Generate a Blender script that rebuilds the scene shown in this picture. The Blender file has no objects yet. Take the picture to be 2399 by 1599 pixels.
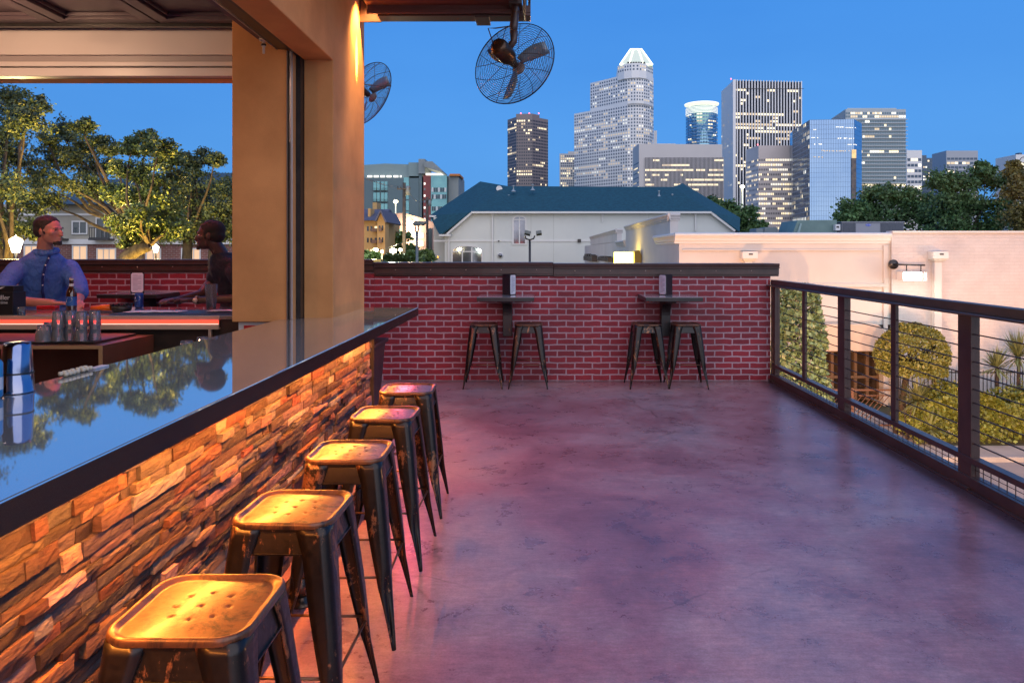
import bpy, bmesh, math, random
import numpy as np
from mathutils import Vector, Matrix, Euler

random.seed(11)
rng = np.random.default_rng(5)
C = bpy.context.scene.collection
sc = bpy.context.scene
R = math.radians

# ------------------------------------------------------------------ camera
cam = bpy.data.cameras.new('camera')
camo = bpy.data.objects.new('camera', cam)
C.objects.link(camo)
camo.location = (0, 0, 1.5)
camo.rotation_euler = (R(90), 0, 0)
cam.sensor_width = 36
cam.lens = 36 * 1700 / 2399
cam.shift_x = -59.5 / 2399
cam.shift_y = -209.5 / 2399
cam.clip_start = 0.05
cam.clip_end = 6000
sc.camera = camo
sc.unit_settings.scale_length = 0.907

# ------------------------------------------------------------------ sky, low western glow, exposure
w = bpy.data.worlds.new('World')
sc.world = w
w.use_nodes = True
nt = w.node_tree
bg = nt.nodes['Background']
sky = nt.nodes.new('ShaderNodeTexSky')
sky.sky_type = 'NISHITA'
sky.sun_disc = False
sky.sun_elevation = R(8)
sky.sun_rotation = R(200)
sky.ozone_density = 6
tc = nt.nodes.new('ShaderNodeTexCoord')
sp = nt.nodes.new('ShaderNodeSeparateXYZ')
nt.links.new(tc.outputs['Generated'], sp.inputs[0])
rp = nt.nodes.new('ShaderNodeValToRGB')
rp.color_ramp.elements[0].position = 0.0
rp.color_ramp.elements[0].color = (.115, .40, .96, 1)
rp.color_ramp.elements[1].position = 0.85
rp.color_ramp.elements[1].color = (.062, .27, .80, 1)
e = rp.color_ramp.elements.new(0.32)
e.color = (.070, .330, .96, 1)
nt.links.new(sp.outputs[2], rp.inputs[0])
mul = nt.nodes.new('ShaderNodeMix')
mul.data_type = 'RGBA'
mul.blend_type = 'MULTIPLY'
mul.inputs[0].default_value = 1
nt.links.new(rp.outputs[0], mul.inputs[6])
mul.inputs[7].default_value = (3.5, 3.5, 3.5, 1)
mx = nt.nodes.new('ShaderNodeMix')
mx.data_type = 'RGBA'
mx.inputs[0].default_value = .90
nt.links.new(sky.outputs[0], mx.inputs[6])
nt.links.new(mul.outputs[2], mx.inputs[7])
nz_ = nt.nodes.new('ShaderNodeTexNoise')
nz_.inputs['Scale'].default_value = 1.6
nz_.inputs['Detail'].default_value = 5
mp_ = nt.nodes.new('ShaderNodeMapping')
mp_.inputs['Scale'].default_value = (1, 1, 3.2)
nt.links.new(tc.outputs['Generated'], mp_.inputs[0])
nt.links.new(mp_.outputs[0], nz_.inputs['Vector'])
cr_ = nt.nodes.new('ShaderNodeValToRGB')
cr_.color_ramp.elements[0].position = .35
cr_.color_ramp.elements[0].color = (.93, .95, .97, 1)
cr_.color_ramp.elements[1].position = .72
cr_.color_ramp.elements[1].color = (1.16, 1.09, 1.04, 1)
nt.links.new(nz_.outputs['Fac'], cr_.inputs[0])
cl_ = nt.nodes.new('ShaderNodeMix')
cl_.data_type = 'RGBA'
cl_.blend_type = 'MULTIPLY'
cl_.inputs[0].default_value = 1
nt.links.new(mx.outputs[2], cl_.inputs[6])
nt.links.new(cr_.outputs[0], cl_.inputs[7])
nt.links.new(cl_.outputs[2], bg.inputs[0])
bg.inputs[1].default_value = .12

sun = bpy.data.lights.new('sun', 'SUN')
suno = bpy.data.objects.new('sun', sun)
C.objects.link(suno)
sun.energy = 1.25
sun.angle = R(105)
sun.color = (1, .86, .72)
suno.rotation_euler = (R(60), 0, R(12))
sc.view_settings.view_transform = 'Standard'
sc.view_settings.look = 'None'
sc.view_settings.exposure = 1.0
sc.view_settings.gamma = 1
sc.cycles.use_denoising = True
sc.cycles.max_bounces = 8
sc.cycles.diffuse_bounces = 3
sc.cycles.transmission_bounces = 8
sc.cycles.caustics_reflective = False
sc.cycles.caustics_refractive = False
sc.cycles.sample_clamp_indirect = 4
sc.cycles.sample_clamp_direct = 30


def lamp(kind, name, loc, energy, color, size=.1, rot=(0, 0, 0), parent=None, **k):
    l = bpy.data.lights.new(name, kind)
    l.energy = energy
    l.color = color
    if kind in ('POINT', 'SPOT'):
        l.shadow_soft_size = size
    if kind == 'AREA':
        l.size = size
    for a, b in k.items():
        setattr(l, a, b)
    o = bpy.data.objects.new(name, l)
    C.objects.link(o)
    o.location = Vector(loc) - (parent.location if parent else Vector())
    o.rotation_euler = rot
    o.parent = parent
    return o


# ------------------------------------------------------------------ helpers
F = 1700.


def PX(u, Y):
    return (u - 1259) * Y / F


def PZ(v, Y):
    return 1.5 + (590 - v) * Y / F


def thing(name, label, cat, loc=(0, 0, 0), group=None):
    o = bpy.data.objects.new(name, None)
    C.objects.link(o)
    o.empty_display_size = .1
    o.location = loc
    o['label'] = label
    o['category'] = cat
    if group:
        o['group'] = group
    return o


def tag(o, label, cat, group=None, kind=None):
    if label:
        o['label'] = label
    if cat:
        o['category'] = cat
    if group:
        o['group'] = group
    if kind:
        o['kind'] = kind
    return o


class MB:
    def __init__(s):
        s.v = []
        s.f = []
        s.m = []
        s.c = []
        s.s = []

    def add(s, vs, fs, mi=0, col=(1, 1, 1), smooth=False):
        n = len(s.v)
        s.v += [tuple(p) for p in vs]
        for f in fs:
            s.f.append(tuple(i + n for i in f))
            s.m.append(mi)
            s.c.append(col)
            s.s.append(smooth)
        return s

    def box(s, x0, x1, y0, y1, z0, z1, mi=0, col=(1, 1, 1), rot=0, piv=None, tilt=None):
        vs = [Vector(p) for p in ((x0, y0, z0), (x1, y0, z0), (x1, y1, z0), (x0, y1, z0), (x0, y0, z1), (x1, y0, z1), (x1, y1, z1), (x0, y1, z1))]
        if rot or tilt:
            pv = Vector(piv) if piv else Vector(((x0 + x1) / 2, (y0 + y1) / 2, (z0 + z1) / 2))
            m = Matrix.Rotation(rot, 3, 'Z')
            if tilt:
                m = Euler(tilt).to_matrix()
            vs = [m @ (p - pv) + pv for p in vs]
        fs = [(0, 3, 2, 1), (4, 5, 6, 7), (0, 1, 5, 4), (1, 2, 6, 5), (2, 3, 7, 6), (3, 0, 4, 7)]
        return s.add(vs, fs, mi, col)

    def prism(s, pts, axis, a, b, mi=0, col=(1, 1, 1), smooth=False):
        def mk(p, d):
            if axis == 'x':
                return (d, p[0], p[1])
            if axis == 'y':
                return (p[0], d, p[1])
            return (p[0], p[1], d)
        n = len(pts)
        vs = [mk(p, a) for p in pts] + [mk(p, b) for p in pts]
        area = sum(pts[i][0] * pts[(i + 1) % n][1] - pts[(i + 1) % n][0] * pts[i][1] for i in range(n))
        fl = (area > 0)
        if axis == 'y':
            fl = not fl
        if b < a:
            fl = not fl
        lo = tuple(range(n))
        hi = tuple(range(n, 2 * n))
        if fl:
            caps = [lo[::-1], hi]
            side = [(i, (i + 1) % n, n + (i + 1) % n, n + i) for i in range(n)]
        else:
            caps = [lo, hi[::-1]]
            side = [(i, n + i, n + (i + 1) % n, (i + 1) % n) for i in range(n)]
        s.add(vs, caps, mi, col)
        k = len(s.v) - 2 * n
        for f in side:
            s.f.append(tuple(i + k for i in f))
            s.m.append(mi)
            s.c.append(col)
            s.s.append(smooth)
        return s

    def tube(s, pts, rad, seg=8, mi=0, col=(1, 1, 1), caps=True, smooth=True):
        pts = [Vector(p) for p in pts]
        n = len(pts)
        if not hasattr(rad, '__len__'):
            rad = [rad] * n
        vs = []
        up = None
        for i, p in enumerate(pts):
            d = (pts[min(i + 1, n - 1)] - pts[max(i - 1, 0)])
            if d.length < 1e-9:
                d = Vector((0, 0, 1))
            d.normalize()
            if up is None:
                up = d.orthogonal().normalized()
            else:
                up = (up - d * up.dot(d))
                up = up.normalized() if up.length > 1e-6 else d.orthogonal().normalized()
            sd = d.cross(up)
            for k in range(seg):
                a = 2 * math.pi * k / seg
                vs.append(p + (up * math.cos(a) + sd * math.sin(a)) * rad[i])
        fs = []
        for i in range(n - 1):
            for k in range(seg):
                a, b = i * seg + k, i * seg + (k + 1) % seg
                fs.append((a, b, b + seg, a + seg))
        s.add(vs, fs, mi, col, smooth)
        if caps:
            k = len(s.v) - n * seg
            s.f.append(tuple(k + i for i in range(seg))[::-1])
            s.f.append(tuple(k + (n - 1) * seg + i for i in range(seg)))
            s.m += [mi, mi]
            s.c += [col, col]
            s.s += [False, False]
        return s

    def lathe(s, prof, cen=(0, 0, 0), seg=24, mi=0, col=(1, 1, 1), mat=None, smooth=True, sx=1, sy=1):
        vs = []
        cen = Vector(cen)
        for r, z in prof:
            for k in range(seg):
                a = 2 * math.pi * k / seg
                p = Vector((r * sx * math.cos(a), r * sy * math.sin(a), z))
                if mat is not None:
                    p = mat @ p
                vs.append(p + cen)
        fs = []
        for i in range(len(prof) - 1):
            for k in range(seg):
                a, b = i * seg + k, i * seg + (k + 1) % seg
                fs.append((a, b, b + seg, a + seg))
        return s.add(vs, fs, mi, col, smooth)

    def quad(s, a, b, c, d, mi=0, col=(1, 1, 1)):
        return s.add([a, b, c, d], [(0, 1, 2, 3)], mi, col)

    def build(s, name, mats, parent=None, bev=0, solid=0, local=False, sub=0, remesh=0, smoothit=0, origin=None, bseg=2):
        me = bpy.data.meshes.new(name)
        off = Vector()
        o = bpy.data.objects.new(name, me)
        if parent is not None and not local:
            off = parent.location.copy()
            q = parent
            while q.parent:
                q = q.parent
                off += q.location
        elif parent is None and not local:
            a = np.array(s.v)
            mn, mxx = a.min(0), a.max(0)
            off = Vector(((mn[0] + mxx[0]) / 2, (mn[1] + mxx[1]) / 2, mn[2]))
            o.location = off
        vv = [(p[0] - off[0], p[1] - off[1], p[2] - off[2]) for p in s.v]
        me.from_pydata(vv, [], s.f)
        if not isinstance(mats, (list, tuple)):
            mats = [mats]
        for m in mats:
            me.materials.append(m)
        me.polygons.foreach_set('material_index', s.m)
        me.polygons.foreach_set('use_smooth', s.s)
        at = me.attributes.new('cv', 'FLOAT_COLOR', 'FACE')
        cc = np.ones((len(s.c), 4), dtype=np.float32)
        cc[:, :3] = np.array(s.c, dtype=np.float32)
        at.data.foreach_set('color', cc.ravel())
        me.update()
        C.objects.link(o)
        if parent is not None:
            o.parent = parent
        if remesh:
            m = o.modifiers.new('r', 'REMESH')
            m.mode = 'VOXEL'
            m.voxel_size = remesh
            m.use_smooth_shade = True
        if smoothit:
            m = o.modifiers.new('s', 'SMOOTH')
            m.iterations = smoothit
            m.factor = .5
        if solid:
            m = o.modifiers.new('t', 'SOLIDIFY')
            m.thickness = solid
            m.offset = -1
        if bev:
            m = o.modifiers.new('b', 'BEVEL')
            m.width = bev
            m.segments = bseg
            m.limit_method = 'ANGLE'
            m.angle_limit = R(40)
            m.harden_normals = False
        if sub:
            m = o.modifiers.new('u', 'SUBSURF')
            m.levels = sub
            m.render_levels = sub
        return o


def text(name, body, size, loc, rot, mat, parent=None, ext=.001, align='CENTER', sx=1):
    cu = bpy.data.curves.new(name, 'FONT')
    cu.body = body
    cu.size = size
    cu.extrude = ext
    cu.align_x = align
    cu.align_y = 'CENTER'
    tmp = bpy.data.objects.new(name, cu)
    C.objects.link(tmp)
    dg = bpy.context.evaluated_depsgraph_get()
    me = bpy.data.meshes.new_from_object(tmp.evaluated_get(dg))
    bpy.data.objects.remove(tmp)
    me.materials.clear()
    me.materials.append(mat)
    o = bpy.data.objects.new(name, me)
    C.objects.link(o)
    o.rotation_euler = rot
    o.scale = (sx, 1, 1)
    off = Vector()
    q = parent
    while q:
        off += q.location
        q = q.parent
    o.location = Vector(loc) - off
    o.parent = parent
    return o


# ------------------------------------------------------------------ materials
def N(nt, t, **k):
    n = nt.nodes.new(t)
    for a, b in k.items():
        setattr(n, a, b)
    return n


def mixc(nt, fac, a, b, mode='MIX'):
    n = N(nt, 'ShaderNodeMix', data_type='RGBA', blend_type=mode)
    for i, x in ((0, fac), (6, a), (7, b)):
        if isinstance(x, (int, float)):
            n.inputs[i].default_value = x
        elif isinstance(x, tuple):
            n.inputs[i].default_value = (*x[:3], 1)
        else:
            nt.links.new(x, n.inputs[i])
    return n.outputs[2]


def mathn(nt, op, a, b=None, clamp=False):
    n = N(nt, 'ShaderNodeMath', operation=op, use_clamp=clamp)
    for i, x in ((0, a), (1, b)):
        if x is None:
            continue
        if isinstance(x, (int, float)):
            n.inputs[i].default_value = x
        else:
            nt.links.new(x, n.inputs[i])
    return n.outputs[0]


def noise(nt, vec, scale, detail=4, rough=.55, dist=0):
    n = N(nt, 'ShaderNodeTexNoise')
    n.inputs['Scale'].default_value = scale
    n.inputs['Detail'].default_value = detail
    n.inputs['Roughness'].default_value = rough
    n.inputs['Distortion'].default_value = dist
    nt.links.new(vec, n.inputs['Vector'])
    return n.outputs['Fac']


def ramp(nt, fac, stops):
    n = N(nt, 'ShaderNodeValToRGB')
    el = n.color_ramp.elements
    while len(el) < len(stops):
        el.new(.5)
    for e, (p, c) in zip(el, stops):
        e.position = p
        e.color = (*(c if isinstance(c, tuple) else (c, c, c)), 1)
    nt.links.new(fac, n.inputs[0])
    return n.outputs[0]


def newmat(name, glob=False, scale=(1, 1, 1)):
    m = bpy.data.materials.new(name)
    m.use_nodes = True
    nt = m.node_tree
    b = nt.nodes['Principled BSDF']
    if glob:
        g = N(nt, 'ShaderNodeNewGeometry')
        v = g.outputs['Position']
    else:
        v = N(nt, 'ShaderNodeTexCoord').outputs['Object']
    if scale != (1, 1, 1):
        mp = N(nt, 'ShaderNodeMapping')
        mp.inputs['Scale'].default_value = scale
        nt.links.new(v, mp.inputs[0])
        v = mp.outputs[0]
    return m, nt, b, v


def setin(nt, b, name, x):
    if isinstance(x, (int, float)):
        b.inputs[name].default_value = x
    elif isinstance(x, tuple):
        b.inputs[name].default_value = (*x[:3], 1)
    else:
        nt.links.new(x, b.inputs[name])


def bumpn(nt, b, h, strength=.3, dist=.01):
    n = N(nt, 'ShaderNodeBump')
    n.inputs['Strength'].default_value = strength
    n.inputs['Distance'].default_value = dist
    nt.links.new(h, n.inputs['Height'])
    nt.links.new(n.outputs[0], b.inputs['Normal'])
    return n


def M(name, c1, rough=.5, metal=0., c2=None, vs=4., lo=.35, hi=.65, bump=0., bs=60., bd=.01, emit=0., ec=None, attr=False, glob=False,
      spec=.5, coat=0., scale=(1, 1, 1), rvar=0.):
    m, nt, b, v = newmat(name, glob, scale)
    col = c1
    if c2:
        f = noise(nt, v, vs, 6)
        col = ramp(nt, f, [(lo, c1), (hi, c2)])
    if attr:
        a = N(nt, 'ShaderNodeAttribute', attribute_name='cv')
        col = mixc(nt, 1., col, a.outputs['Color'], 'MULTIPLY')
    setin(nt, b, 'Base Color', col)
    if rvar:
        f2 = noise(nt, v, vs * 2.3 + 1, 5)
        rr = N(nt, 'ShaderNodeMapRange')
        nt.links.new(f2, rr.inputs[0])
        rr.inputs[1].default_value = .3
        rr.inputs[2].default_value = .7
        rr.inputs[3].default_value = max(0, rough - rvar)
        rr.inputs[4].default_value = min(1, rough + rvar)
        setin(nt, b, 'Roughness', rr.outputs[0])
    else:
        setin(nt, b, 'Roughness', rough)
    setin(nt, b, 'Metallic', float(metal))
    b.inputs['Specular IOR Level'].default_value = spec
    b.inputs['Coat Weight'].default_value = coat
    if emit:
        setin(nt, b, 'Emission Color', ec or c1)
        b.inputs['Emission Strength'].default_value = emit
        m.cycles.emission_sampling = 'NONE'
    if bump:
        h = noise(nt, v, bs, 5)
        bumpn(nt, b, h, bump, bd)
    return m


def glassm(name, col=(1, 1, 1), rough=0., ior=1.45):
    m = bpy.data.materials.new(name)
    m.use_nodes = True
    b = m.node_tree.nodes['Principled BSDF']
    b.inputs['Base Color'].default_value = (*col, 1)
    b.inputs['Roughness'].default_value = rough
    b.inputs['Transmission Weight'].default_value = 1
    b.inputs['IOR'].default_value = ior
    return m


def brickmat(name, bc1, bc2, mc, bw, bh, ms=.008, wob=.004, glob=False, bumps=.5, blot=True):
    m, nt, b, v = newmat(name, glob)
    s = N(nt, 'ShaderNodeSeparateXYZ')
    nt.links.new(v, s.inputs[0])
    xx = mathn(nt, 'ADD', s.outputs[0], s.outputs[1])
    n1 = N(nt, 'ShaderNodeTexNoise')
    n1.inputs['Scale'].default_value = 9
    n1.inputs['Detail'].default_value = 3
    nt.links.new(v, n1.inputs['Vector'])
    sn = N(nt, 'ShaderNodeSeparateColor')
    nt.links.new(n1.outputs['Color'], sn.inputs[0])
    dx = mathn(nt, 'MULTIPLY', mathn(nt, 'SUBTRACT', sn.outputs[0], .5), wob * 2.5)
    dz = mathn(nt, 'MULTIPLY', mathn(nt, 'SUBTRACT', sn.outputs[1], .5), wob * 2.5)
    cb = N(nt, 'ShaderNodeCombineXYZ')
    nt.links.new(mathn(nt, 'ADD', xx, dx), cb.inputs[0])
    nt.links.new(mathn(nt, 'ADD', s.outputs[2], dz), cb.inputs[1])
    br = N(nt, 'ShaderNodeTexBrick')
    nt.links.new(cb.outputs[0], br.inputs['Vector'])
    br.inputs['Scale'].default_value = 1
    br.inputs['Brick Width'].default_value = bw
    br.inputs['Row Height'].default_value = bh
    br.inputs['Mortar Size'].default_value = ms
    br.inputs['Mortar Smooth'].default_value = .25
    br.inputs['Bias'].default_value = -.1
    br.inputs['Color1'].default_value = (*bc1, 1)
    br.inputs['Color2'].default_value = (*bc2, 1)
    br.inputs['Mortar'].default_value = (*mc, 1)
    nf = noise(nt, v, 160, 3, .7)
    col = mixc(nt, 1., br.outputs['Color'], ramp(nt, nf, [(.3, .72), (.7, 1.22)]), 'MULTIPLY')
    if blot:
        spk = ramp(nt, noise(nt, v, 70, 6, .75), [(.62, 0.), (.72, .7)])
        col = mixc(nt, spk, col, mc)
    big = ramp(nt, noise(nt, v, 1.6, 6), [(.32, .66), (.68, 1.15)])
    col = mixc(nt, 1. if blot else .25, col, big, 'MULTIPLY')
    setin(nt, b, 'Base Color', col)
    setin(nt, b, 'Roughness', .55)
    h = mathn(nt, 'ADD', mathn(nt, 'MULTIPLY', br.outputs['Fac'], -1.), mathn(nt, 'MULTIPLY', nf, .35))
    bumpn(nt, b, h, bumps, .006)
    return m


m_stucco = M('tan_stucco', (.53, .225, .075), .85, c2=(.74, .335, .12), vs=2.2, lo=.3, hi=.7, bump=.35, bs=170, bd=.004, glob=True)
m_brick = brickmat('red_painted_brick', (.30, .018, .034), (.19, .012, .027), (.44, .30, .35), .204, .0697, .0088, wob=.007)
m_bronze = M('dark_bronze_metal', (.050, .028, .024), .38, c2=(.075, .043, .036), vs=6, bump=.03, bs=30, coat=.1)
m_black = M('black_metal', (.014, .013, .014), .35, c2=(.028, .025, .025), vs=12)
m_steel = M('brushed_steel', (.72, .60, .48), .42, .45, c2=(.60, .50, .42), vs=3, scale=(1, 1, 14))
m_granite = M('black_granite', (.72, .74, .76), .03, .62, c2=(.64, .67, .70), vs=180, lo=.4, hi=.75, coat=0.)
m_granite.node_tree.nodes['Principled BSDF'].inputs['IOR'].default_value = 1.6
_b = m_granite.node_tree.nodes['Principled BSDF']
_b.inputs['Metallic'].default_value = .76
m_graniteedge = M('granite_edge', (.005, .004, .004), .25, c2=(.014, .011, .010), vs=120, bump=.12, bs=200, spec=.5)
m_white = M('off_white_paint', (.72, .70, .66), .5, c2=(.64, .62, .58), vs=1.5)
m_cable = M('dark_steel_cable', (.07, .05, .045), .35, .5)
m_paper = M('white_paper', (.72, .72, .76), .6, c2=(.60, .60, .66), vs=7)
m_leather = M('black_leatherette', (.012, .012, .016), .4, bump=.2, bs=300, bd=.001)
m_glass = bpy.data.materials.new('clear_glass')
m_glass.use_nodes = True
_n = m_glass.node_tree
_o = [x for x in _n.nodes if x.type == 'OUTPUT_MATERIAL'][0]
_t = _n.nodes.new('ShaderNodeBsdfTransparent')
_t.inputs[0].default_value = (.985, .99, .995, 1)
_g = _n.nodes.new('ShaderNodeBsdfGlossy')
_g.inputs['Roughness'].default_value = .04
_f = _n.nodes.new('ShaderNodeFresnel')
_f.inputs[0].default_value = 1.4
_m = _n.nodes.new('ShaderNodeMixShader')
_n.links.new(_f.outputs[0], _m.inputs[0])
_n.links.new(_t.outputs[0], _m.inputs[1])
_n.links.new(_g.outputs[0], _m.inputs[2])
_d = _n.nodes.new('ShaderNodeBsdfDiffuse')
_d.inputs[0].default_value = (.75, .8, .9, 1)
_m2 = _n.nodes.new('ShaderNodeMixShader')
_m2.inputs[0].default_value = .10
_n.links.new(_m.outputs[0], _m2.inputs[1])
_n.links.new(_d.outputs[0], _m2.inputs[2])
_n.links.new(_m2.outputs[0], _o.inputs[0])
m_tableg = M('grey_laminate', (.30, .31, .32), .10, c2=(.26, .26, .27), vs=20, coat=.4)
m_rubber = M('black_rubber', (.012, .012, .015), .45, bump=.3, bs=120, bd=.002)


def floormat():
    m, nt, b, v = newmat('stained_concrete')
    n1 = noise(nt, v, .8, 9, .62, .3)
    n2 = noise(nt, v, 4.5, 9, .72, .25)
    n5 = noise(nt, v, 130, 3, .7)
    n3 = noise(nt, v, 26, 6, .7)
    col = ramp(nt, n1, [(.30, (.185, .072, .088)), (.44, (.31, .155, .18)), (.56, (.36, .245, .27)), (.70, (.245, .22, .28))])
    c2 = ramp(nt, n2, [(.28, (.62, .55, .60)), (.5, (1.0, .97, .98)), (.74, (1.28, 1.24, 1.20))])
    col = mixc(nt, .9, col, c2, 'MULTIPLY')
    col = mixc(nt, .5, col, ramp(nt, n3, [(.3, .7), (.7, 1.25)]), 'MULTIPLY')
    col = mixc(nt, .55, col, ramp(nt, n5, [(.3, .62), (.72, 1.32)]), 'MULTIPLY')
    mp3 = N(nt, 'ShaderNodeMapping')
    mp3.inputs['Scale'].default_value = (9, 55, 1)
    mp3.inputs['Rotation'].default_value = (0, 0, .35)
    nt.links.new(v, mp3.inputs[0])
    n6 = noise(nt, mp3.outputs[0], 1, 5, .7, .4)
    col = mixc(nt, .35, col, ramp(nt, n6, [(.35, .6), (.65, 1.35)]), 'MULTIPLY')
    pit = ramp(nt, noise(nt, v, 38, 4, .8), [(.84, 0.), (.88, .3)])
    col = mixc(nt, pit, col, (.05, .028, .035))
    # hairline cracks
    wv = N(nt, 'ShaderNodeTexNoise')
    wv.inputs['Scale'].default_value = 2.2
    wv.inputs['Detail'].default_value = 3
    nt.links.new(v, wv.inputs['Vector'])
    vv = N(nt, 'ShaderNodeVectorMath', operation='ADD')
    sc_ = N(nt, 'ShaderNodeVectorMath', operation='SCALE')
    sc_.inputs['Scale'].default_value = .22
    nt.links.new(wv.outputs['Color'], sc_.inputs[0])
    nt.links.new(v, vv.inputs[0])
    nt.links.new(sc_.outputs[0], vv.inputs[1])
    vo = N(nt, 'ShaderNodeTexVoronoi', feature='DISTANCE_TO_EDGE')
    vo.inputs['Scale'].default_value = .42
    nt.links.new(vv.outputs[0], vo.inputs['Vector'])
    crack = ramp(nt, vo.outputs['Distance'], [(.0, 1.), (.0016, 0.)])
    gate = ramp(nt, noise(nt, v, .8, 2), [(.52, 0.), (.58, .6)])
    cf = mathn(nt, 'MULTIPLY', crack, gate)
    col = mixc(nt, cf, col, (.02, .012, .012))
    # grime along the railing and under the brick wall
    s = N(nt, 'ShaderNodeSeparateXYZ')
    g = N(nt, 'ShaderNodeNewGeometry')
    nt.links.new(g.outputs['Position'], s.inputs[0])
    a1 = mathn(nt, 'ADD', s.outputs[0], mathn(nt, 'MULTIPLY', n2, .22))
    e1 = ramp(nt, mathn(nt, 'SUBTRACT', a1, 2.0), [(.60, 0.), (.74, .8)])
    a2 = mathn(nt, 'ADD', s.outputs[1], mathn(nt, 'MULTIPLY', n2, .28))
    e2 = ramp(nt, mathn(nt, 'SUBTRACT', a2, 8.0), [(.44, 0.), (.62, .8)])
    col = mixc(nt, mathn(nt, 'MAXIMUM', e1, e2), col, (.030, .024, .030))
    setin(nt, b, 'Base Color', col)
    rr = ramp(nt, n2, [(.25, .22), (.6, .34), (.8, .5)])
    setin(nt, b, 'Roughness', rr)
    b.inputs['Specular IOR Level'].default_value = .6
    b.inputs['Coat Weight'].default_value = .22
    b.inputs['Coat Roughness'].default_value = .28
    h = mathn(nt, 'ADD', n2, mathn(nt, 'MULTIPLY', cf, -1.))
    bumpn(nt, b, h, .12, .01)
    return m


m_floor = floormat()


def stoolmat(name, base, patch, lo, hi, metal=.75):
    m, nt, b, v = newmat(name)
    oi = N(nt, 'ShaderNodeObjectInfo')
    ad = N(nt, 'ShaderNodeVectorMath', operation='ADD')
    cb = N(nt, 'ShaderNodeCombineXYZ')
    nt.links.new(mathn(nt, 'MULTIPLY', oi.outputs['Random'], 37.), cb.inputs[0])
    nt.links.new(mathn(nt, 'MULTIPLY', oi.outputs['Random'], 13.), cb.inputs[1])
    nt.links.new(v, ad.inputs[0])
    nt.links.new(cb.outputs[0], ad.inputs[1])
    mp = N(nt, 'ShaderNodeMapping')
    mp.inputs['Scale'].default_value = (1, 1, .38)
    nt.links.new(ad.outputs[0], mp.inputs[0])
    n1 = noise(nt, mp.outputs[0], 11, 8, .72, .5)
    n2 = noise(nt, ad.outputs[0], 45, 6, .7)
    f = ramp(nt, mathn(nt, 'ADD', n1, mathn(nt, 'MULTIPLY', mathn(nt, 'SUBTRACT', n2, .5), .25)), [(lo, 0.), (hi, 1.)])
    c = mixc(nt, f, base, patch)
    c = mixc(nt, .7, c, ramp(nt, n2, [(.3, .6), (.7, 1.3)]), 'MULTIPLY')
    setin(nt, b, 'Base Color', c)
    setin(nt, b, 'Metallic', metal)
    setin(nt, b, 'Roughness', ramp(nt, n2, [(.3, .30), (.7, .55)]))
    b.inputs['Coat Weight'].default_value = .5
    b.inputs['Coat Roughness'].default_value = .2
    bumpn(nt, b, mathn(nt, 'ADD', f, n2), .15, .002)
    return m


m_stool = stoolmat('worn_gunmetal', (.016, .012, .010), (.26, .115, .05), .575, .63)
m_seat = stoolmat('worn_bronze_seat', (.135, .058, .021), (.022, .012, .010), .49, .60, .4)
m_rod = M('bronze_rod', (.16, .09, .055), .3, .8)


def stonemat():
    m, nt, b, v = newmat('ledger_stone')
    a = N(nt, 'ShaderNodeAttribute', attribute_name='cv')
    mp = N(nt, 'ShaderNodeMapping')
    mp.inputs['Scale'].default_value = (1, .45, 1.7)
    nt.links.new(v, mp.inputs[0])
    n1 = noise(nt, mp.outputs[0], 14, 8, .7, .8)
    n2 = noise(nt, mp.outputs[0], 60, 8, .75, .3)
    tint = ramp(nt, n1, [(.32, (.42, .34, .30)), (.5, (.95, .9, .85)), (.66, (1.45, 1.15, .85)), (.8, (.75, .35, .22))])
    c = mixc(nt, .85, a.outputs['Color'], tint, 'MULTIPLY')
    c = mixc(nt, .7, c, ramp(nt, n2, [(.3, .5), (.7, 1.4)]), 'MULTIPLY')
    setin(nt, b, 'Base Color', c)
    setin(nt, b, 'Roughness', .62)
    h = mathn(nt, 'ADD', mathn(nt, 'MULTIPLY', n1, 1.), mathn(nt, 'MULTIPLY', n2, .6))
    bumpn(nt, b, h, .9, .012)
    return m


m_stone = stonemat()
m_leafd = M('dark_leaf', (.055, .120, .040), .6, attr=True)
m_leaf = M('oak_leaf', (.036, .062, .030), .55, attr=True)
m_leafg = M('bright_leaf', (.050, .085, .026), .5, attr=True)
m_bark = M('bark', (.028, .021, .017), .9, c2=(.075, .058, .044), vs=9, bump=.8, bs=25, bd=.03, scale=(1, 1, .3))
m_asphalt = M('asphalt', (.085, .075, .070), .85, c2=(.13, .115, .105), vs=.6, bump=.3, bs=40, glob=True)
m_conc = M('pale_concrete', (.28, .26, .24), .85, c2=(.36, .335, .31), vs=1.1, bump=.15, bs=30, glob=True)
m_soil = M('ground_soil', (.06, .055, .035), .95, c2=(.05, .075, .03), vs=.4, glob=True)
# ================================================================== TERRACE STRUCTURE
f = MB()
f.box(-9, 2.90, -5, 8.6, -.35, 0)
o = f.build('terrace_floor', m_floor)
tag(o, 'stained purple brown concrete floor of the terrace', None, kind='structure')

# ------------------------------------------------------------------ brick parapet
def parapet(x0, x1, ztop, zcap, label, skew=0):
    t = thing('brick_parapet', label, 'brick wall', ((x0 + x1) / 2, 8.6, 0))
    MB().box(x0, x1, 8.47, 8.75, -4, ztop).build('wall', m_brick, t)
    return t


pw = parapet(-1.9, 2.72, 1.215, 1.37, 'red brick parapet with bronze cap at the far end of the terrace')


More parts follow.
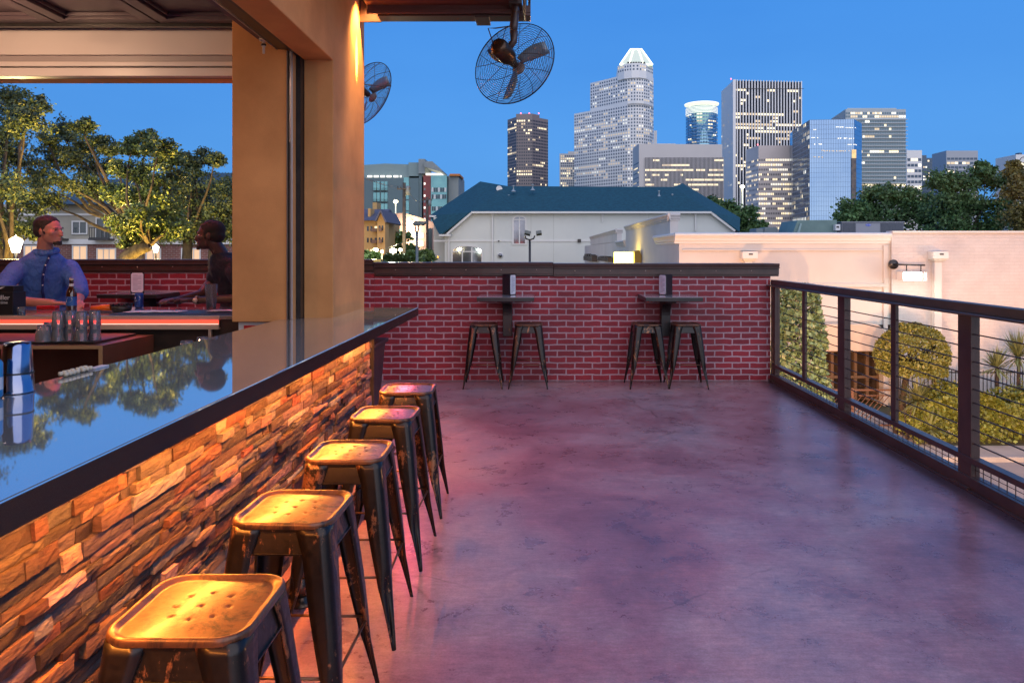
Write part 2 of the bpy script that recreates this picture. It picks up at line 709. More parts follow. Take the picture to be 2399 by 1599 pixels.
def cap(x0, x1, zt, zb, par, d=0):
    b = MB()
    zl = zt - .047
    pr = [(8.425 - d, zl), (8.425 - d, zt), (8.80, zt + .004), (8.80, zb + .01), (8.785, zb + .01), (8.785, zl - .006), (8.445 - d, zl - .006)]
    b.prism([(8.425 - d, zl), (8.415 - d, zt - .004), (8.425 - d, zt), (8.82, zt), (8.82, zb - .02), (8.78, zb - .02), (8.78, zl)], 'x', x0, x1)
    b.prism([(8.400 - d, zl - .008), (8.400 - d, zl - .0005), (8.777, zl - .0005), (8.777, zb + .022), (8.436 - d, zb + .022), (8.436 - d, zl - .012)], 'x', x0 + .002, x1 - .002)
    b.prism([(8.45 - d, zb), (8.45 - d, zb + .0215), (8.775, zb + .0215), (8.775, zb)], 'x', x0 + .001, x1 - .001)
    o = b.build('cap', m_bronze, par, bev=.002)
    sc_ = MB()
    x = x0 + .25
    while x < x1:
        sc_.lathe([(0, 0), (.006, .001), (.006, .004), (0, .006)], (x, 8.436 - d, zt - .085), 8, mat=Matrix.Rotation(R(90), 3, 'X'))
        x += .41
    sc_.build('screws', m_steel, par)['kind'] = 'stuff'
    return o


cap(-1.9, .185, 1.378, 1.222, pw)
cap(.186, 2.81, 1.366, 1.216, pw, .004)
pl = parapet(-9, -1.902, 1.258, 1.41, 'red brick parapet seen through the bar opening behind the patio table')
cap(-9, -1.902, 1.413, 1.262, pl)

# ------------------------------------------------------------------ cable railing on the right
rl = thing('cable_railing', 'dark bronze cable railing along the open side of the terrace', 'railing', (2.76, 3, 0))
b = MB()
b.box(2.722, 2.80, -5, 8.47, 1.118, 1.176)
b.box(2.665, 2.815, -5, 8.462, 1.103, 1.1175)
b.build('top_rail', m_bronze, rl, bev=.003)
b = MB()
b.box(2.725, 2.79, -5, 8.47, .168, .205)
b.build('lower_rail', m_bronze, rl, bev=.002)
b = MB()
b.box(2.745, 2.79, -5, 8.47, -.02, .085)
b.box(2.715, 2.744, -5, 8.47, .0, .083)
b.box(2.69, 2.714, -5, 8.47, .0, .012)
b.build('toe_board', m_bronze, rl, bev=.002)
b = MB()
y = -4.95
while y < 8.45:
    b.box(2.764, 2.768, y, y + .004, .085, .168)
    y += .0762
b.box(2.762, 2.7635, -5, 8.46, .124, .128)
b.build('wire_mesh', m_bronze, rl)
yy = 8.43
wide = True
k = 0
while yy > -4.5:
    b = MB()
    if wide:
        b.box(2.735, 2.765, yy - .072, yy + .072, .0121, 1.103)
        b.box(2.7655, 2.795, yy - .068, yy - .060, .0, 1.103)
        b.box(2.7655, 2.795, yy + .060, yy + .068, .0, 1.103)
        b.box(2.69, 2.80, yy - .10, yy + .10, .0121, .022)
    else:
        b.box(2.742, 2.768, yy - .038, yy + .038, .2052, 1.103)
    b.build('post', m_bronze, rl, bev=.0025)
    yy -= .945
    wide = not wide
for i in range(9):
    z = .98 - i * .086
    b = MB()
    pts = []
    y = -5.
    while y <= 8.45:
        pts.append((2.752, y, z + .0015 * math.sin(y * 3 + i)))
        y += .47
    b.tube(pts, .0048, 6)
    b.build('cable', m_cable, rl)

# ------------------------------------------------------------------ bar stool
def rsq(a, h, r):
    """rounded-square point at parameter a in 0..1"""
    s = h - r
    seg = a * 4
    q = int(seg) % 4
    tq = seg - int(seg)
    # straight half, arc, straight half
    L = 2 * s + math.pi / 2 * r
    d = tq * L
    if d < s:
        p = (h, d)
    elif d < s + math.pi / 2 * r:
        an = (d - s) / r
        p = (s + r * math.cos(an), s + r * math.sin(an))
    else:
        p = (s - (d - s - math.pi / 2 * r), h)
    for _ in range(q):
        p = (-p[1], p[0])
    return p


def make_stool():
    t = thing('bar_stool', 'x', 'bar stool')
    H = .70
    hs = .153
    NA = 120
    holes = [(0, 0), (.062, .0), (-.062, 0), (0, .062), (0, -.062), (.047, .047), (-.047, .047), (.047, -.047), (-.047, -.047)]
    prof = []
    # outer skirt up over the rolled rim and into the pressed pan
    prof += [(1.0, -.019), (1.010, -.016), (1.012, -.008), (1.004, -.0025), (.985, .0), (.955, -.0005), (.925, -.003), (.895, -.0075), (.870, -.0095)]
    nin = 34
    for i in range(1, nin + 1):
        q = 1 - i / nin
        prof.append((.870 * q, -.0095 + .004 * (1 - q * q)))
    vs = []
    for s, z in prof:
        rr = max(.052 * s, .0)
        for k in range(NA):
            if s > .001:
                x, y = rsq(k / NA, hs * s, min(.062 * max(s, .3), hs * s * .98))
            else:
                x, y = 0, 0
            zz = z
            if s < .88:
                for hx, hy in holes:
                    d2 = (x - hx) ** 2 + (y - hy) ** 2
                    zz -= .0045 * math.exp(-d2 / .0048 ** 2)
                zz -= .004 * (x / hs) ** 2 * (1 if x > 0 else .4) - .002 * (y / hs) ** 2
            vs.append((x, y, H + zz))
    fs = []
    mi = []
    n = len(prof)
    m = MB()
    for i in range(n - 1):
        for k in range(NA):
            a, b_ = i * NA + k, i * NA + (k + 1) % NA
            fs.append((a, b_, b_ + NA, a + NA))
    m.add(vs, fs, 0, smooth=True)
    m.build('seat', m_seat, t, local=True)
    hm = MB()
    for hx, hy in holes:
        hm.lathe([(.0028, 0), (.0, .0)], (hx, hy, H - .0148 + .0038 * (1 - (hx * hx + hy * hy) / .018)), 10)
    # apron: four panels with an embossed lip
    for q in range(4):
        ap = MB()
        mt = Matrix.Rotation(q * math.pi / 2, 3, 'Z')
        w0, w1 = .098, .108
        zt, zb = H - .014, H - .095
        yo = -.146
        yb = -.156
        P = [(-w0, yo, zt), (w0, yo, zt), (w1, yb, zb), (-w1, yb, zb)]
        ins = []
        for (x, y, z), (ix, iz) in zip(P, ((.014, -.016), (-.014, -.016), (-.02, .004), (.02, .004))):
            ins.append((x + ix, y, z + iz))
        ins2 = [(x * .97, y + .006, z - (.003 if i < 2 else 0)) for i, (x, y, z) in enumerate(ins)]
        allv = [mt @ Vector(p) for p in P + ins + ins2]
        fs = [(3, 2, 6, 7), (2, 1, 5, 6), (1, 0, 4, 5), (0, 3, 7, 4), (7, 6, 10, 11), (6, 5, 9, 10), (5, 4, 8, 9), (4, 7, 11, 8), (11, 10, 9, 8)]
        ap.add(allv, fs)
        ap.build('apron', m_stool, t, local=True, solid=.003)
    # legs: folded sheet, rounded outer corner, fluted foot
    for q in range(4):
        lm = MB()
        mt = Matrix.Rotation(q * math.pi / 2, 3, 'Z')
        rows = []
        nr = 26
        for i in range(nr + 1):
            s = i / nr
            z = (H - .014) * (1 - s)
            c = .1475 + .0625 * s + .006 * math.sin(s * math.pi)
            if s > .72:
                c += .010 * (s - .72) / .28
            wd = .062 * (1 - s) ** .9 + .0205 + .012 * math.sin(min(1, s / .75) * math.pi) * .8
            if s > .7:
                wd = wd * (1 - .35 * (s - .7) / .3)
            if s < .12:
                wd += .014 * (1 - s / .12)
            r = min(.030, wd * .75)
            fl = 0
            if s > .60:
                fl = math.sin(min(1, (s - .60) / .12) * math.pi / 2) * (1 if s < .93 else max(0, (1 - s) / .07)) * .010
            row = []
            # inner lip, flat, arc, flat, inner lip
            row.append((c - wd, -c + .010, z))
            row.append((c - wd, -c, z))
            row.append((c - wd * .62 - r * .2, -c, z))
            for j in range(9):
                an = -math.pi / 2 + j / 8 * math.pi / 2
                dep = fl * math.exp(-((j - 4) / 2.2) ** 2) * 1.6
                rr = r - dep
                row.append((c - r + rr * math.cos(an), -c + r + rr * math.sin(an), z))
            row.append((c, -c + wd * .62 + r * .2, z))
            row.append((c, -c + wd, z))
            row.append((c - .010, -c + wd, z))
            rows.append(row)
        nc = len(rows[0])
        vs = [mt @ Vector(p) for row in rows for p in row]
        fs = []
        for i in range(nr):
            for j in range(nc - 1):
                a = i * nc + j
                fs.append((a, a + nc, a + nc + 1, a + 1))
        lm.add(vs, fs, 0, smooth=True)
        # foot cap
        last = [mt @ Vector(p) for p in rows[-1]]
        cx = mt @ Vector((rows[-1][0][0] + .008, rows[-1][0][1] + .008, 0.0))
        lm.add(last + [cx], [(j + 1, j, nc) for j in range(nc - 1)])
        lm.build('leg', m_stool, t, local=True, solid=.0025)
    for q in range(4):
        mt = Matrix.Rotation(q * math.pi / 2, 3, 'Z')
        c = .186
        MB().tube([mt @ Vector((-c + .01, -c + .004, .26)), mt @ Vector((c - .01, -c + .004, .26))], .0048, 8).build('stretcher', m_rod, t, local=True)
    return t


def dup(root, loc, rz, label, group):
    r = root.copy()
    C.objects.link(r)
    r.location = loc
    r.rotation_euler = (0, 0, rz)
    r['label'] = label
    if group:
        r['group'] = group
    for ch in list(root.children):
        c = ch.copy()
        C.objects.link(c)
        c.parent = r
        for g in list(ch.children):
            d = g.copy()
            C.objects.link(d)
            d.parent = c
    return r


st0 = make_stool()
GB = 'stools in a row under the black bar'
GW = 'stools against the brick wall'
spots = [(-.765, 1.655, 0, 'bar stool nearest the camera with rust flecks on its golden seat', GB),
         (-.765, 2.295, R(-1.5), 'bar stool second from the camera along the black bar, seat edge bent down', GB),
         (-.757, 2.947, R(1), 'middle bar stool of the row of five along the bar', GB),
         (-.757, 3.63, R(-1), 'bar stool second from the far end of the row, half its seat in shadow', GB),
         (-.762, 4.29, R(2), 'bar stool at the far end of the row beside the trash bin', GB),
         (-.603, 8.15, R(1), 'stool left of the left wall table against the brick', GW),
         (-.098, 8.15, R(-1), 'stool right of the left wall table with copper coloured front leg', GW),
         (1.22, 8.15, R(2), 'stool left of the right wall table against the brick', GW),
         (1.665, 8.15, R(-2), 'stool at the right end of the brick wall under the right wall table', GW)]
for i, (x, y, rz, lb, g) in enumerate(spots):
    if i == 0:
        st0.location = (x, y, 0)
        st0['label'] = lb
        st0['group'] = g
    else:
        dup(st0, (x, y, 0), rz, lb, g)

# ------------------------------------------------------------------ wall tables and menu holders
def wall_table(x, y0, y1, z, wd, label, skew=0):
    t = thing('wall_table', label, 'table', (x, 8.46, 0), 'tables fixed to the brick wall')
    MB().box(x - wd / 2, x + wd / 2, y0, y1, z - .046, z - .004).build('table_edge', m_black, t, bev=.003)
    MB().box(x - wd / 2 + .002, x + wd / 2 - .002, y0 + .002, y1, z - .0038, z).build('tabletop', m_tableg, t, bev=.001)
    b = MB()
    pts = [(8.468, z - .047), (y0 + .16, z - .047), (y0 + .17, z - .075), (8.22, z - .10)]
    for k in range(7):
        a = k / 6 * math.pi / 2
        pts.append((8.22 + .14 * math.sin(a), z - .10 - .14 * (1 - math.cos(a))))
    pts += [(8.36, .53), (8.468, .53)]
    b.prism(pts, 'x', x - .053, x + .053)
    b.build('bracket', m_black, t, bev=.004)
    return t


wall_table(-.346, 7.84, 8.466, 1.01, .62, 'grey topped table between the two left stools on the brick wall')
wall_table(1.48, 7.84, 8.466, 1.01, .62, 'grey topped table between the two right stools on the brick wall')
wall_table(-4.50, 7.95, 8.466, 1.037, .66, 'table on the patio wall seen through the bar opening')


def menu(x, y, z, rz, label, wide=False, flip=1):
    t = thing('menu_holder', label, 'menu holder', (x, y, z), 'menu holders on the wall tables')
    h = .235
    wdt = .150
    boards = [(0, 0, 0, True)] if wide else [(-.038 * flip, 0, R(-52) * flip, False), (.032 * flip, 0, R(66) * flip, True)]
    for (ox, oy, an, page) in boards:
        mt = Matrix.Rotation(an, 3, 'Z')
        c = Vector((ox, oy, 0))

        def bx(b, x0, x1, y0, y1, z0, z1):
            vs = [mt @ Vector(p) + c for p in ((x0, y0, z0), (x1, y0, z0), (x1, y1, z0), (x0, y1, z0), (x0, y0, z1), (x1, y0, z1), (x1, y1, z1), (x0, y1, z1))]
            b.add(vs, [(0, 3, 2, 1), (4, 5, 6, 7), (0, 1, 5, 4), (1, 2, 6, 5), (2, 3, 7, 6), (3, 0, 4, 7)])
        cv = MB()
        bx(cv, -wdt / 2, wdt / 2, -.004, .004, 0, h)
        co = cv.build('cover', m_leather, t, local=True, bev=.001)
        if page:
            pg = MB()
            q = [(-wdt / 2 + .022, .008), (wdt / 2 - .022, .008), (wdt / 2 - .008, .024), (wdt / 2 - .008, h - .024), (wdt / 2 - .022, h - .008), (-wdt / 2 + .022, h - .008),
                 (-wdt / 2 + .008, h - .024), (-wdt / 2 + .008, .024)]
            vs = [mt @ Vector((a_, -.006, b_)) + c for a_, b_ in q] + [mt @ Vector((a_, -.0042, b_)) + c for a_, b_ in q]
            pg.add(vs, [tuple(range(8)), tuple(range(8, 16))[::-1]] + [(i, 8 + i, 8 + (i + 1) % 8, (i + 1) % 8) for i in range(8)])
            p = pg.build('page', m_paper, co, local=True)
            ln = MB()
            for k in range(13):
                zz = h - .035 - k * .014
                bx(ln, -.045, -.045 + (.09 if k % 4 else .05), -.0068, -.0062, zz, zz + .0035)
            ln.build('print', bpy.data.materials.get('menu_print') or M('menu_print', (.25, .25, .33), .7), co, local=True)
    t.rotation_euler = (0, 0, rz)
    return t


menu(-.315, 8.27, 1.01, R(0), 'dark folded menu holder on the left wall table, white page to the right')
menu(1.462, 8.27, 1.01, R(0), 'dark folded menu holder on the right wall table, white page to the left', flip=-1)
menu(-4.52, 8.20, 1.037, R(4), 'menu holder with white page facing the bar on the patio table', True)

# ------------------------------------------------------------------ black bar with stone front
bar = thing('bar_counter', 'long black granite bar with stacked stone front and orange underlight', 'bar', (-1.35, 3, 0))
b = MB()
b.box(-1.80, -1.012, -2.5, 6.15, .963, 1.03)
b.build('countertop', [m_granite], bar, bev=.004)
b = MB()
b.box(-1.0119, -1.009, -2.499, 6.149, .964, 1.026)
b.build('counter_edge', [m_graniteedge], bar)
b = MB()
b.box(-1.70, -1.205, -2.5, 5.14, 0, .962)
b.build('carcass', M('dark_bar_panel', (.03, .022, .018), .6), bar)
# stones
m = MB()
pal = [(.34, .21, .15), (.26, .15, .12), (.42, .33, .24), (.17, .13, .12), (.48, .42, .34), (.30, .28, .27), (.24, .10, .075), (.24, .25, .26), (.36, .20, .12), (.55, .50, .42), (.20, .17, .19), (.13, .11, .11)]
z = .002
row = 0
while z < .955:
    hgt = random.choice([.022, .027, .032, .038, .046])
    if z + hgt > .952:
        hgt = .958 - z
    y = -.6 - random.random() * .1
    while y < 5.14:
        L = random.choice([.05, .08, .11, .15, .19, .24, .32])
        if y + L > 5.14:
            L = 5.142 - y
        if L < .01:
            break
        d = random.choice([.002, .004, .006, .009, .012, .016, .021]) + random.random() * .004
        x0, x1 = -1.206, -1.195 + d
        g = .0012
        c = random.choice(pal)
        k = .16 + random.random() ** 1.5 * .62
        c = tuple(q * k * f_ for q, f_ in zip(c, random.choice([(1, 1, 1), (1, 1, 1), (1.05, .8, .75), (.85, 1, 1.25), (1, .75, .95)])))
        ny = max(2, int(L / .022))
        nz = 3
        vs = []
        zt = z + hgt - g
        # rough front grid
        ph = random.random() * 9
        tz = random.uniform(-.005, .005)
        ty = random.uniform(-.004, .004)
        for iz in range(nz + 1):
            for iy in range(ny + 1):
                a, bb = iy / ny, iz / nz
                edge = (iy in (0, ny)) or (iz in (0, nz))
                dx = random.uniform(-.0028, .0028) * (1 if not edge else .45) - (.0016 if edge else 0)
                jz = random.uniform(-.0012, .0012) if iz in (0, nz) else 0
                vs.append((x1 + dx + tz * (bb - .5) + ty * (a - .5), y + g + (L - 2 * g) * a, z + g + (zt - z - g) * bb + jz))
        fs = []
        w_ = ny + 1
        for iz in range(nz):
            for iy in range(ny):
                a = iz * w_ + iy
                fs.append((a, a + 1, a + 1 + w_, a + w_))
        m.add(vs, fs, 0, c)
        back = [(x0, y + g, z + g), (x0, y + L - g, z + g), (x0, y + L - g, zt), (x0, y + g, zt)]
        base = len(m.v) - len(vs)
        n0 = len(m.v)
        m.v += back
        bot = [base + i for i in range(w_)]
        top = [base + nz * w_ + i for i in range(w_)]
        lef = [base + i * w_ for i in range(nz + 1)]
        rig = [base + i * w_ + ny for i in range(nz + 1)]
        for ff in (bot[::-1] + [n0, n0 + 1], top + [n0 + 2, n0 + 3], lef + [n0 + 3, n0], rig[::-1] + [n0 + 1, n0 + 2]):
            m.f.append(tuple(ff))
            m.m.append(0)
            m.c.append(c)
            m.s.append(False)
        y += L
    z += hgt
m.build('stone_front', m_stone, bar)
b = MB()
b.box(-1.20, -1.16, 5.143, 5.165, 0, .955)
b.build('end_trim', m_black, bar)
# foot rail
b = MB()
b.tube([(-1.01, -1.5, .135), (-1.01, 5.05, .135)], .024, 16)
for y in (.2, 1.65, 3.10, 4.5):
    b.tube([(-1.01, y, .006), (-1.01, y, .12)], .020, 12)
    b.lathe([(0, .0), (.055, .0), (.055, .008), (.028, .014), (.022, .03)], (-1.01, y, .001), 16)
b.build('foot_rail', M('bronze_footrail', (.11, .07, .05), .25, .8), bar)
m_led = M('orange_led_strip', (1, .45, .08), .5, emit=5, ec=(1, .30, .03))
b = MB()
b.box(-1.066, -1.058, -1.0, 5.1, .9545, .9585)
b.box(-1.070, -1.054, -1.0, 5.1, .9586, .9628, 1)
led = b.build('led_strip', [m_led, m_steel], bar)
for k, (ya, yb) in enumerate(((-.6, 1.3), (1.3, 3.2), (3.2, 5.1))):
    lamp('AREA', 'led_light', (-1.062, (ya + yb) / 2, .951), 16, (1, .29, .04), .012, (0, 0, R(90)), bar, shape='RECTANGLE', size_y=.012)
    l = bpy.data.objects[-1] if False else None
for o in list(bpy.data.objects):
    if o.name.startswith('led_light'):
        o.data.shape = 'RECTANGLE'
        o.data.size = 1.9
        o.data.size_y = .012

b = MB()
b.box(-1.07, -1.06, 5.25, 6.0, .955, .9585)
b.build('added_pink_strip', M('added_pink_glow', (1, .1, .3), .5, emit=1, ec=(1, .06, .2)), bar)  # pink strip and lamp added to redden the floor near the bar end
lamp('AREA', 'added_pink_light', (-1.03, 5.62, .951), 4, (1, .10, .16), .7, (0, R(-32), R(90)), bar)
bpy.data.objects['added_pink_light'].data.shape = 'RECTANGLE'
bpy.data.objects['added_pink_light'].data.size_y = .02
bpy.data.objects['added_pink_light'].rotation_euler = Euler((0, R(-40), 0)).to_matrix().to_euler()
bpy.data.objects['added_pink_light'].data.size = .02
bpy.data.objects['added_pink_light'].data.size_y = .7
# trash bin behind the end of the stone front
tb = thing('trash_bin', 'slim black bin behind the end of the stone bar front', 'bin', (-1.34, 5.45, 0))
b = MB()
def frus(b, x0, x1, y0, y1, z0, X0, X1, Y0, Y1, z1):
    vs = [(x0, y0, z0), (x1, y0, z0), (x1, y1, z0), (x0, y1, z0), (X0, Y0, z1), (X1, Y0, z1), (X1, Y1, z1), (X0, Y1, z1)]
    b.add(vs, [(0, 3, 2, 1), (4, 5, 6, 7), (0, 1, 5, 4), (1, 2, 6, 5), (2, 3, 7, 6), (3, 0, 4, 7)])
frus(b, -1.44, -1.245, 5.26, 5.60, 0, -1.45, -1.185, 5.22, 5.66, .80)
b.build('body', m_rubber, tb, bev=.008)
b = MB()
b.box(-1.452, -1.165, 5.20, 5.68, .8005, .832)
b.build('rim', m_rubber, tb, bev=.006)

# ================================================================== BUILDING WITH THE BAR OPENING
bd = thing('bar_building', 'tan stucco bar building with square pillar and open serving hatch', 'building', (-1.8, 5.6, 0))
b = MB()
b.prism([(5.19, 0), (6.12, 0), (6.12, 4.4), (-5, 4.4), (-5, 2.87), (5.19, 2.87)], 'x', -1.67, -1.46)
b.build('front_wall', m_stucco, bd, bev=.006)
b = MB()
b.box(-2.13, -1.705, 5.06, 6.118, 1.012, 3.6)
b.build('inner_pillar', m_stucco, bd, bev=.005)
b = MB()
b.box(-2.10, -1.73, 5.10, 6.11, 0, 1.0119)
b.box(-2.06, -1.82, 5.092, 5.0995, .945, .985, 1)
b.build('pillar_base', [m_white, M('red_tape', (.6, .02, .02), .5)], bd)
b = MB()
b.box(-9, -2.1301, 5.74, 5.95, 2.88, 4.4)
b.build('back_lintel', m_stucco, bd)
b = MB()
b.box(-9, -1.6701, -5, 5.739, 3.45, 3.6)
b.build('ceiling', M('dark_ceiling', (.03, .022, .028), .7), bd)
b = MB()
b.box(-9.2, -9.0, -5, 8.47, 0, 4.4)
b.box(-9, -1.67, -5.2, -5, 0, 4.4)
b.build('wall', m_stucco, bd)
b = MB()
b.box(-9, -2.14, 5.70, 5.90, 0, .92)
b.build('back_wall', M('dark_brown_panel', (.06, .03, .022), .5, c2=(.035, .02, .015), vs=3), bd)

# door tracks at the hatch jamb
m_alu = M('satin_aluminium', (.62, .58, .58), .3, .9)
m_dkalu = M('olive_bronze_track', (.16, .115, .05), .45, .4)
dt = thing('hatch_track', 'black and silver vertical door track beside the tan pillar', 'door track', (-1.69, 5.15, 1.03))
b = MB()
b.box(-1.7045, -1.671, 5.12, 5.30, 1.031, 2.90)
b.build('seal', m_black, dt)
b = MB()
b.box(-1.722, -1.705, 5.045, 5.059, 1.031, 2.90)
b.build('channel', m_alu, dt, bev=.002)
b = MB()
b.box(-1.738, -1.7225, 5.048, 5.0595, 1.031, 2.90)
b.build('gasket', m_black, dt)
b = MB()
b.box(-1.744, -1.7385, 5.046, 5.0595, 1.031, 2.90)
b.build('edge_strip', m_alu, dt)
ht = thing('ceiling_track', 'bronze overhead door track running along the lintel', 'door track', (-1.8, 2, 2.9))
b = MB()
b.box(-1.705, -1.671, -4.9, 5.119, 2.885, 3.05)
b.build('seal', m_black, ht)
b = MB()
b.box(-1.80, -1.7055, -4.9, 5.044, 2.905, 3.04)
b.build('guide', m_dkalu, ht, bev=.003)
b = MB()
b.box(-1.806, -1.8005, -4.9, 5.03, 2.897, 3.04)
b.build('edge_strip', m_alu, ht)
b = MB()
b.box(-1.905, -1.8065, -4.9, 5.0, 2.945, 3.4)
b.build('angle', M('grey_brown_steel', (.16, .11, .115), .45, .3), ht, bev=.003)
sp_ = thing('sprinkler_head', 'small chrome sprinkler head hanging from the overhead track', 'sprinkler', (-1.86, 4.93, 2.94))
b = MB()
b.lathe([(0, .0), (.034, -.002), (.030, -.012), (.012, -.016), (.011, -.03), (.016, -.034), (.016, -.05), (.009, -.054), (.009, -.098), (.0, -.1)], (-1.86, 4.93, 2.944), 14)
b.build('head', m_steel, sp_)
b = MB()
b.lathe([(.0165, -.034), (.0165, -.048)], (-1.86, 4.93, 2.944), 14)
b.build('collar', m_black, sp_)

# raised sectional door under the ceiling: coffered dark panels
od = thing('raised_door', 'raised dark panelled door resting flat under the bar ceiling', 'overhead door', (-4, 2, 3.15))
m_door = M('plum_door_paint', (.095, .070, .085), .35, c2=(.125, .095, .11), vs=2)
for j in range(7):
    y1 = 5.18 - j * .92
    y0 = y1 - .905
    for i in range(10):
        x1 = -1.99 - i * .715
        x0 = x1 - .70
        b = MB()
        b.box(x0, x1, y0, y0 + .09, 3.13, 3.19)
        b.box(x0, x1, y1 - .09, y1, 3.13, 3.19)
        b.box(x0, x0 + .09, y0 + .0901, y1 - .0901, 3.13, 3.19)
        b.box(x1 - .09, x1, y0 + .0901, y1 - .0901, 3.13, 3.19)
        b.box(x0 + .0901, x1 - .0901, y0 + .0901, y1 - .0901, 3.175, 3.188)
        b.box(x0 + .10, x1 - .10, y0 + .10, y0 + .115, 3.15, 3.174)
        b.box(x0 + .10, x1 - .10, y1 - .115, y1 - .10, 3.15, 3.174)
        b.box(x0 + .10, x0 + .115, y0 + .1151, y1 - .1151, 3.15, 3.174)
        b.box(x1 - .115, x1 - .10, y0 + .1151, y1 - .1151, 3.15, 3.174)
        if x0 > -6.2 and y1 > 1.5:
            b.build('panel', m_door, od, bev=.004)
b = MB()
b.box(-9, -1.99, 5.185, 5.22, 3.11, 3.17)
b.build('end_rail', m_black, od)

# shutter housing over the back opening
sh = thing('shutter_box', 'long pale shutter housing across the top of the back opening', 'roller shutter', (-5, 5.45, 2.8))
m_pale = M('pale_grey_paint', (.66, .60, .60), .35, c2=(.72, .66, .65), vs=1.2)
b = MB()
b.box(-9, -2.131, 5.36, 5.70, 2.955, 3.30)
b.build('housing', m_pale, sh, bev=.004)
b = MB()
b.box(-9, -2.131, 5.39, 5.70, 2.905, 2.9545)
b.build('recess', M('grey_band', (.38, .33, .34), .4), sh)
b = MB()
b.box(-9, -2.131, 5.355, 5.70, 2.868, 2.9045)
b.build('bottom_bar', m_pale, sh, bev=.006)
b = MB()
b.box(-9, -2.131, 5.385, 5.70, 2.858, 2.8675)
b.build('seal', m_black, sh)
b = MB()
b.box(-9, -2.131, 5.35, 5.42, 2.795, 2.8575)
bb = b.build('bottom_slat', m_pale, sh, bev=.004)
b = MB()
b.box(-2.24, -2.15, 5.3485, 5.3495, 2.828, 2.845)
b.build('sticker', M('shutter_sticker', (.08, .07, .08), .6), sh)
# ================================================================== BACK COUNTER AND THINGS ON IT
m_redstrip = M('red_neon_reflection', (1, .03, .02), .5, emit=2.2, ec=(1, .03, .015))  # glowing red stands in for a neon reflection in the steel
m_pinkstrip = M('pale_lip_glint', (1, .6, .5), .5, emit=.9, ec=(1, .55, .45))  # glow put in for the bright glint on the steel lip
bc = thing('back_counter', 'black topped counter with steel edge and a glowing strip for a red reflection in the bar opening', 'bar counter', (-5, 5.8, 0))
b = MB()
b.box(-9, -2.14, 5.385, 6.20, 1.0, 1.03)
b.build('countertop', m_granite, bc, bev=.003)
b = MB()
b.box(-9, -2.36, 5.375, 5.3845, .927, 1.028)
b.box(-9, -2.36, 5.3846, 5.40, .927, .94)
b.build('steel_edge', m_steel, bc)
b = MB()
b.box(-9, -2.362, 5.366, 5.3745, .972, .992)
b.build('reflection_strip', m_redstrip, bc)
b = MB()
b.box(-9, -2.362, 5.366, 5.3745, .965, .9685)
b.build('lip_glint', m_pinkstrip, bc)
b = MB()
b.box(-2.359, -2.14, 5.40, 5.70, .86, .9995)
b.box(-9, -2.36, 5.45, 5.699, .30, .9995)
b.build('carcass', M('counter_base', (.055, .032, .022), .55, c2=(.03, .02, .016), vs=4), bc)
b = MB()
b.box(-2.44, -2.42, 5.38, 5.40, .3, .926)
b.build('leg', m_steel, bc)

# cabinet with rubber mat and upturned tumblers
cabn = thing('glass_cabinet', 'low brown cabinet holding upturned tumblers between the two counters', 'cabinet', (-4, 5, 0))
m_cab = M('reddish_cabinet_wood', (.10, .035, .022), .4, c2=(.15, .06, .035), vs=2.5, scale=(1, 1, .3))
b = MB()
b.box(-2.86, -2.835, 4.735, 5.36, 0, .872)
b.box(-6, -2.835, 4.735, 5.36, .8725, .89)
b.box(-6, -2.8605, 4.8, 5.36, 0, .05)
b.box(-6, -2.8605, 5.34, 5.36, .05, .872)
b.build('body', m_cab, cabn)
b = MB()
b.box(-6, -2.836, 4.728, 4.7345, .868, .8895)
b.box(-2.86, -2.8355, 4.728, 4.7345, 0, .8675)
b.build('edge_trim', M('tan_trim', (.42, .26, .13), .45), cabn)
mat_ = MB()
mat_.box(-4.2, -2.93, 4.80, 5.30, .8905, .908)
tag(mat_.build('bar_mat', m_rubber, bev=.004), 'black rubber mat on the cabinet under the upturned tumblers', 'mat')


def tumbler_mesh(b, x, y, z, h, r0, r1, mi=0, inv=True, th=.0028):
    if inv:
        pr = [(r0, 0), (r1, h), (0, h), (0, h - .010), (r1 - th, h - .010), (r0 - th, 0), (r0, 0)]
    else:
        pr = [(0, 0), (r1, 0), (r0, h), (r0 - th, h), (r1 - th, .012), (0, .012)]
    b.lathe(pr, (x, y, z), 24, mi)


GT = 'upturned tumblers on the rubber mat'
tt = [(136, 798, 1, 1), (163, 796, 1, 2), (191, 798, 1, 3), (222, 795, 1, 4), (103, 799, 0, 5), (118, 790, 0, 6)]
nm = {1: 'stack of two tumblers, leftmost of the four tall stacks', 2: 'stack of two tumblers, second of the four tall stacks', 3: 'stack of two tumblers, third of the four tall stacks',
      4: 'stack of two tumblers at the right end of the mat', 5: 'short wide upturned tumbler left of the stacks', 6: 'short upturned tumbler half behind the others'}
for u, v, stack, k in tt:
    kk = (1.5 - .909) / (v - 590)
    x, y = (u - 1259) * kk, kk * 1700
    t = thing('tumbler_stack' if stack else 'tumbler', nm[k], 'glass', (x, y, .9085), GT)
    if stack:
        for q in range(2):
            b = MB()
            tumbler_mesh(b, x, y, .9087 + q * .094, .103, .039, .031)
            b.build('tumbler', m_glass, t)
    else:
        b = MB()
        tumbler_mesh(b, x, y, .9087, .108, .054, .038)
        b.build('glass_body', m_glass, t)

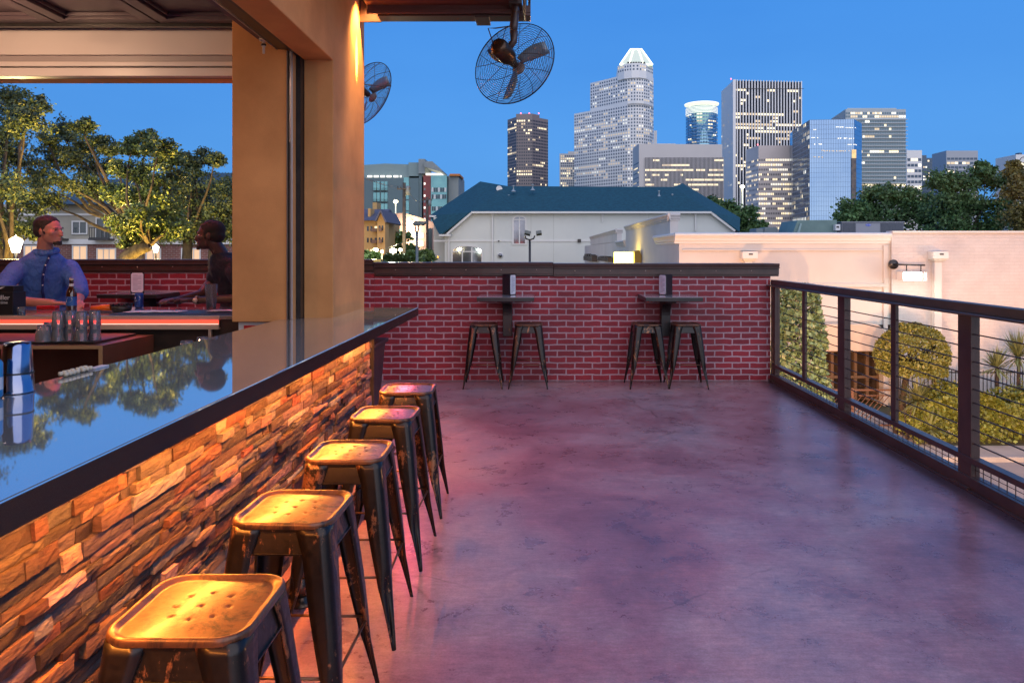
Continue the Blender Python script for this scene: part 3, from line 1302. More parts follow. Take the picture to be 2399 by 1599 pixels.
# beer bottle
kk = .47 / 141
bx, by = (167.5 - 1259) * kk, kk * 1700
t = thing('beer_bottle', 'brown glass beer bottle with blue and white label on the back counter', 'bottle', (bx, by, 1.0305))
b = MB()
b.lathe([(0, 0), (.034, 0), (.0365, .006), (.0365, .145), (.034, .162), (.022, .190), (.0155, .205), (.0140, .245), (.0155, .247), (.0155, .256), (0, .257)], (bx, by, 1.0305), 24)
m_brown = M('brown_glass', (.045, .012, .004), .06, coat=1., spec=.8)
b.build('glass_body', m_brown, t)
b = MB()
b.lathe([(.0158, .250), (.0158, .263), (0, .2635)], (bx, by, 1.0305), 16)
b.build('cap', m_steel, t)
b = MB()
b.lathe([(.0372, .052), (.0372, .122)], (bx, by, 1.0305), 28)
lb = b.build('label', M('blue_label', (.02, .12, .42), .4), t)
b = MB()
vs = []
for k in range(24):
    a = 2 * math.pi * k / 24
    ang = .72 * math.cos(a) - math.pi / 2
    vs.append((bx + .0377 * math.cos(ang), by + .0377 * math.sin(ang), 1.0305 + .097 + .021 * math.sin(a) + .006 * math.cos(a)))
b.add(vs, [tuple(range(24))])
b.build('label_oval', m_paper, lb)
text('label_writing', 'BUD\nLIGHT', .022, (bx, by - .0395, 1.0305 + .104), (R(90), 0, 0), M('label_blue_print', (.03, .08, .35), .5), lb, .0003, sx=.95)
b = MB()
b.lathe([(.0172, .192), (.0158, .222)], (bx, by, 1.0307), 20)
b.build('neck_label', m_paper, t)

# napkin caddy with printed sides
t = thing('napkin_caddy', 'black printed caddy at the left edge of the back counter', 'napkin caddy', (-4.02, 5.50, 1.0305))
b = MB()
b.box(-4.14, -3.925, 5.43, 5.57, 1.0305, 1.20)
b.box(-4.14, -3.931, 5.445, 5.555, 1.2, 1.245)
b.build('body', m_leather, t, bev=.003)
text('writing', 'miller', .050, (-4.005, 5.4285, 1.158), (R(90), 0, 0), m_paper, t, .0004)
text('writing', 'time', .030, (-3.99, 5.4285, 1.122), (R(90), 0, 0), m_paper, t, .0004)
b = MB()
b.box(-4.09, -4.062, 5.4275, 5.4295, 1.112, 1.18)
b.build('red_tab', M('red_print', (.5, .02, .02), .5), t)
b = MB()
b.prism([(-4.09, 1.212), (-4.03, 1.222), (-3.995, 1.238), (-4.02, 1.236), (-4.045, 1.228)], 'y', 5.443, 5.4448)
b.build('swoosh', m_paper, t)

# small things on the back counter
t = thing('shot_glass', 'small blue tinted glass beside the black caddy', 'glass', (-3.90, 5.46, 1.0305))
b = MB()
tumbler_mesh(b, -3.885, 5.46, 1.0307, .055, .028, .022, inv=False)
b.build('glass_body', m_glass, t)
b = MB()
b.lathe([(0, .013), (.019, .013), (.021, .03), (0, .03)], (-3.885, 5.46, 1.0307), 16)
b.build('lime', M('lime_green', (.25, .40, .03), .5), t)
b = MB()
b.box(-4.09, -3.935, 5.92, 5.98, 1.031, 1.062)
tag(b.build('red_case', M('red_plastic', (.55, .015, .02), .25), bev=.005), 'small red plastic case lying before the blue shirted man', 'case')
b = MB()
b.tube([(-3.49, 5.68, 1.062), (-3.40, 5.68, 1.065), (-3.335, 5.68, 1.066)], [.016, .026, .024], 14)
tag(b.build('orange_opener', M('orange_plastic', (.95, .16, .01), .35)), 'orange handled tool leaning on the black ashtray', 'opener')
t = thing('ashtray', 'black notched ashtray on the back counter beside the orange handle', 'ashtray', (-3.27, 5.70, 1.0305))
b = MB()
b.lathe([(0, 0), (.062, 0), (.070, .02), (.074, .048), (.066, .048), (.060, .012), (0, .012)], (-3.265, 5.70, 1.031), 24)
b.build('bowl', m_black, t)
for k in range(8):
    a = k * math.pi / 4
    b = MB()
    cx, cy = -3.265 + .070 * math.cos(a), 5.70 + .070 * math.sin(a)
    b.box(cx - .008, cx + .008, cy - .008, cy + .008, 1.079, 1.092)
    b.build('rim_post', m_black, t)
b = MB()
b.box(-3.20, -2.20, 5.42, 5.80, 1.0305, 1.037)
tag(b.build('drip_mat', m_rubber, bev=.002), 'thin black drip mat at the pillar end of the back counter', 'mat')


def napkin(cx, cy, z, lx, ly, label):
    b = MB()
    n = 14
    vs = []
    for i in range(n + 1):
        for j in range(5):
            x = cx + lx * (i / n - .5) + random.uniform(-.01, .01)
            y = cy + ly * (j / 4 - .5) + random.uniform(-.012, .012)
            vs.append((x, y, z + .004 + .006 * random.random()))
    fs = [(i * 5 + j, (i + 1) * 5 + j, (i + 1) * 5 + j + 1, i * 5 + j + 1) for i in range(n) for j in range(4)]
    b.add(vs, fs, 0, smooth=True)
    tag(b.build('napkin', m_paper, solid=.002), label, 'napkin', 'crumpled napkins on the drip mat')


napkin(-2.93, 5.58, 1.038, .42, .17, 'long crumpled pale napkin on the black drip mat')
napkin(-2.42, 5.66, 1.038, .26, .14, 'crumpled napkin under the tall beer glass')
t = thing('pint_glass', 'tall clear beer glass standing beside the tan pillar', 'glass', (-2.575, 5.73, 1.046))
b = MB()
tumbler_mesh(b, -2.575, 5.73, 1.050, .196, .046, .034, inv=False)
b.build('glass_body', m_glass, t)
m_can = M('blue_can', (.02, .07, .30), .3, .4)


def can(x, y, z, label, rot=0):
    t = thing('drink_can', label, 'can', (x, y, z), 'blue cans on the back counter')
    b = MB()
    mt = Matrix.Rotation(rot, 3, 'Y')
    b.lathe([(0, 0), (.027, 0), (.033, .008), (.033, .112), (.027, .122), (0, .120)], (x, y, z), 20, mat=mt)
    b.build('body', m_can, t)
    b = MB()
    vs = []
    for k in range(20):
        a = 2 * math.pi * k / 20
        ang = .8 * math.cos(a) - math.pi / 2
        vs.append(mt @ Vector((.0336 * math.cos(ang), .0336 * math.sin(ang), .078 + .022 * math.sin(a) + .006 * math.cos(a))) + Vector((x, y, z)))
    b.add(vs, [tuple(range(20))])
    lo = b.build('label_oval', m_paper, t)
    text('label_writing', 'BUD\nLIGHT', .019, Vector((x, y - .0352, z)) + mt @ Vector((0, 0, .086)), (R(90), 0, 0), bpy.data.materials['label_blue_print'], lo, .0003, sx=.9)


can(-3.36, 6.12, 1.031, 'blue can with white oval in front of the patio table')

# near the camera: shaker tin, can, row of beads on the bar
t = thing('shaker_tin', 'steel shaker tin with painted blue reflections upside down on the black bar', 'shaker', (-1.74, 2.43, 1.031))
b = MB()
b.lathe([(.048, 0), (.0505, .002), (.0505, .006), (.0485, .008), (.0465, .07), (.0415, .155), (.037, .166), (0, .168)], (-1.742, 2.43, 1.0312), 40)
b.build('body', M('blue_reflection_steel', (.10, .17, .38), .14, 1., c2=(.45, .45, .5), vs=2.2), t)  # blue reflections put into the steel colour
b = MB()
b.lathe([(.0482, .062), (.0480, .068)], (-1.742, 2.43, 1.0312), 40)
b.build('band', m_black, t)
t = thing('drink_can', 'pale blue and white can at the left edge of the black bar', 'can', (-1.752, 2.325, 1.031))
b = MB()
b.lathe([(0, 0), (.027, 0), (.033, .008), (.033, .112), (.027, .122), (0, .120)], (-1.752, 2.325, 1.0312), 24)
b.build('body', M('pale_blue_can', (.03, .30, .60), .3, .3), t)
b = MB()
b.lathe([(.0334, .028), (.0334, .068)], (-1.752, 2.325, 1.0312), 24)
b.build('white_band', m_paper, t)
t = thing('bead_row', 'short double row of cream beads on the inner edge of the bar', 'beads', (-1.785, 2.79, 1.031))
for k in range(7):
    b = MB()
    y = 2.72 + k * .023 + (0.01 if k > 3 else 0)
    b.lathe([(0, -.008), (.007, -.007), (.0095, 0), (.007, .007), (0, .008)], (-1.787, y, 1.044 + .001 * (k % 2)), 12)
    b.lathe([(0, -.008), (.007, -.007), (.0095, 0), (.007, .007), (0, .008)], (-1.772, y + .008, 1.041), 12)
    b.build('bead', M('cream_bead', (.75, .62, .45), .4) if k == 0 else bpy.data.materials['cream_bead'], t)
b = MB()
b.box(-1.795, -1.765, 2.90, 2.99, 1.0312, 1.036)
tag(b.build('paper_slip', m_paper), 'small pale paper slip on the inner edge of the bar', 'paper')
b = MB()
b.box(-2.15, -1.81, 3.5, 4.6, .86, .885)
b.box(-2.15, -2.13, 3.5, 4.6, 0, .859)
tag(b.build('glass_shelf', m_cab), 'low brown shelf behind the black bar before the pillar', 'shelf')
for (u, v, Y, lb) in ((438, 798, 3.85, 'left of two glasses peeking above the inner edge of the bar'), (475, 789, 4.2, 'right of two glasses peeking above the inner edge of the bar')):
    x = PX(u, Y)
    t = thing('tumbler', lb, 'glass', (x, Y, .8855), 'glasses on the shelf behind the bar')
    b = MB()
    tumbler_mesh(b, x, Y, .8857, PZ(v, Y) - .8857, .038, .031)
    b.build('glass_body', m_glass, t)

# ------------------------------------------------------------------ lamps of the building
sl = thing('wall_downlight', 'warm downlight high on the tan pillar washing it yellow', 'wall lamp', (-1.37, 5.85, 3.75))
b = MB()
b.lathe([(.022, 0), (.026, .0), (.026, .22), (0, .22), (0, .06), (.022, .06), (.022, 0)], (-1.33, 5.86, 3.625), 20)
b.box(-1.459, -1.357, 5.845, 5.875, 3.74, 3.78)
b.build('housing', m_bronze, sl)
lamp('SPOT', 'downlight_bulb', (-1.33, 5.86, 3.622), 110, (1, .56, .17), .03, (0, R(8), 0), sl, spot_size=R(80), spot_blend=.9)
lamp('SPOT', 'downlight_core', (-1.33, 5.86, 3.62), 2400, (1, .58, .14), .008, (0, R(14.5), 0), sl, spot_size=R(9.5), spot_blend=.6)
for i, (x, y) in enumerate(((-3.6, 4.3), (-5.4, 4.3), (-4.4, 2.2))):
    t = thing('ceiling_lamp', 'warm round lamp under the bar ceiling, %s' % ('nearest the pillar', 'second from the pillar', 'in the middle of the room')[i], 'ceiling lamp', (x, y, 3.02), 'round lamps under the bar ceiling')
    b = MB()
    b.lathe([(0, 0), (.07, 0), (.085, .02), (.085, .10), (0, .10)], (x, y, 3.02), 20)
    b.build('housing', m_black, t)
    lamp('POINT', 'bulb', (x, y, 2.97), 17, (1, .60, .36), .06, (0, 0, 0), t)
nb = thing('added_red_tube', 'unseen red tube added on the outer side of the back lintel', 'added light', (-4.2, 5.98, 3.0))  # unseen red lamp added to redden the two men
b = MB()
b.tube([(-5.2, 5.98, 3.02), (-2.5, 5.98, 3.02)], .012, 8)
b.build('tube', M('added_red_glow', (1, .05, .04), .5, emit=3, ec=(1, .04, .05)), nb)
b = MB()
for x in (-5.15, -4.4, -3.4, -2.55):
    b.box(x - .01, x + .01, 5.951, 5.985, 3.01, 3.03)
b.build('added_clips', m_black, nb)
lamp('POINT', 'added_red_light', (-4.3, 6.15, 2.98), 22, (1, .12, .14), .05, (0, 0, 0), nb)
lamp('POINT', 'added_red_light', (-3.1, 6.15, 2.98), 8, (1, .12, .16), .05, (0, 0, 0), nb)

# ------------------------------------------------------------------ roof edge, fans
cn = thing('roof_edge', 'brown boarded roof edge reaching out past the pillar', 'roof', (-.7, 5.4, 3.4))
m_roofb = M('reddish_brown_boards', (.13, .050, .042), .45, c2=(.17, .07, .06), vs=3, scale=(.3, 4, 4), bump=.1)
b = MB()
y = 4.2
while y < 5.74:
    b.box(-1.36, -.20, y, y + .108, 3.465, 3.49)
    y += .115
b.build('soffit_boards', m_roofb, cn, bev=.003)
b = MB()
b.box(-1.36, -.20, 5.785, 5.80, 3.43, 3.60)
b.box(-1.36, -.20, 5.765, 5.7845, 3.395, 3.43)
b.build('fascia', m_roofb, cn, bev=.003)
b = MB()
b.box(-1.28, -.055, 5.8005, 5.95, 3.385, 3.41)
b.box(-1.28, -.055, 5.8005, 5.83, 3.4105, 3.47)
b.box(-1.459, -1.2801, 5.955, 5.97, 3.385, 3.60)
b.build('gutter', M('dark_brown_gutter', (.085, .045, .04), .3, .3), cn, bev=.004)
b = MB()
b.prism([(4.2, 3.46), (4.2, 3.75), (5.98, 3.75), (5.98, 3.42), (5.94, 3.385), (5.80, 3.385), (5.80, 3.46)], 'x', -.199, -.150)
b.prism([(4.2, 3.50), (4.2, 3.75), (5.99, 3.75), (5.99, 3.44), (5.92, 3.40), (5.82, 3.40), (5.82, 3.50)], 'x', -.0745, -.055)
b.tube([(-.10, 5.97, 3.75), (-.10, 5.97, 3.43), (-.10, 5.93, 3.392), (-.10, 5.3, 3.392)], .012, 8)
b.build('end_cap', m_bronze, cn, bev=.003)
b = MB()
b.box(-.50, -.385, 5.77, 5.99, 3.365, 3.3845)
b.box(-.50, -.385, 5.80, 5.81, 3.385, 3.43)
b.build('bracket', m_bronze, cn, bev=.003)
b = MB()
b.box(-1.459, -.21, 4.2, 5.95, 4.0, 4.1)
b.box(-1.36, -.21, 4.2, 5.76, 3.60, 3.66)
b.build('roof_deck', m_roofb, cn)


def make_fan(cx, cy, cz, axis, label, Rr=.352, mount='top'):
    t = thing('oscillating_fan', label, 'fan', (cx, cy, cz), 'black outdoor wall fans')
    ax = Vector(axis).normalized()
    rot = ax.to_track_quat('Z', 'Y').to_matrix()
    cen = Vector((cx, cy, cz))

    def T(p):
        return rot @ Vector(p) + cen
    m_w = m_cable
    for sgn, dep, nm in ((1, .10, 'front_grille'), (-1, .085, 'rear_grille')):
        b = MB()
        nr = 22
        for i in range(3, nr + 1):
            r = Rr * i / nr
            z = sgn * dep * (1 - (i / nr) ** 2.6)
            b.tube([T((r * math.cos(a), r * math.sin(a), z)) for a in np.linspace(0, 2 * math.pi, 49)], .0017 if i < nr else .005, 4, caps=False)
        for k in range(10):
            a0 = 2 * math.pi * k / 10 + (.3 if sgn < 0 else 0)
            pts = []
            for i in range(2, 13):
                q = i / 12
                a = a0 + .35 * q
                pts.append(T((Rr * q * math.cos(a), Rr * q * math.sin(a), sgn * dep * (1 - q ** 2.6) + sgn * .003)))
            b.tube(pts, .0028, 4, caps=False)
        b.build(nm, m_w, t)
    b = MB()
    b.lathe([(0, .108), (.045, .106), (.055, .096), (.055, .09), (0, .09)], cen, 20, mat=rot)
    b.build('hub_badge', M('hub_plate', (.30, .22, .20), .4), t)
    m_blade = bpy.data.materials.get('fan_blade') or M('fan_blade', (.22, .30, .38), .4, .3)
    for k in range(3):
        b = MB()
        vs = []
        a0 = k * 2 * math.pi / 3 + .4
        for i in range(7):
            q = i / 6
            r = .05 + .25 * q
            w = .045 + .065 * math.sin(q * math.pi * .75)
            for j in (-1, 0, 1):
                a = a0 + j * w / r * .5 + .25 * q
                vs.append(T((r * math.cos(a), r * math.sin(a), .02 + j * .022)))
        fs = [(i * 3 + j, (i + 1) * 3 + j, (i + 1) * 3 + j + 1, i * 3 + j + 1) for i in range(6) for j in range(2)]
        b.add(vs, fs, 0, smooth=True)
        b.build('blade', m_blade, t, solid=.002)
    b = MB()
    b.lathe([(0, .03), (.03, .03), (.045, -.07), (.062, -.09), (.072, -.13), (.072, -.26), (.060, -.29), (.03, -.30), (0, -.30)], cen, 24, mat=rot)
    b.build('motor', M('fan_motor', (.10, .05, .025), .28, .6, c2=(.035, .022, .018), vs=9) if 'fan_motor' not in bpy.data.materials else bpy.data.materials['fan_motor'], t)
    # yoke and support
    back = T((0, 0, -.16))
    b = MB()
    if mount == 'top':
        up = Vector((back.x + .07, back.y - .02, back.z + .09))
        topp = Vector((back.x + .085, back.y - .02, 3.39))
        b.tube([back, up, up + Vector((0, 0, .08))], [.03, .028, .034], 8)
        b.tube([up + Vector((0, 0, .06)), up + Vector((.0, 0, .12)), topp, topp + Vector((0, 0, .10))], [.024, .034, .030, .022], 10)
        b.box(topp.x - .05, topp.x + .05, topp.y - .05, topp.y + .10, 3.43, 3.463)
        b.tube([up + Vector((-.02, 0, .12)), back + Vector((-.07, -.03, .19)), back + Vector((-.13, -.03, .19)), back + Vector((-.09, 0, .07))], .005, 6)
    else:
        b.tube([back, Vector((back.x - .1, back.y, back.z)), Vector((-2.75, back.y, back.z))], [.03, .024, .024], 8)
        b.tube([Vector((-2.75, back.y, 0)), Vector((-2.75, back.y, back.z + .1))], .035, 10)
    b.build('mount', m_bronze, t)
    return t


make_fan(-.19, 5.85, 3.02, (.40, .86, -.24), 'black caged fan hanging from the end of the brown roof edge')
make_fan(PX(858, 7.5), 7.5, PZ(219, 7.5), (.55, .78, -.28), 'second caged fan half hidden behind the tan pillar', mount='side')
# ================================================================== PEOPLE
def ell(b, c, r, rot=None, seg=20):
    pr = [(math.sin(a), -math.cos(a)) for a in np.linspace(.0, math.pi, 13)]
    mt = Matrix.Diagonal(Vector(r))
    if rot:
        mt = Euler(rot).to_matrix() @ mt
    b.lathe(pr, c, seg, mat=mt)


def limb(b, pts, rad, seg=14):
    n = len(pts)
    P, Q = [], []
    for i in range(n - 1):
        a, c = Vector(pts[i]), Vector(pts[i + 1])
        for k in range(6):
            P.append(a.lerp(c, k / 6))
            Q.append(rad[i] * (1 - k / 6) + rad[i + 1] * k / 6)
    P.append(Vector(pts[-1]))
    Q.append(rad[-1])
    b.tube(P, Q, seg)
    ell(b, pts[0], (rad[0],) * 3, seg=12)
    ell(b, pts[-1], (rad[-1],) * 3, seg=12)


def hand(b, wrist, fwd, up, side, curl=.5, s=1.0):
    """palm and five fingers. side: direction of the thumb"""
    fwd, up, side = Vector(fwd).normalized(), Vector(up).normalized(), Vector(side).normalized()
    wv = Vector(wrist)
    pc = wv + fwd * .052 * s
    for k in range(5):
        q = k / 4
        b.tube([wv + side * (.026 - .052 * q) * s * .7, pc + side * (.036 - .072 * q) * s + fwd * .045 * s], [.016 * s, .013 * s], 8)
        ell(b, pc + side * (.036 - .072 * q) * s + fwd * .045 * s, (.013 * s,) * 3, seg=8)
    ell(b, pc, (.036 * s, .036 * s, .020 * s), seg=12)
    for k, L in enumerate((.078, .086, .080, .062)):
        st = pc + side * (.036 - .024 * k) * s + fwd * .045 * s
        d = fwd.copy()
        pts = [st]
        for j, f in enumerate((.45, .32, .23)):
            d = (d - up * curl * (.4 + .35 * j)).normalized()
            pts.append(pts[-1] + d * L * f * s)
        limb(b, pts, [.0105 * s, .0098 * s, .009 * s, .008 * s], 8)
    st = wv + side * .026 * s + fwd * .02 * s
    p1 = st + (side * .8 + fwd * .6 - up * .2) * .032 * s
    p2 = p1 + (side * .35 + fwd * .9 - up * .3).normalized() * .033 * s
    p3 = p2 + (fwd - up * .4 - side * .1).normalized() * .027 * s
    limb(b, [st, p1, p2, p3], [.015 * s, .0125 * s, .011 * s, .0095 * s], 8)


def head(b, c, d, s=1.0, tilt=0):
    """c centre of the skull; d facing direction (horizontal)"""
    d = Vector(d).normalized()
    a = math.atan2(d.y, d.x) - math.pi / 2
    m = Euler((tilt, 0, a)).to_matrix()
    c = Vector(c)

    def L(x, y, z):
        return c + m @ (Vector((x, y, z)) * s)

    def E_(x, y, z, r, rr=(0, 0, 0)):
        mt = m @ Euler(rr).to_matrix() @ Matrix.Diagonal(Vector(r) * s)
        pr = [(math.sin(q), -math.cos(q)) for q in np.linspace(0, math.pi, 15)]
        b.lathe(pr, L(x, y, z), 24, mat=mt)
    E_(0, -.012, .030, (.084, .106, .092))
    E_(0, .020, -.020, (.074, .082, .100))
    E_(0, .048, -.078, (.050, .046, .045))
    E_(0, .092, -.102, (.024, .020, .020))
    E_(0, .083, .022, (.058, .020, .015))
    E_(0, .106, -.022, (.0125, .022, .028), (R(-24), 0, 0))
    E_(0, .120, -.040, (.016, .014, .011))
    E_(0, .102, -.066, (.024, .010, .007))
    E_(0, .100, -.077, (.020, .010, .007))
    for sx in (-1, 1):
        E_(sx * .052, .062, -.018, (.024, .026, .026))
        E_(sx * .083, -.008, -.012, (.009, .020, .032), (R(-8), 0, 0))
    return L, m


def person(label, loc, hd, hdir, torso, arms, skin, shirt, hair, beard=False, legs=True, group=None):
    t = thing('person', label, 'person', loc)
    b = MB()
    L, hm = head(b, hd, hdir, 1.0)
    neck_b = Vector(torso[-1][0]) + Vector((0, 0, .03))
    limb(b, [neck_b - Vector((0, 0, .05)), Vector(hd) + hm @ Vector((0, -.03, -.06))], [.066, .058])
    # torso loft: list of (centre, rx, ry)
    rings = torso

    def loft(bb, grow=0.):
        seg = 24
        vs = []
        for c, rx, ry, an in rings:
            for k in range(seg):
                q = 2 * math.pi * k / seg
                p = Vector(((rx + grow) * math.cos(q), (ry + grow) * math.sin(q), 0))
                vs.append(Matrix.Rotation(an, 3, 'Z') @ p + Vector(c))
        n = len(rings)
        fs = []
        for i in range(n - 1):
            for k in range(seg):
                fs.append((i * seg + k, i * seg + (k + 1) % seg, (i + 1) * seg + (k + 1) % seg, (i + 1) * seg + k))
        fs.append(tuple(range(seg))[::-1])
        fs.append(tuple((n - 1) * seg + k for k in range(seg)))
        bb.add(vs, fs)
    loft(b)
    hip = Vector(rings[0][0])
    for sx in (-1, 1):
        h0 = hip + Vector((sx * .10, 0, -.02))
        limb(b, [h0, (h0.x, h0.y - .01, .50), (h0.x, h0.y + .02, .09)], [.10, .065, .045])
        limb(b, [(h0.x, h0.y + .03, .045), (h0.x, h0.y - .13, .035)], [.042, .035])
    for A in arms:
        limb(b, A['p'][:4], A['r'][:4])
        hand(b, A['p'][3], A['fwd'], A['up'], A['side'], A.get('curl', .4))
    b.build('body', skin, t, remesh=.0085, smoothit=3)
    # clothes
    b = MB()
    loft(b, .018)
    for A in arms:
        sl_ = A['sleeve']
        limb(b, sl_, A['sr'])
    top = Vector(rings[-1][0])
    b.tube([top + Vector((0, 0, -.02)), top + Vector((0, 0, .025))], [.105, .083], 20)
    b.build('shirt', shirt, t, remesh=.012, smoothit=4)
    b = MB()
    for sx in (-1, 1):
        h0 = hip + Vector((sx * .10, 0, -.0))
        limb(b, [h0, (h0.x, h0.y - .01, .50), (h0.x, h0.y + .02, .10)], [.125, .085, .068])
    ell(b, hip, (.205, .15, .10))
    b.build('trousers', M('dark_trousers', (.02, .022, .03), .8), t, remesh=.018, smoothit=2)
    # hair cap
    b = MB()
    pr = [(math.sin(q), -math.cos(q)) for q in np.linspace(0, math.pi, 15)]
    b.lathe(pr, L(0, -.026, .050), 26, mat=hm @ Matrix.Diagonal(Vector((.091, .106, .082))))
    b.lathe(pr, L(0, -.050, .005), 26, mat=hm @ Matrix.Diagonal(Vector((.088, .078, .080))))
    for q in range(90):
        a_, e_ = random.random() * 6.283, random.uniform(.35, 1.5)
        ell(b, L(.086 * math.cos(a_) * math.cos(e_), -.022 + .100 * math.sin(a_) * math.cos(e_), .052 + .078 * math.sin(e_)), (.011, .011, .010), seg=7)
    for sx in (-1, 1):
        for q in range(8):
            ell(b, L(sx * .079, .012 + random.uniform(-.012, .012), .03 - q * .008), (.010, .011, .010), seg=7)
    b.build('hair', hair, t, remesh=.008, smoothit=1)
    b = MB()
    for sx in (-1, 1):
        mt = hm @ Matrix.Diagonal(Vector((.012, .006, .006)))
        b.lathe([(math.sin(q), -math.cos(q)) for q in np.linspace(0, math.pi, 9)], L(sx * .031, .0885, .004), 12, mat=mt)
        mt = hm @ Matrix.Diagonal(Vector((.019, .006, .004)))
        b.lathe([(math.sin(q), -math.cos(q)) for q in np.linspace(0, math.pi, 9)], L(sx * .033, .0985, .022), 12, mat=mt)
    b.build('eyes', M('eye_dark', (.02, .012, .01), .3), t)
    if beard:
        b = MB()
        for q in range(70):
            a = random.uniform(-1.2, 1.2)
            zz = random.uniform(-.122, -.092)
            p = L(.040 * math.sin(a), .055 + .050 * math.cos(a), zz)
            ell(b, p, (.009, .009, .008), seg=8)
        b.build('beard', hair, t, remesh=.007, smoothit=1)
    return t


m_skin1 = M('fair_skin', (.52, .24, .17), .5, c2=(.46, .19, .14), vs=14)
m_skin2 = M('dark_skin', (.085, .036, .024), .45, c2=(.065, .028, .02), vs=14)
m_blue = M('blue_cotton', (.07, .16, .50), .85, c2=(.09, .20, .56), vs=8, bump=.9, bs=11, bd=.05)
m_dark = M('dark_polo', (.018, .016, .030), .85, c2=(.028, .024, .04), vs=8, bump=.8, bs=10, bd=.05)
m_hairb = M('brown_hair', (.022, .016, .012), .7, bump=.5, bs=90)
m_hairk = M('black_hair', (.012, .009, .008), .8)

hx, hy, hz = -4.28, 6.36, 1.685
person('man in a blue shirt leaning on the back counter beside the beer bottle', (-4.4, 6.5, 0),
       (hx, hy, hz), (1, -.10, 0),
       [((-4.47, 6.62, .92), .175, .135, R(48)), ((-4.46, 6.60, 1.06), .185, .15, R(50)), ((-4.43, 6.54, 1.22), .190, .150, R(52)), ((-4.39, 6.48, 1.36), .185, .138, R(52)),
        ((-4.38, 6.43, 1.435), .155, .11, R(40)), ((-4.355, 6.41, 1.50), .085, .08, R(40))],
       [dict(p=[(-4.52, 6.30, 1.345), (-4.53, 6.15, 1.215), (-4.50, 6.05, 1.095), (-4.05, 6.06, 1.075)], r=[.075, .062, .050, .032], fwd=(1, .1, -.05), up=(0, 0, 1), side=(0, 1, 0), curl=.35,
             sleeve=[(-4.52, 6.30, 1.345), (-4.53, 6.16, 1.22), (-4.51, 6.07, 1.12), (-4.40, 6.055, 1.10)], sr=[.080, .074, .070, .062]),
        dict(p=[(-4.24, 6.57, 1.345), (-4.12, 6.50, 1.20), (-4.02, 6.36, 1.10), (-3.90, 6.17, 1.07)], r=[.075, .060, .046, .031], fwd=(.5, -.8, -.05), up=(0, 0, 1), side=(-1, -.2, 0), curl=.5,
             sleeve=[(-4.24, 6.57, 1.345), (-4.13, 6.51, 1.22), (-4.04, 6.40, 1.14)], sr=[.088, .082, .074])],
       m_skin1, m_blue, m_hairb, beard=True)
p2_ = person('man in a dark polo shirt with a watch standing beside the tan pillar', (-2.75, 6.5, 0),
             (-2.87, 6.36, 1.645), (-1, -.12, 0),
             [((-2.70, 6.62, .92), .18, .13, R(-30)), ((-2.70, 6.60, 1.06), .19, .135, R(-30)), ((-2.71, 6.55, 1.22), .215, .14, R(-32)), ((-2.74, 6.48, 1.34), .23, .135, R(-34)),
              ((-2.76, 6.44, 1.42), .19, .11, R(-34)), ((-2.78, 6.42, 1.47), .085, .08, R(-34))],
             [dict(p=[(-2.62, 6.33, 1.325), (-2.55, 6.30, 1.20), (-2.52, 6.27, 1.10), (-2.94, 6.24, 1.085)], r=[.068, .056, .046, .030], fwd=(-1, -.05, 0), up=(0, -.3, 1), side=(0, -1, .3), curl=.5,
                   sleeve=[(-2.62, 6.33, 1.325), (-2.57, 6.31, 1.25), (-2.55, 6.30, 1.19)], sr=[.095, .088, .084]),
              dict(p=[(-2.85, 6.61, 1.32), (-2.95, 6.58, 1.22), (-3.00, 6.48, 1.12), (-3.10, 6.30, 1.09)], r=[.068, .055, .044, .030], fwd=(-.6, -.8, 0), up=(0, 0, 1), side=(1, 0, 0), curl=.5,
                   sleeve=[(-2.85, 6.61, 1.32), (-2.92, 6.59, 1.27)], sr=[.095, .085])],
             m_skin2, m_dark, m_hairk, beard=True)
wt = thing('wrist_watch', 'silver watch on the wrist of the man in the dark polo', 'watch', (-2.92, 6.24, 1.087))
b = MB()
rm = Matrix.Rotation(R(90), 3, 'Y')
b.lathe([(.036, -.010), (.038, -.010), (.038, .010), (.036, .010), (.036, -.010)], (-2.925, 6.242, 1.087), 20, mat=rm)
b.build('strap', M('tan_strap', (.5, .35, .22), .5), wt)
b = MB()
b.lathe([(0, .010), (.018, .009), (.020, 0), (.020, -.004), (0, -.004)], (-2.925, 6.200, 1.087), 20, mat=Matrix.Rotation(R(90), 3, 'X'))
b.build('dial', m_steel, wt)

# collar, placket and buttons of the blue shirt
ps = [o for o in bpy.data.objects if o.name == 'shirt'][0]
pm = ps.parent
b = MB()
pts = [Vector((-4.262, 6.345, 1.47)), Vector((-4.285, 6.318, 1.38)), Vector((-4.312, 6.325, 1.27)), Vector((-4.345, 6.37, 1.15)), Vector((-4.35, 6.40, 1.06))]
b.tube(pts, .010, 6)
b.build('placket', M('navy_cotton', (.015, .03, .16), .9), ps)
for k, q in enumerate((.3, .95, 1.7, 2.5)):
    i = int(q)
    p = pts[i].lerp(pts[i + 1], q - i)
    b = MB()
    ell(b, p + Vector((.006, -.008, 0)), (.007, .007, .007), seg=8)
    b.build('button', m_paper, ps)
b = MB()
for a in np.linspace(0, 2 * math.pi, 15)[:-1]:
    r0 = .083
    c = Vector((-4.335, 6.40, 1.50))
    ell(b, c + Vector((r0 * math.cos(a), r0 * math.sin(a), .004 + .016 * math.sin(a))), (.026, .026, .026), seg=8)
b.build('collar', m_blue, ps, remesh=.008, smoothit=2)
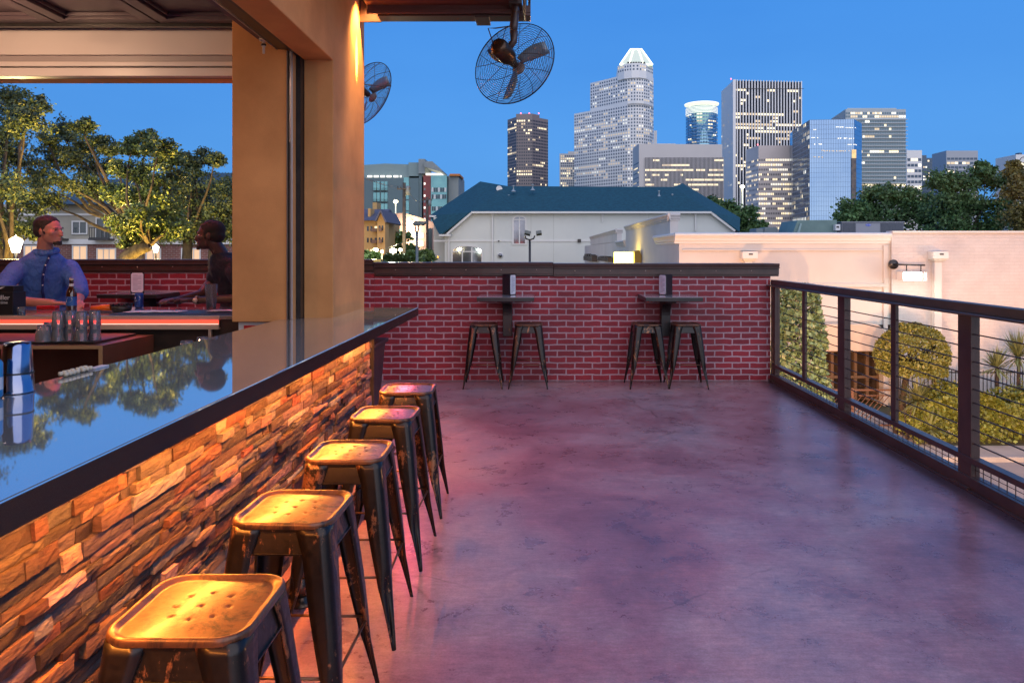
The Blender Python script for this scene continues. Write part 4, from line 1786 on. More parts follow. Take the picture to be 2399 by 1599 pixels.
# ================================================================== GROUND AND STREET
G = -4.0
b = MB()
b.box(-900, 1800, -60, 3000, G - 2, G - .03)
tag(b.build('ground', m_soil), 'dark ground reaching to the skyline', None, kind='structure')
b = MB()
b.box(2.95, 60, -30, 19.0, G - .5, G)
tag(b.build('road', M('pale_lane_paving', (.24, .21, .19), .8, c2=(.33, .29, .26), vs=.35, bump=.2, bs=30, glob=True)), 'pale parking lane below the railing', None, kind='structure')
b = MB()
b.box(4, 60, 12.8, 12.92, G + .004, G + .008)  # flat white strip painted in place of a light trail
tag(b.build('light_trail_line', M('light_trail_white', (.75, .72, .66), .6)), 'white line painted in for a light trail below the railing', None, kind='structure')
b = MB()
b.box(2.95, 60, 19.001, 19.16, G - .4, G + .13)
tag(b.build('kerb', m_conc, bev=.01), 'pale kerb below the hedge', None, kind='structure')
b = MB()
b.box(2.95, 60, 19.161, 20.2, G - .4, G + .115)
b.box(2.95, 11.2, 20.2001, 25.98, G - .4, G + .11)
tag(b.build('pavement', m_conc), 'pale pavement before the white building', None, kind='structure')
b = MB()
b.box(11.201, 60, 20.2001, 24.98, G - .4, G + .10)
tag(b.build('planting_bed', m_soil), 'planting bed under the hedge', None, kind='structure')

# ------------------------------------------------------------------ leaf helper
def leafmesh(name, centers, size, mats, parent, cols, norm=None, stretch=1.7, seed=0):
    """many small folded leaf faces; centers Nx3, cols Nx3"""
    r = np.random.default_rng(seed)
    n = len(centers)
    a = r.normal(size=(n, 3))
    a /= np.linalg.norm(a, axis=1)[:, None]
    c = r.normal(size=(n, 3))
    c -= a * (a * c).sum(1)[:, None]
    c /= np.linalg.norm(c, axis=1)[:, None]
    s = size * (.6 + .8 * r.random(n))[:, None]
    la = a * s * stretch * .5
    wb = c * s * .5
    off = np.array(parent.location) if parent is not None else np.zeros(3)
    P = np.asarray(centers) - off
    v = np.stack([P - la, P + wb - la * .1, P + la, P - wb - la * .1], 1).reshape(-1, 3)
    me = bpy.data.meshes.new(name)
    me.vertices.add(4 * n)
    me.vertices.foreach_set('co', v.astype(np.float32).ravel())
    me.loops.add(4 * n)
    me.loops.foreach_set('vertex_index', np.arange(4 * n, dtype=np.int32))
    me.polygons.add(n)
    me.polygons.foreach_set('loop_start', np.arange(0, 4 * n, 4, dtype=np.int32))
    me.polygons.foreach_set('loop_total', np.full(n, 4, dtype=np.int32))
    me.update(calc_edges=True)
    me.materials.append(mats)
    at = me.attributes.new('cv', 'FLOAT_COLOR', 'FACE')
    cc = np.ones((n, 4), dtype=np.float32)
    cc[:, :3] = cols
    at.data.foreach_set('color', cc.ravel())
    me.update()
    o = bpy.data.objects.new(name, me)
    C.objects.link(o)
    if parent is not None:
        o.parent = parent
    return o


def clump(P, f, seed=0.):
    x, y, z = P[:, 0], P[:, 1], P[:, 2]
    return (np.sin(x * f + seed + 1.3 * np.sin(y * f * .7)) * np.sin(z * f * 1.1 + seed * 2 + 1.1 * np.sin(x * f * .8)) + .6 * np.sin(y * f * 2.3 + x * f * 1.7) * np.sin(z * f * 2.6 + seed)) / 1.6


def leafcols(n, r, groups=None):
    k = .65 + .7 * r.random(n)
    w_ = r.random(n) * .35
    return np.stack([k * (1 + w_ * .9), k * (1 + w_ * .35), k * (1 - w_ * .3)], 1)


def tree(label, cat, base, fork, clumps, mid=None, leaf=.09, nper=26, mat=None, trunk_r=.22, seed=1, group=None, sub=12, name='tree', sd=.28, flat=.8, extra_trunks=()):
    r = np.random.default_rng(seed)
    rd = random.Random(seed)
    t = thing(name, label, cat, base, group)
    b = MB()
    base, fork = Vector(base), Vector(fork)

    def bend(p, q, amp, n=6):
        pts = []
        o1 = Vector((rd.uniform(-1, 1), rd.uniform(-1, 1), rd.uniform(-.4, .8))) * amp
        for i in range(n + 1):
            s = i / n
            pts.append(p.lerp(q, s) + o1 * math.sin(s * math.pi) + Vector((rd.uniform(-1, 1), rd.uniform(-1, 1), rd.uniform(-1, 1))) * amp * .16)
        pts[0], pts[-1] = p, q
        return pts
    if mid is None:
        b.tube(bend(base, fork, (fork - base).length * .06), [trunk_r * (1.25 - .5 * i / 6) for i in range(7)], 10)
    else:
        pts_ = bend(base, Vector(mid), .1) + bend(Vector(mid), fork, .12)[1:]
        b.tube(pts_, [trunk_r * (1.25 - .5 * i / 12) for i in range(13)], 10)
    for (q0, q1) in extra_trunks:
        b.tube(bend(Vector(q0), Vector(q1), .15), [trunk_r * .8 * (1.2 - .5 * i / 6) for i in range(7)], 9)
    P = []
    cl = []
    for ci, (c, rr) in enumerate(clumps):
        c = Vector(c)
        L = (c - fork).length
        st = fork
        b.tube(bend(st, c, L * .12), [max(.015, trunk_r * .27 * (1 - .8 * i / 6)) for i in range(7)], 7, caps=False)
        hue = .8 + .45 * rd.random()
        for k in range(sub):
            d = Vector((rd.gauss(0, 1), rd.gauss(0, 1), rd.gauss(0, 1) * flat))
            d = d.normalized() * rr * (.35 + .65 * rd.random() ** .5)
            d.z *= flat
            tip = c + d
            b.tube(bend(c, tip, d.length * .12, 4), [.022 * rr * (1 - .17 * i) for i in range(5)], 4, caps=False)
            m = int(nper * (.25 + 1.5 * rd.random() ** 1.5))
            s0 = sd * rr
            q = r.normal(size=(m, 3)) * np.array([s0, s0, s0 * .7]) + np.array(tip)
            P.append(q)
            # leaves along the twig
            m2 = m // 3
            tt_ = r.random(m2)[:, None]
            q2 = np.array(c) * (1 - tt_) + np.array(tip) * tt_ + r.normal(size=(m2, 3)) * s0 * .5
            P.append(q2)
            cl.append(np.full(m + m2, hue * (.8 + .4 * rd.random())))
    P = np.concatenate(P)
    cl = np.concatenate(cl)
    b.build('trunk', m_bark, t)
    cols = leafcols(len(P), r) * cl[:, None]
    leafmesh('crown', P, leaf, mat or m_leaf, t, cols, seed=seed)
    return t


def WP(u, v, Y):
    return (PX(u, Y), Y, PZ(v, Y))


def clumpsfrom(lst, Y, k=1.):
    """list of (u, v, rpx, dy)"""
    return [(WP(u, v, Y + dy), rp * (Y + dy) / F * k) for u, v, rp, dy in lst]


# ------------------------------------------------------------------ oaks behind the patio (seen through the bar opening)
Yo = 17
tree('dark oak at the left edge of the bar opening, lit yellow from below', 'tree', (PX(8, Yo), Yo, G), WP(18, 640, Yo),
     clumpsfrom([(-40, 200, 80, 0), (30, 235, 55, 1), (60, 285, 50, -1), (85, 250, 26, 0), (10, 320, 60, .5), (-60, 330, 90, 0), (50, 380, 55, 1), (-20, 430, 70, -1), (60, 470, 50, .5), (-80, 480, 80, 0), (10, 540, 45, 0), (70, 540, 30, .5)], Yo),
     leaf=.042, nper=96, seed=3, trunk_r=.24, sub=20, sd=.20)
Yo = 19
tree('tall twisting oak between the two lanterns with yellow lit lower leaves', 'tree', (PX(296, Yo), Yo + 1, G), WP(325, 560, Yo),
     clumpsfrom([(110, 330, 30, 0), (150, 305, 34, 1), (195, 300, 28, -1), (215, 330, 34, 0), (120, 375, 45, .5), (185, 375, 46, 0), (235, 390, 36, 1), (150, 430, 48, -1), (215, 440, 40, 0), (120, 470, 34, 0), (255, 350, 22, 0), (90, 420, 32, 0)], Yo),
     leaf=.040, nper=94, seed=7, trunk_r=.22, sub=18, sd=.20)
Yo = 16
tree('bright yellow lit oak in the middle of the bar opening', 'tree', (PX(272, Yo), Yo, G), WP(350, 575, Yo),
     clumpsfrom([(310, 345, 26, 0), (345, 325, 28, .5), (375, 345, 34, -1), (400, 370, 32, 0), (300, 400, 36, 0), (350, 395, 44, 1), (395, 420, 40, 0), (280, 455, 34, .5), (330, 460, 44, 0), (385, 480, 44, 0), (300, 520, 38, -.5), (310, 555, 30, 0), (360, 530, 36, 0), (340, 500, 30, -1), (410, 530, 30, 0)], Yo),
     leaf=.040, nper=100, mid=WP(284, 628, Yo), seed=9, trunk_r=.16, sub=18, sd=.20, mat=m_leafg)
Yo = 21
tree('broad green oak beside the tan pillar in the bar opening', 'tree', (PX(432, Yo), Yo, G), WP(440, 560, Yo),
     clumpsfrom([(440, 375, 26, 0), (475, 370, 26, .5), (505, 375, 22, -1), (455, 400, 22, 0), (430, 440, 50, 0), (480, 440, 50, 1), (530, 440, 50, 0), (420, 490, 44, .5), (470, 500, 54, 0), (525, 500, 50, 0), (570, 470, 60, 0), (580, 540, 50, 0), (400, 540, 34, -.5), (500, 550, 40, 0), (450, 545, 36, 0)], Yo),
     leaf=.047, nper=96, seed=12, trunk_r=.18, sub=18, sd=.22,
     extra_trunks=[((PX(478, Yo), Yo, G), WP(500, 560, Yo))])

# lanterns
m_lant = M('lantern_glow', (1, .95, .8), .5, emit=6, ec=(1, .92, .70))


def lantern(u, v, Y, s, label, energy=60, group='glowing street lanterns beyond the patio'):
    x, z = PX(u, Y), PZ(v, Y)
    t = thing('street_lantern', label, 'street lamp', (x, Y, G), group)
    b = MB()
    b.tube([(x, Y, G), (x, Y, z - .22 * s)], [.07 * s, .045 * s], 10)
    b.lathe([(.16 * s, 0), (.12 * s, .1 * s), (.05 * s, .12 * s)], (x, Y, G), 12)
    b.build('post', m_black, t)
    b = MB()
    b.lathe([(0, -.20 * s), (.10 * s, -.20 * s), (.19 * s, .16 * s), (.17 * s, .2 * s), (0, .20 * s)], (x, Y, z), 14)
    b.build('globe', m_lant, t)
    b = MB()
    b.lathe([(.2 * s, .2 * s), (.1 * s, .27 * s), (.02 * s, .30 * s), (0, .36 * s)], (x, Y, z), 14)
    b.build('cap', m_black, t)
    lamp('POINT', 'lantern_light', (x, Y - .0, z + .6 * s), energy, (1, .72, .30), .2 * s, (0, 0, 0), t)
    return t


lantern(37, 576, 13.5, .60, 'large glowing lantern at the left edge of the bar opening', 260)
lantern(365, 584, 17, .36, 'smaller glowing lantern between the trunks in the bar opening', 260)

# uplights set in the ground under the oaks
for i, (u, Y, e_, nm) in enumerate(((30, 15.6, 2400, 'left'), (300, 15.2, 6000, 'middle'), (440, 18.5, 1700, 'pillar side'), (165, 17.5, 2600, 'second'))):
    x = PX(u, Y)
    t = thing('ground_uplight', 'small uplight at the foot of the %s oak' % nm, 'uplight', (x, Y, G))
    b = MB()
    b.lathe([(0, 0), (.10, 0), (.10, .16), (.085, .16), (.07, .10), (0, .10)], (x, Y, G), 12)
    b.build('housing', m_black, t)
    lamp('SPOT', 'uplight_bulb', (x, Y, G + .2), e_, (1, .60, .10), .06, (R(180), R(4), 0), t, spot_size=R(62), spot_blend=.6)

# ------------------------------------------------------------------ brick apartment house behind the oaks
Ya = 34
k_ = Ya / F
m_shing = M('blue_grey_shingles', (.045, .085, .12), .8, c2=(.03, .06, .09), vs=12, bump=.4, bs=30)
m_render = M('beige_siding', (.36, .33, .26), .8, c2=(.30, .28, .23), vs=1)
m_redbr = brickmat('house_brick', (.20, .055, .035), (.15, .04, .03), (.28, .20, .17), .24, .09, .012)
m_trimw = M('white_trim', (.62, .62, .60), .6)
m_winlit = M('curtained_lit_window', (.6, .4, .25), .6, emit=.30, ec=(1, .62, .34))
m_windark = M('dark_window_glass', (.03, .05, .06), .12, c2=(.06, .08, .09), vs=.5)
t = thing('apartment_house', 'brick and beige apartment house with blue roof behind the oaks', 'apartment house', (PX(300, Ya), Ya + 3, G))
b = MB()
b.box(PX(-300, Ya), PX(620, Ya), Ya, Ya + 9, G, PZ(572, Ya))
b.build('brick_wall', m_redbr, t)
b = MB()
b.box(PX(-300, Ya), PX(620, Ya), Ya + .02, Ya + 9, PZ(560, Ya), PZ(478, Ya))
b.build('upper_wall', m_render, t)
b = MB()
b.box(PX(-300, Ya), PX(620, Ya), Ya - .12, Ya + 9, PZ(571.9, Ya), PZ(560.1, Ya))
b.box(PX(-300, Ya), PX(620, Ya), Ya - .05, Ya - .001, PZ(505, Ya), PZ(500, Ya))
b.build('band', m_trimw, t)
b = MB()
b.prism([(Ya - .6, PZ(479, Ya)), (Ya + 4.5, PZ(420, Ya + 4.5)), (Ya + 9.6, PZ(479, Ya)), (Ya + 9.6, PZ(480.5, Ya)), (Ya - .6, PZ(480.5, Ya))], 'x', PX(120, Ya), PX(290, Ya))
b.prism([(Ya - .6, PZ(455, Ya)), (Ya + 4.5, PZ(405, Ya + 4.5)), (Ya + 9.6, PZ(455, Ya)), (Ya + 9.6, PZ(480, Ya)), (Ya - .6, PZ(480, Ya))], 'x', PX(291, Ya), PX(700, Ya))
b.build('roof', m_shing, t)


def window(b_par, x0, x1, y, z0, z1, pane, frame, cols=2, rows=1, fw=.06, name='window'):
    b = MB()
    b.box(x0 - fw, x1 + fw, y - .05, y - .002, z0 - fw, z0)
    b.box(x0 - fw, x1 + fw, y - .05, y - .002, z1, z1 + fw)
    b.box(x0 - fw, x0, y - .05, y - .002, z0, z1)
    b.box(x1, x1 + fw, y - .05, y - .002, z0, z1)
    for i in range(1, cols):
        x = x0 + (x1 - x0) * i / cols
        b.box(x - fw * .3, x + fw * .3, y - .045, y - .002, z0, z1)
    for i in range(1, rows):
        z = z0 + (z1 - z0) * i / rows
        b.box(x0, x1, y - .040, y - .002, z - fw * .3, z + fw * .3)
    fr = b.build(name, frame, b_par)
    p = MB()
    p.box(x0, x1, y - .02, y - .0015, z0, z1)
    p.build('pane', pane, fr)
    return fr


for (u0, u1, v0, v1, pn, cc) in ((173, 203, 577, 612, m_winlit, 2), (230, 270, 584, 620, m_winlit, 3), (172, 203, 520, 546, m_windark, 2), (60, 90, 577, 612, m_winlit, 2), (345, 375, 584, 620, m_winlit, 2),
                                 (428, 468, 584, 620, m_winlit, 3), (-20, 10, 577, 612, m_winlit, 2), (60, 90, 520, 546, m_windark, 2), (300, 330, 520, 546, m_windark, 2), (420, 450, 515, 545, m_winlit, 2), (228, 262, 512, 556, m_windark, 2),
                                 (495, 525, 584, 615, m_winlit, 2)):
    window(t, PX(u0, Ya), PX(u1, Ya), Ya, PZ(v1, Ya), PZ(v0, Ya), pn, m_trimw, cc)
for (u0, u1) in ((145, 165), (225, 272), (-60, -10), (340, 390)):
    b = MB()
    x0, x1 = PX(u0, Ya), PX(u1, Ya)
    z0, z1 = PZ(559, Ya), PZ(533, Ya)
    b.box(x0, x1, Ya - .55, Ya - .50, z1 - .04, z1)
    b.box(x0, x1, Ya - .55, Ya - .50, z0, z0 + .05)
    x = x0
    while x < x1:
        b.box(x, x + .025, Ya - .535, Ya - .515, z0 + .05, z1 - .04)
        x += .11
    b.box(x0, x1, Ya - .6, Ya - .121, z0 - .08, z0)
    b.build('balcony', m_black, t)

# ================================================================== WHITE NEIGHBOUR BUILDING
Yn = 26.0
kn = Yn / F
m_wpaint = M('white_stucco', (.56, .53, .50), .8, c2=(.49, .465, .44), vs=.5, bump=.2, bs=12, glob=True)
m_wbrick = brickmat('white_painted_brick', (.56, .53, .52), (.54, .51, .50), (.51, .48, .47), .36, .12, .008, bumps=.6, blot=False)
nbx0, nbx1 = PX(1591, Yn), PX(2085, Yn)
nb2 = PX(2900, Yn)
nz = PZ(547, Yn)
nbl = thing('white_shop_building', 'long white building with cornice and painted brick wing across the lane', 'building', (nbx0 + 6, Yn + 6, G))
doorx0, doorx1 = PX(1905, Yn), PX(2072, Yn)
dz = PZ(808, Yn)
b = MB()
b.box(nbx0, doorx0, Yn, Yn + 22, G, nz)
b.box(doorx0, doorx1, Yn, Yn + 22, dz, nz)
b.box(doorx1, nbx1, Yn, Yn + 22, G, nz)
b.build('wall', m_wpaint, nbl)
b = MB()
b.box(nbx1 + .001, nb2, Yn - .12, Yn + 22, G, nz + .02)
b.build('brick_wing', m_wbrick, nbl)
b = MB()
pr = [(0, -.36), (-.03, -.35), (-.03, -.29), (-.07, -.26), (-.09, -.18), (-.14, -.10), (-.17, -.08), (-.17, -.02), (-.13, .02), (0, .04)]
b.prism([(Yn + p, nz + q) for p, q in pr], 'x', nbx0 - .17, nbx1)
b.prism([(nbx0 + p, nz + q) for p, q in pr], 'y', Yn + .01, Yn + 5)
b.build('cornice', m_trimw, nbl)
b = MB()
zt_ = PZ(667, Yn)
b.box(nbx0, PX(2078, Yn), Yn - .09, Yn - .001, zt_ - .08, zt_ + .05)
b.box(PX(2068, Yn), PX(2078, Yn), Yn - .07, Yn - .001, zt_ + .051, nz - .43)
b.box(PX(2068, Yn), PX(2078, Yn), Yn - .07, Yn - .001, G, zt_ - .081)
b.box(nbx0 + .1, PX(2067, Yn), Yn - .06, Yn - .001, nz - .62, nz - .56)
b.build('trim', m_wpaint, nbl, bev=.01)
b = MB()
b.box(nbx1 + .0, nb2, Yn - .20, Yn + .3, nz + .021, nz + .09)
b.build('coping', m_trimw, nbl)
# stepped parapets along the left side
for (ya, yb, zz) in ((27.8, 41.7, 2.96), (46.4, 69.6, 2.95)):
    b = MB()
    b.box(nbx0 + .004, nbx0 + .32, ya, yb, nz + .001, zz)
    b.prism([(nbx0 + p * .7, zz + q * .75) for p, q in pr], 'y', ya - .15, yb)
    b.prism([(ya + p * .7, zz + q * .75) for p, q in pr], 'x', nbx0 - .11, nbx0 + .38)
    b.build('raised_parapet', m_wpaint, nbl)
b = MB()
b.box(nbx0, nbx0 + 14, Yn + 22.001, 78, G, nz - .02)
b.prism([(nbx0 + p, nz + q) for p, q in pr], 'y', 41.8, 46.1)
b.build('rear_wall', m_wpaint, nbl)


def downspout(u, label):
    x = PX(u, Yn)
    yf = Yn - (.12 if u > 2085 else 0)
    t = thing('downspout', label, 'downspout', (x, yf, G), 'white downspouts with box heads')
    zt = PZ(589, Yn)
    b = MB()
    frus(b, x - .14, x + .14, yf - .25, yf - .002, zt - .36, x - .27, x + .27, yf - .40, yf - .002, zt - .25)
    b.box(x - .27, x + .27, yf - .40, yf - .002, zt - .2499, zt)
    b.build('box_head', m_trimw, t, bev=.01)
    b = MB()
    b.box(x - .13, x + .13, yf - .22, yf - .002, G + .2, zt - .3601)
    b.build('pipe', m_trimw, t, bev=.01)
    b = MB()
    b.box(x - .05, x + .09, yf - .41, yf - .4005, zt - .12, zt - .07)
    b.build('slot', m_black, t)


downspout(1750, 'white downspout box above the brick parapet corner')
downspout(2186, 'white downspout right of the lit sign on the brick wing')

# blade sign light box
sx, sz = PX(2087, Yn), PZ(619, Yn)
t = thing('blade_sign', 'glowing white box sign hanging from a black arm on the white wall', 'sign', (sx, Yn - .15, sz))
b = MB()
b.lathe([(0, -.03), (.17, -.03), (.17, .03), (0, .03)], (sx, Yn - .19, sz), 20, mat=Matrix.Rotation(R(90), 3, 'X'))
b.tube([(sx, Yn - .2, sz), (sx + .05, Yn - .75, sz), (sx + .82, Yn - .75, sz - .02)], .03, 8)
b.tube([(sx + .18, Yn - .75, sz), (sx + .18, Yn - .75, sz - .26)], .02, 6)
b.tube([(sx + .68, Yn - .75, sz), (sx + .68, Yn - .75, sz - .26)], .02, 6)
b.build('arm', m_black, t)
x0, x1 = sx - .06, sx + .60
b = MB()
b.box(x0, x1, Yn - .98, Yn - .55, sz - .54, sz - .24)
b.box(x1 + .001, x1 + .22, Yn - .90, Yn - .62, sz - .56, sz - .25, 1)
b.build('cabinet', [m_white, m_wpaint], t)
b = MB()
b.box(x0 + .02, x1 - .02, Yn - .985, Yn - .9801, sz - .52, sz - .26)
b.build('lit_face', M('sign_glow', (1, 1, .95), .5, emit=3.2, ec=(.9, 1, .92)), t)
lamp('POINT', 'sign_light', (x0 + .3, Yn - 1.25, sz - .5), 30, (.8, 1, .9), .15, (0, 0, 0), t)

# entrance with awning, glazing, planter rail
t = thing('entrance_awning', 'peach lit fabric awning over the glass entrance', 'awning', ((doorx0 + doorx1) / 2, Yn - .6, dz))
b = MB()
ax0, ax1 = PX(1880, Yn), PX(2095, Yn)
zh, zl, zf = PZ(768, Yn), PZ(790, Yn), PZ(806, Yn)
y0 = Yn - 1.5
b.prism([(ax0, zl - .35), (ax0 + .3, zh + .25), (ax1 - 1.1, zh + .25), (ax1, zl - .35)], 'y', y0 + .4, Yn - .01)
b.build('canopy', M('cream_awning', (.55, .46, .38), .8, c2=(.48, .40, .33), vs=2), t, bev=.03)
t = thing('glass_entrance', 'dark glazed shop entrance with tan frames below the awning', 'entrance', ((doorx0 + doorx1) / 2, Yn + .6, G))
b = MB()
b.box(doorx0 + .01, doorx1 - .01, Yn + .5, Yn + .54, G + .12, dz)
b.build('glass', M('entrance_glass', (.018, .014, .012), .08, c2=(.05, .032, .02), vs=1.5), t)
b = MB()
nmu = 6
for i in range(nmu + 1):
    x = doorx0 + (doorx1 - doorx0) * i / nmu
    b.box(x - .05, x + .05, Yn + .40, Yn + .499, G + .12, dz)
b.box(doorx0, doorx1, Yn + .41, Yn + .499, G + .9, G + 1.0)
b.box(doorx0, doorx1, Yn + .41, Yn + .499, dz - .3, dz - .2)
b.build('frame', M('tan_frame', (.13, .085, .055), .5), t)
b = MB()
b.box(PX(2005, Yn), PX(2085, Yn), Yn - .03, Yn - .002, PZ(783, Yn), PZ(760, Yn))
tag(b.build('dark_transom', M('transom_glass', (.03, .022, .018), .1)), 'dark window strip above the awning left of the round tree', 'window')
lamp('POINT', 'entrance_light', (doorx0 + 1.2, Yn + .1, G + 2.6), 5, (1, .6, .25), .15, (0, 0, 0), t)

# patio fence with diagonal bars
fx0, fx1 = PX(1880, 22.5), PX(2098, 22.5)
t = thing('patio_fence', 'low metal fence with slanted bars before the glass entrance', 'fence', ((fx0 + fx1) / 2, 22.5, G))
m_fence = M('brown_fence_metal', (.16, .085, .055), .5)
x = fx0
wdt = 1.55
while x < fx1 - .2:
    b = MB()
    b.box(x - .03, x + .03, 22.47, 22.53, G, G + 1.28)
    b.build('post', m_fence, t)
    b = MB()
    x1 = min(x + wdt, fx1)
    b.box(x + .0301, x1 - .0301, 22.48, 22.52, G + 1.20, G + 1.25)
    b.box(x + .0301, x1 - .0301, 22.48, 22.52, G + .12, G + .16)
    b.box(x + .2, x1 - .2, 22.48, 22.52, G + 1.04, G + 1.07)
    q = x + .12
    while q < x1 - .05:
        xb = max(x + .04, q - .75)
        zb = G + .16 + (max(0, (.75 - (q - xb)) / .75) * .88 if q - xb < .75 else 0)
        b.tube([(q, 22.5, G + 1.04), (xb, 22.5, zb)], .013, 5)
        q += .17
    b.build('panel', m_fence, t)
    x += wdt
t = thing('iron_fence', 'thin upright iron fence running behind the hedge', 'fence', (PX(2250, 24), 24, G))
b = MB()
xa, xb = PX(2100, 24), PX(2800, 24)
b.box(xa, xb, 23.99, 24.01, G + 1.5, G + 1.54)
b.box(xa, xb, 23.99, 24.01, G + .2, G + .24)
x = xa
while x < xb:
    b.box(x, x + .02, 23.99, 24.01, G + .1, G + 1.6)
    x += .13
b.build('bars', m_black, t)
for k in range(5):
    x = xa + k * 2.2
    b = MB()
    b.box(x - .03, x + .03, 23.97, 24.03, G, G + 1.65)
    b.build('post', m_black, t)

# ------------------------------------------------------------------ planting
r_ = np.random.default_rng(77)
# tall bushy tree at the end of the railing
Yt = 19.0
x0 = PX(1872, Yt)
ct = (x0, Yt, PZ(790, Yt))
t = thing('columnar_tree', 'tall leafy tree seen through the first railing panel', 'tree', (x0, Yt, G + .1))
b = MB()
b.tube([(x0, Yt, G + .1), (x0 + .03, Yt, G + 1.6), (x0 - .04, Yt, G + 3.3)], [.07, .05, .02], 8)
for k in range(26):
    z = G + .9 + k * .11
    a = k * 2.4
    b.tube([(x0, Yt, z), (x0 + .55 * math.cos(a), Yt + .5 * math.sin(a), z + .35)], [.02, .006], 4)
b.build('trunk', m_bark, t)
n = 10500
a = r_.random(n) * 6.283
hh = r_.random(n)
rad = (.66 + .07 * np.sin(hh * 9 + 2 * np.sin(a * 2)) + .06 * np.sin(a * 5 + hh * 14)) * np.sqrt(np.clip(1 - (np.clip(hh - .55, 0, 1) / .47) ** 2.6, .02, 1)) * (.75 + .25 * np.clip(hh * 5, 0, 1))
rr = rad * (.55 + .5 * r_.random(n) ** .4)
P = np.stack([x0 + rr * np.cos(a), Yt + rr * np.sin(a), G + .75 + hh * (PZ(674, Yt) - G - .65)], 1)
cn_ = clump(P, 5.2, 1.)
P = P[(cn_ > -.22) | (r_.random(n) < .22)]
out = 1 + .16 * clump(P, 4.0, 3.)
P[:, 0] = x0 + (P[:, 0] - x0) * out
P[:, 1] = Yt + (P[:, 1] - Yt) * out
n = len(P)
leafmesh('crown', P, .088, M('pale_green_leaf', (.11, .19, .10), .45, attr=True), t, leafcols(n, r_) * (.7 + .6 * r_.random(n))[:, None], seed=5, stretch=1.4)
# clipped round tree
Yt = 21.5
x0 = PX(2137, Yt)
kt = Yt / F
t = thing('round_tree', 'clipped dome shaped tree between two railing posts', 'tree', (x0, Yt, G + .1))
cz = PZ(835, Yt)
b = MB()
b.tube([(x0 - .25, Yt, G + .1), (x0 - .3, Yt, G + 1.0), (x0 - .12, Yt, cz - .1), (x0, Yt, cz + .3)], [.11, .09, .08, .05], 8)
b.tube([(x0 - .45, Yt + .1, G + .1), (x0 - .42, Yt, G + 1.1), (x0 - .45, Yt, cz)], [.07, .06, .05], 8)
for k in range(16):
    a = k * 2.4
    b.tube([(x0 - .1, Yt, cz - .2), (x0 + .8 * math.cos(a), Yt + .8 * math.sin(a), cz + .15 + .02 * k)], [.035, .01], 4)
b.build('trunk', m_bark, t)
n = 17000
u1 = r_.normal(size=(n, 3))
u1 /= np.linalg.norm(u1, axis=1)[:, None]
u1[:, 2] = np.where(u1[:, 2] < -.15, -.15 - .35 * r_.random(n), u1[:, 2])
rw = 80 * kt
rad = rw * (.90 + .10 * r_.random(n) + .035 * np.sin(u1[:, 0] * 9) * np.cos(u1[:, 1] * 8))
P = np.stack([x0 + u1[:, 0] * rad, Yt + u1[:, 1] * rad, cz + u1[:, 2] * rad * 1.02], 1)
cn_ = clump(P, 6.5, 2.)
P = P[(cn_ > -.28) | (r_.random(n) < .35)]
out = 1 + .07 * clump(P, 5.0, 5.)
P = np.array([x0, Yt, cz]) + (P - np.array([x0, Yt, cz])) * out[:, None]
n = len(P)
leafmesh('crown', P, .055, M('olive_leaf', (.125, .150, .033), .5, attr=True), t, leafcols(n, r_), seed=6, stretch=1.4)
# hedge
t = thing('hedge', 'long loose hedge along the kerb below the railing', 'hedge', (PX(2330, 21), 21, G + .1))
xa, xb = PX(2120, 20.9), PX(2900, 20.9)
n = 62000
xx = xa + (xb - xa) * r_.random(n)
htop = 1.42 + .16 * np.sin(xx * 1.3) + .10 * np.sin(xx * 3.1 + 1) + .06 * np.sin(xx * 7.)
htop = htop * np.clip((xx - xa) / 1.2 + .35, 0, 1)
yy_ = 20.3 + 1.5 * r_.random(n)
zz_ = G + .12 + htop * (r_.random(n) ** .55)
sel = (r_.random(n) < .5)
yy_ = np.where(sel, 20.32 + .22 * r_.random(n) + .1 * np.sin(xx * 5 + zz_ * 6), yy_)
P = np.stack([xx, yy_, zz_], 1)
b = MB()
for k in range(60):
    x = xa + (xb - xa) * random.random()
    b.tube([(x, 20.9, G + .1), (x + random.uniform(-.2, .2), 20.9 + random.uniform(-.3, .3), G + 1.1)], [.03, .012], 5)
b.box(xa + .4, xb, 20.55, 21.55, G + .1, G + 1.02, 1)  # dark solid core put in for the shade behind the leaves
b.build('stems', [m_bark, M('hedge_shade_core', (.03, .035, .012), .9)], t)
cn_ = clump(P, 4.6, .5)
P = P[(cn_ > -.2) | (r_.random(n) < .3)]
n = len(P)
P[:, 1] -= .12 * clump(P, 3.5, 2.)
P[:, 2] += .10 * clump(P, 3.1, 4.) * (P[:, 2] - G)
leafmesh('foliage', P, .075, M('yellow_green_leaf', (.125, .165, .028), .5, attr=True), t, leafcols(n, r_) * (.55 + .8 * r_.random(n))[:, None], seed=8, stretch=1.3)


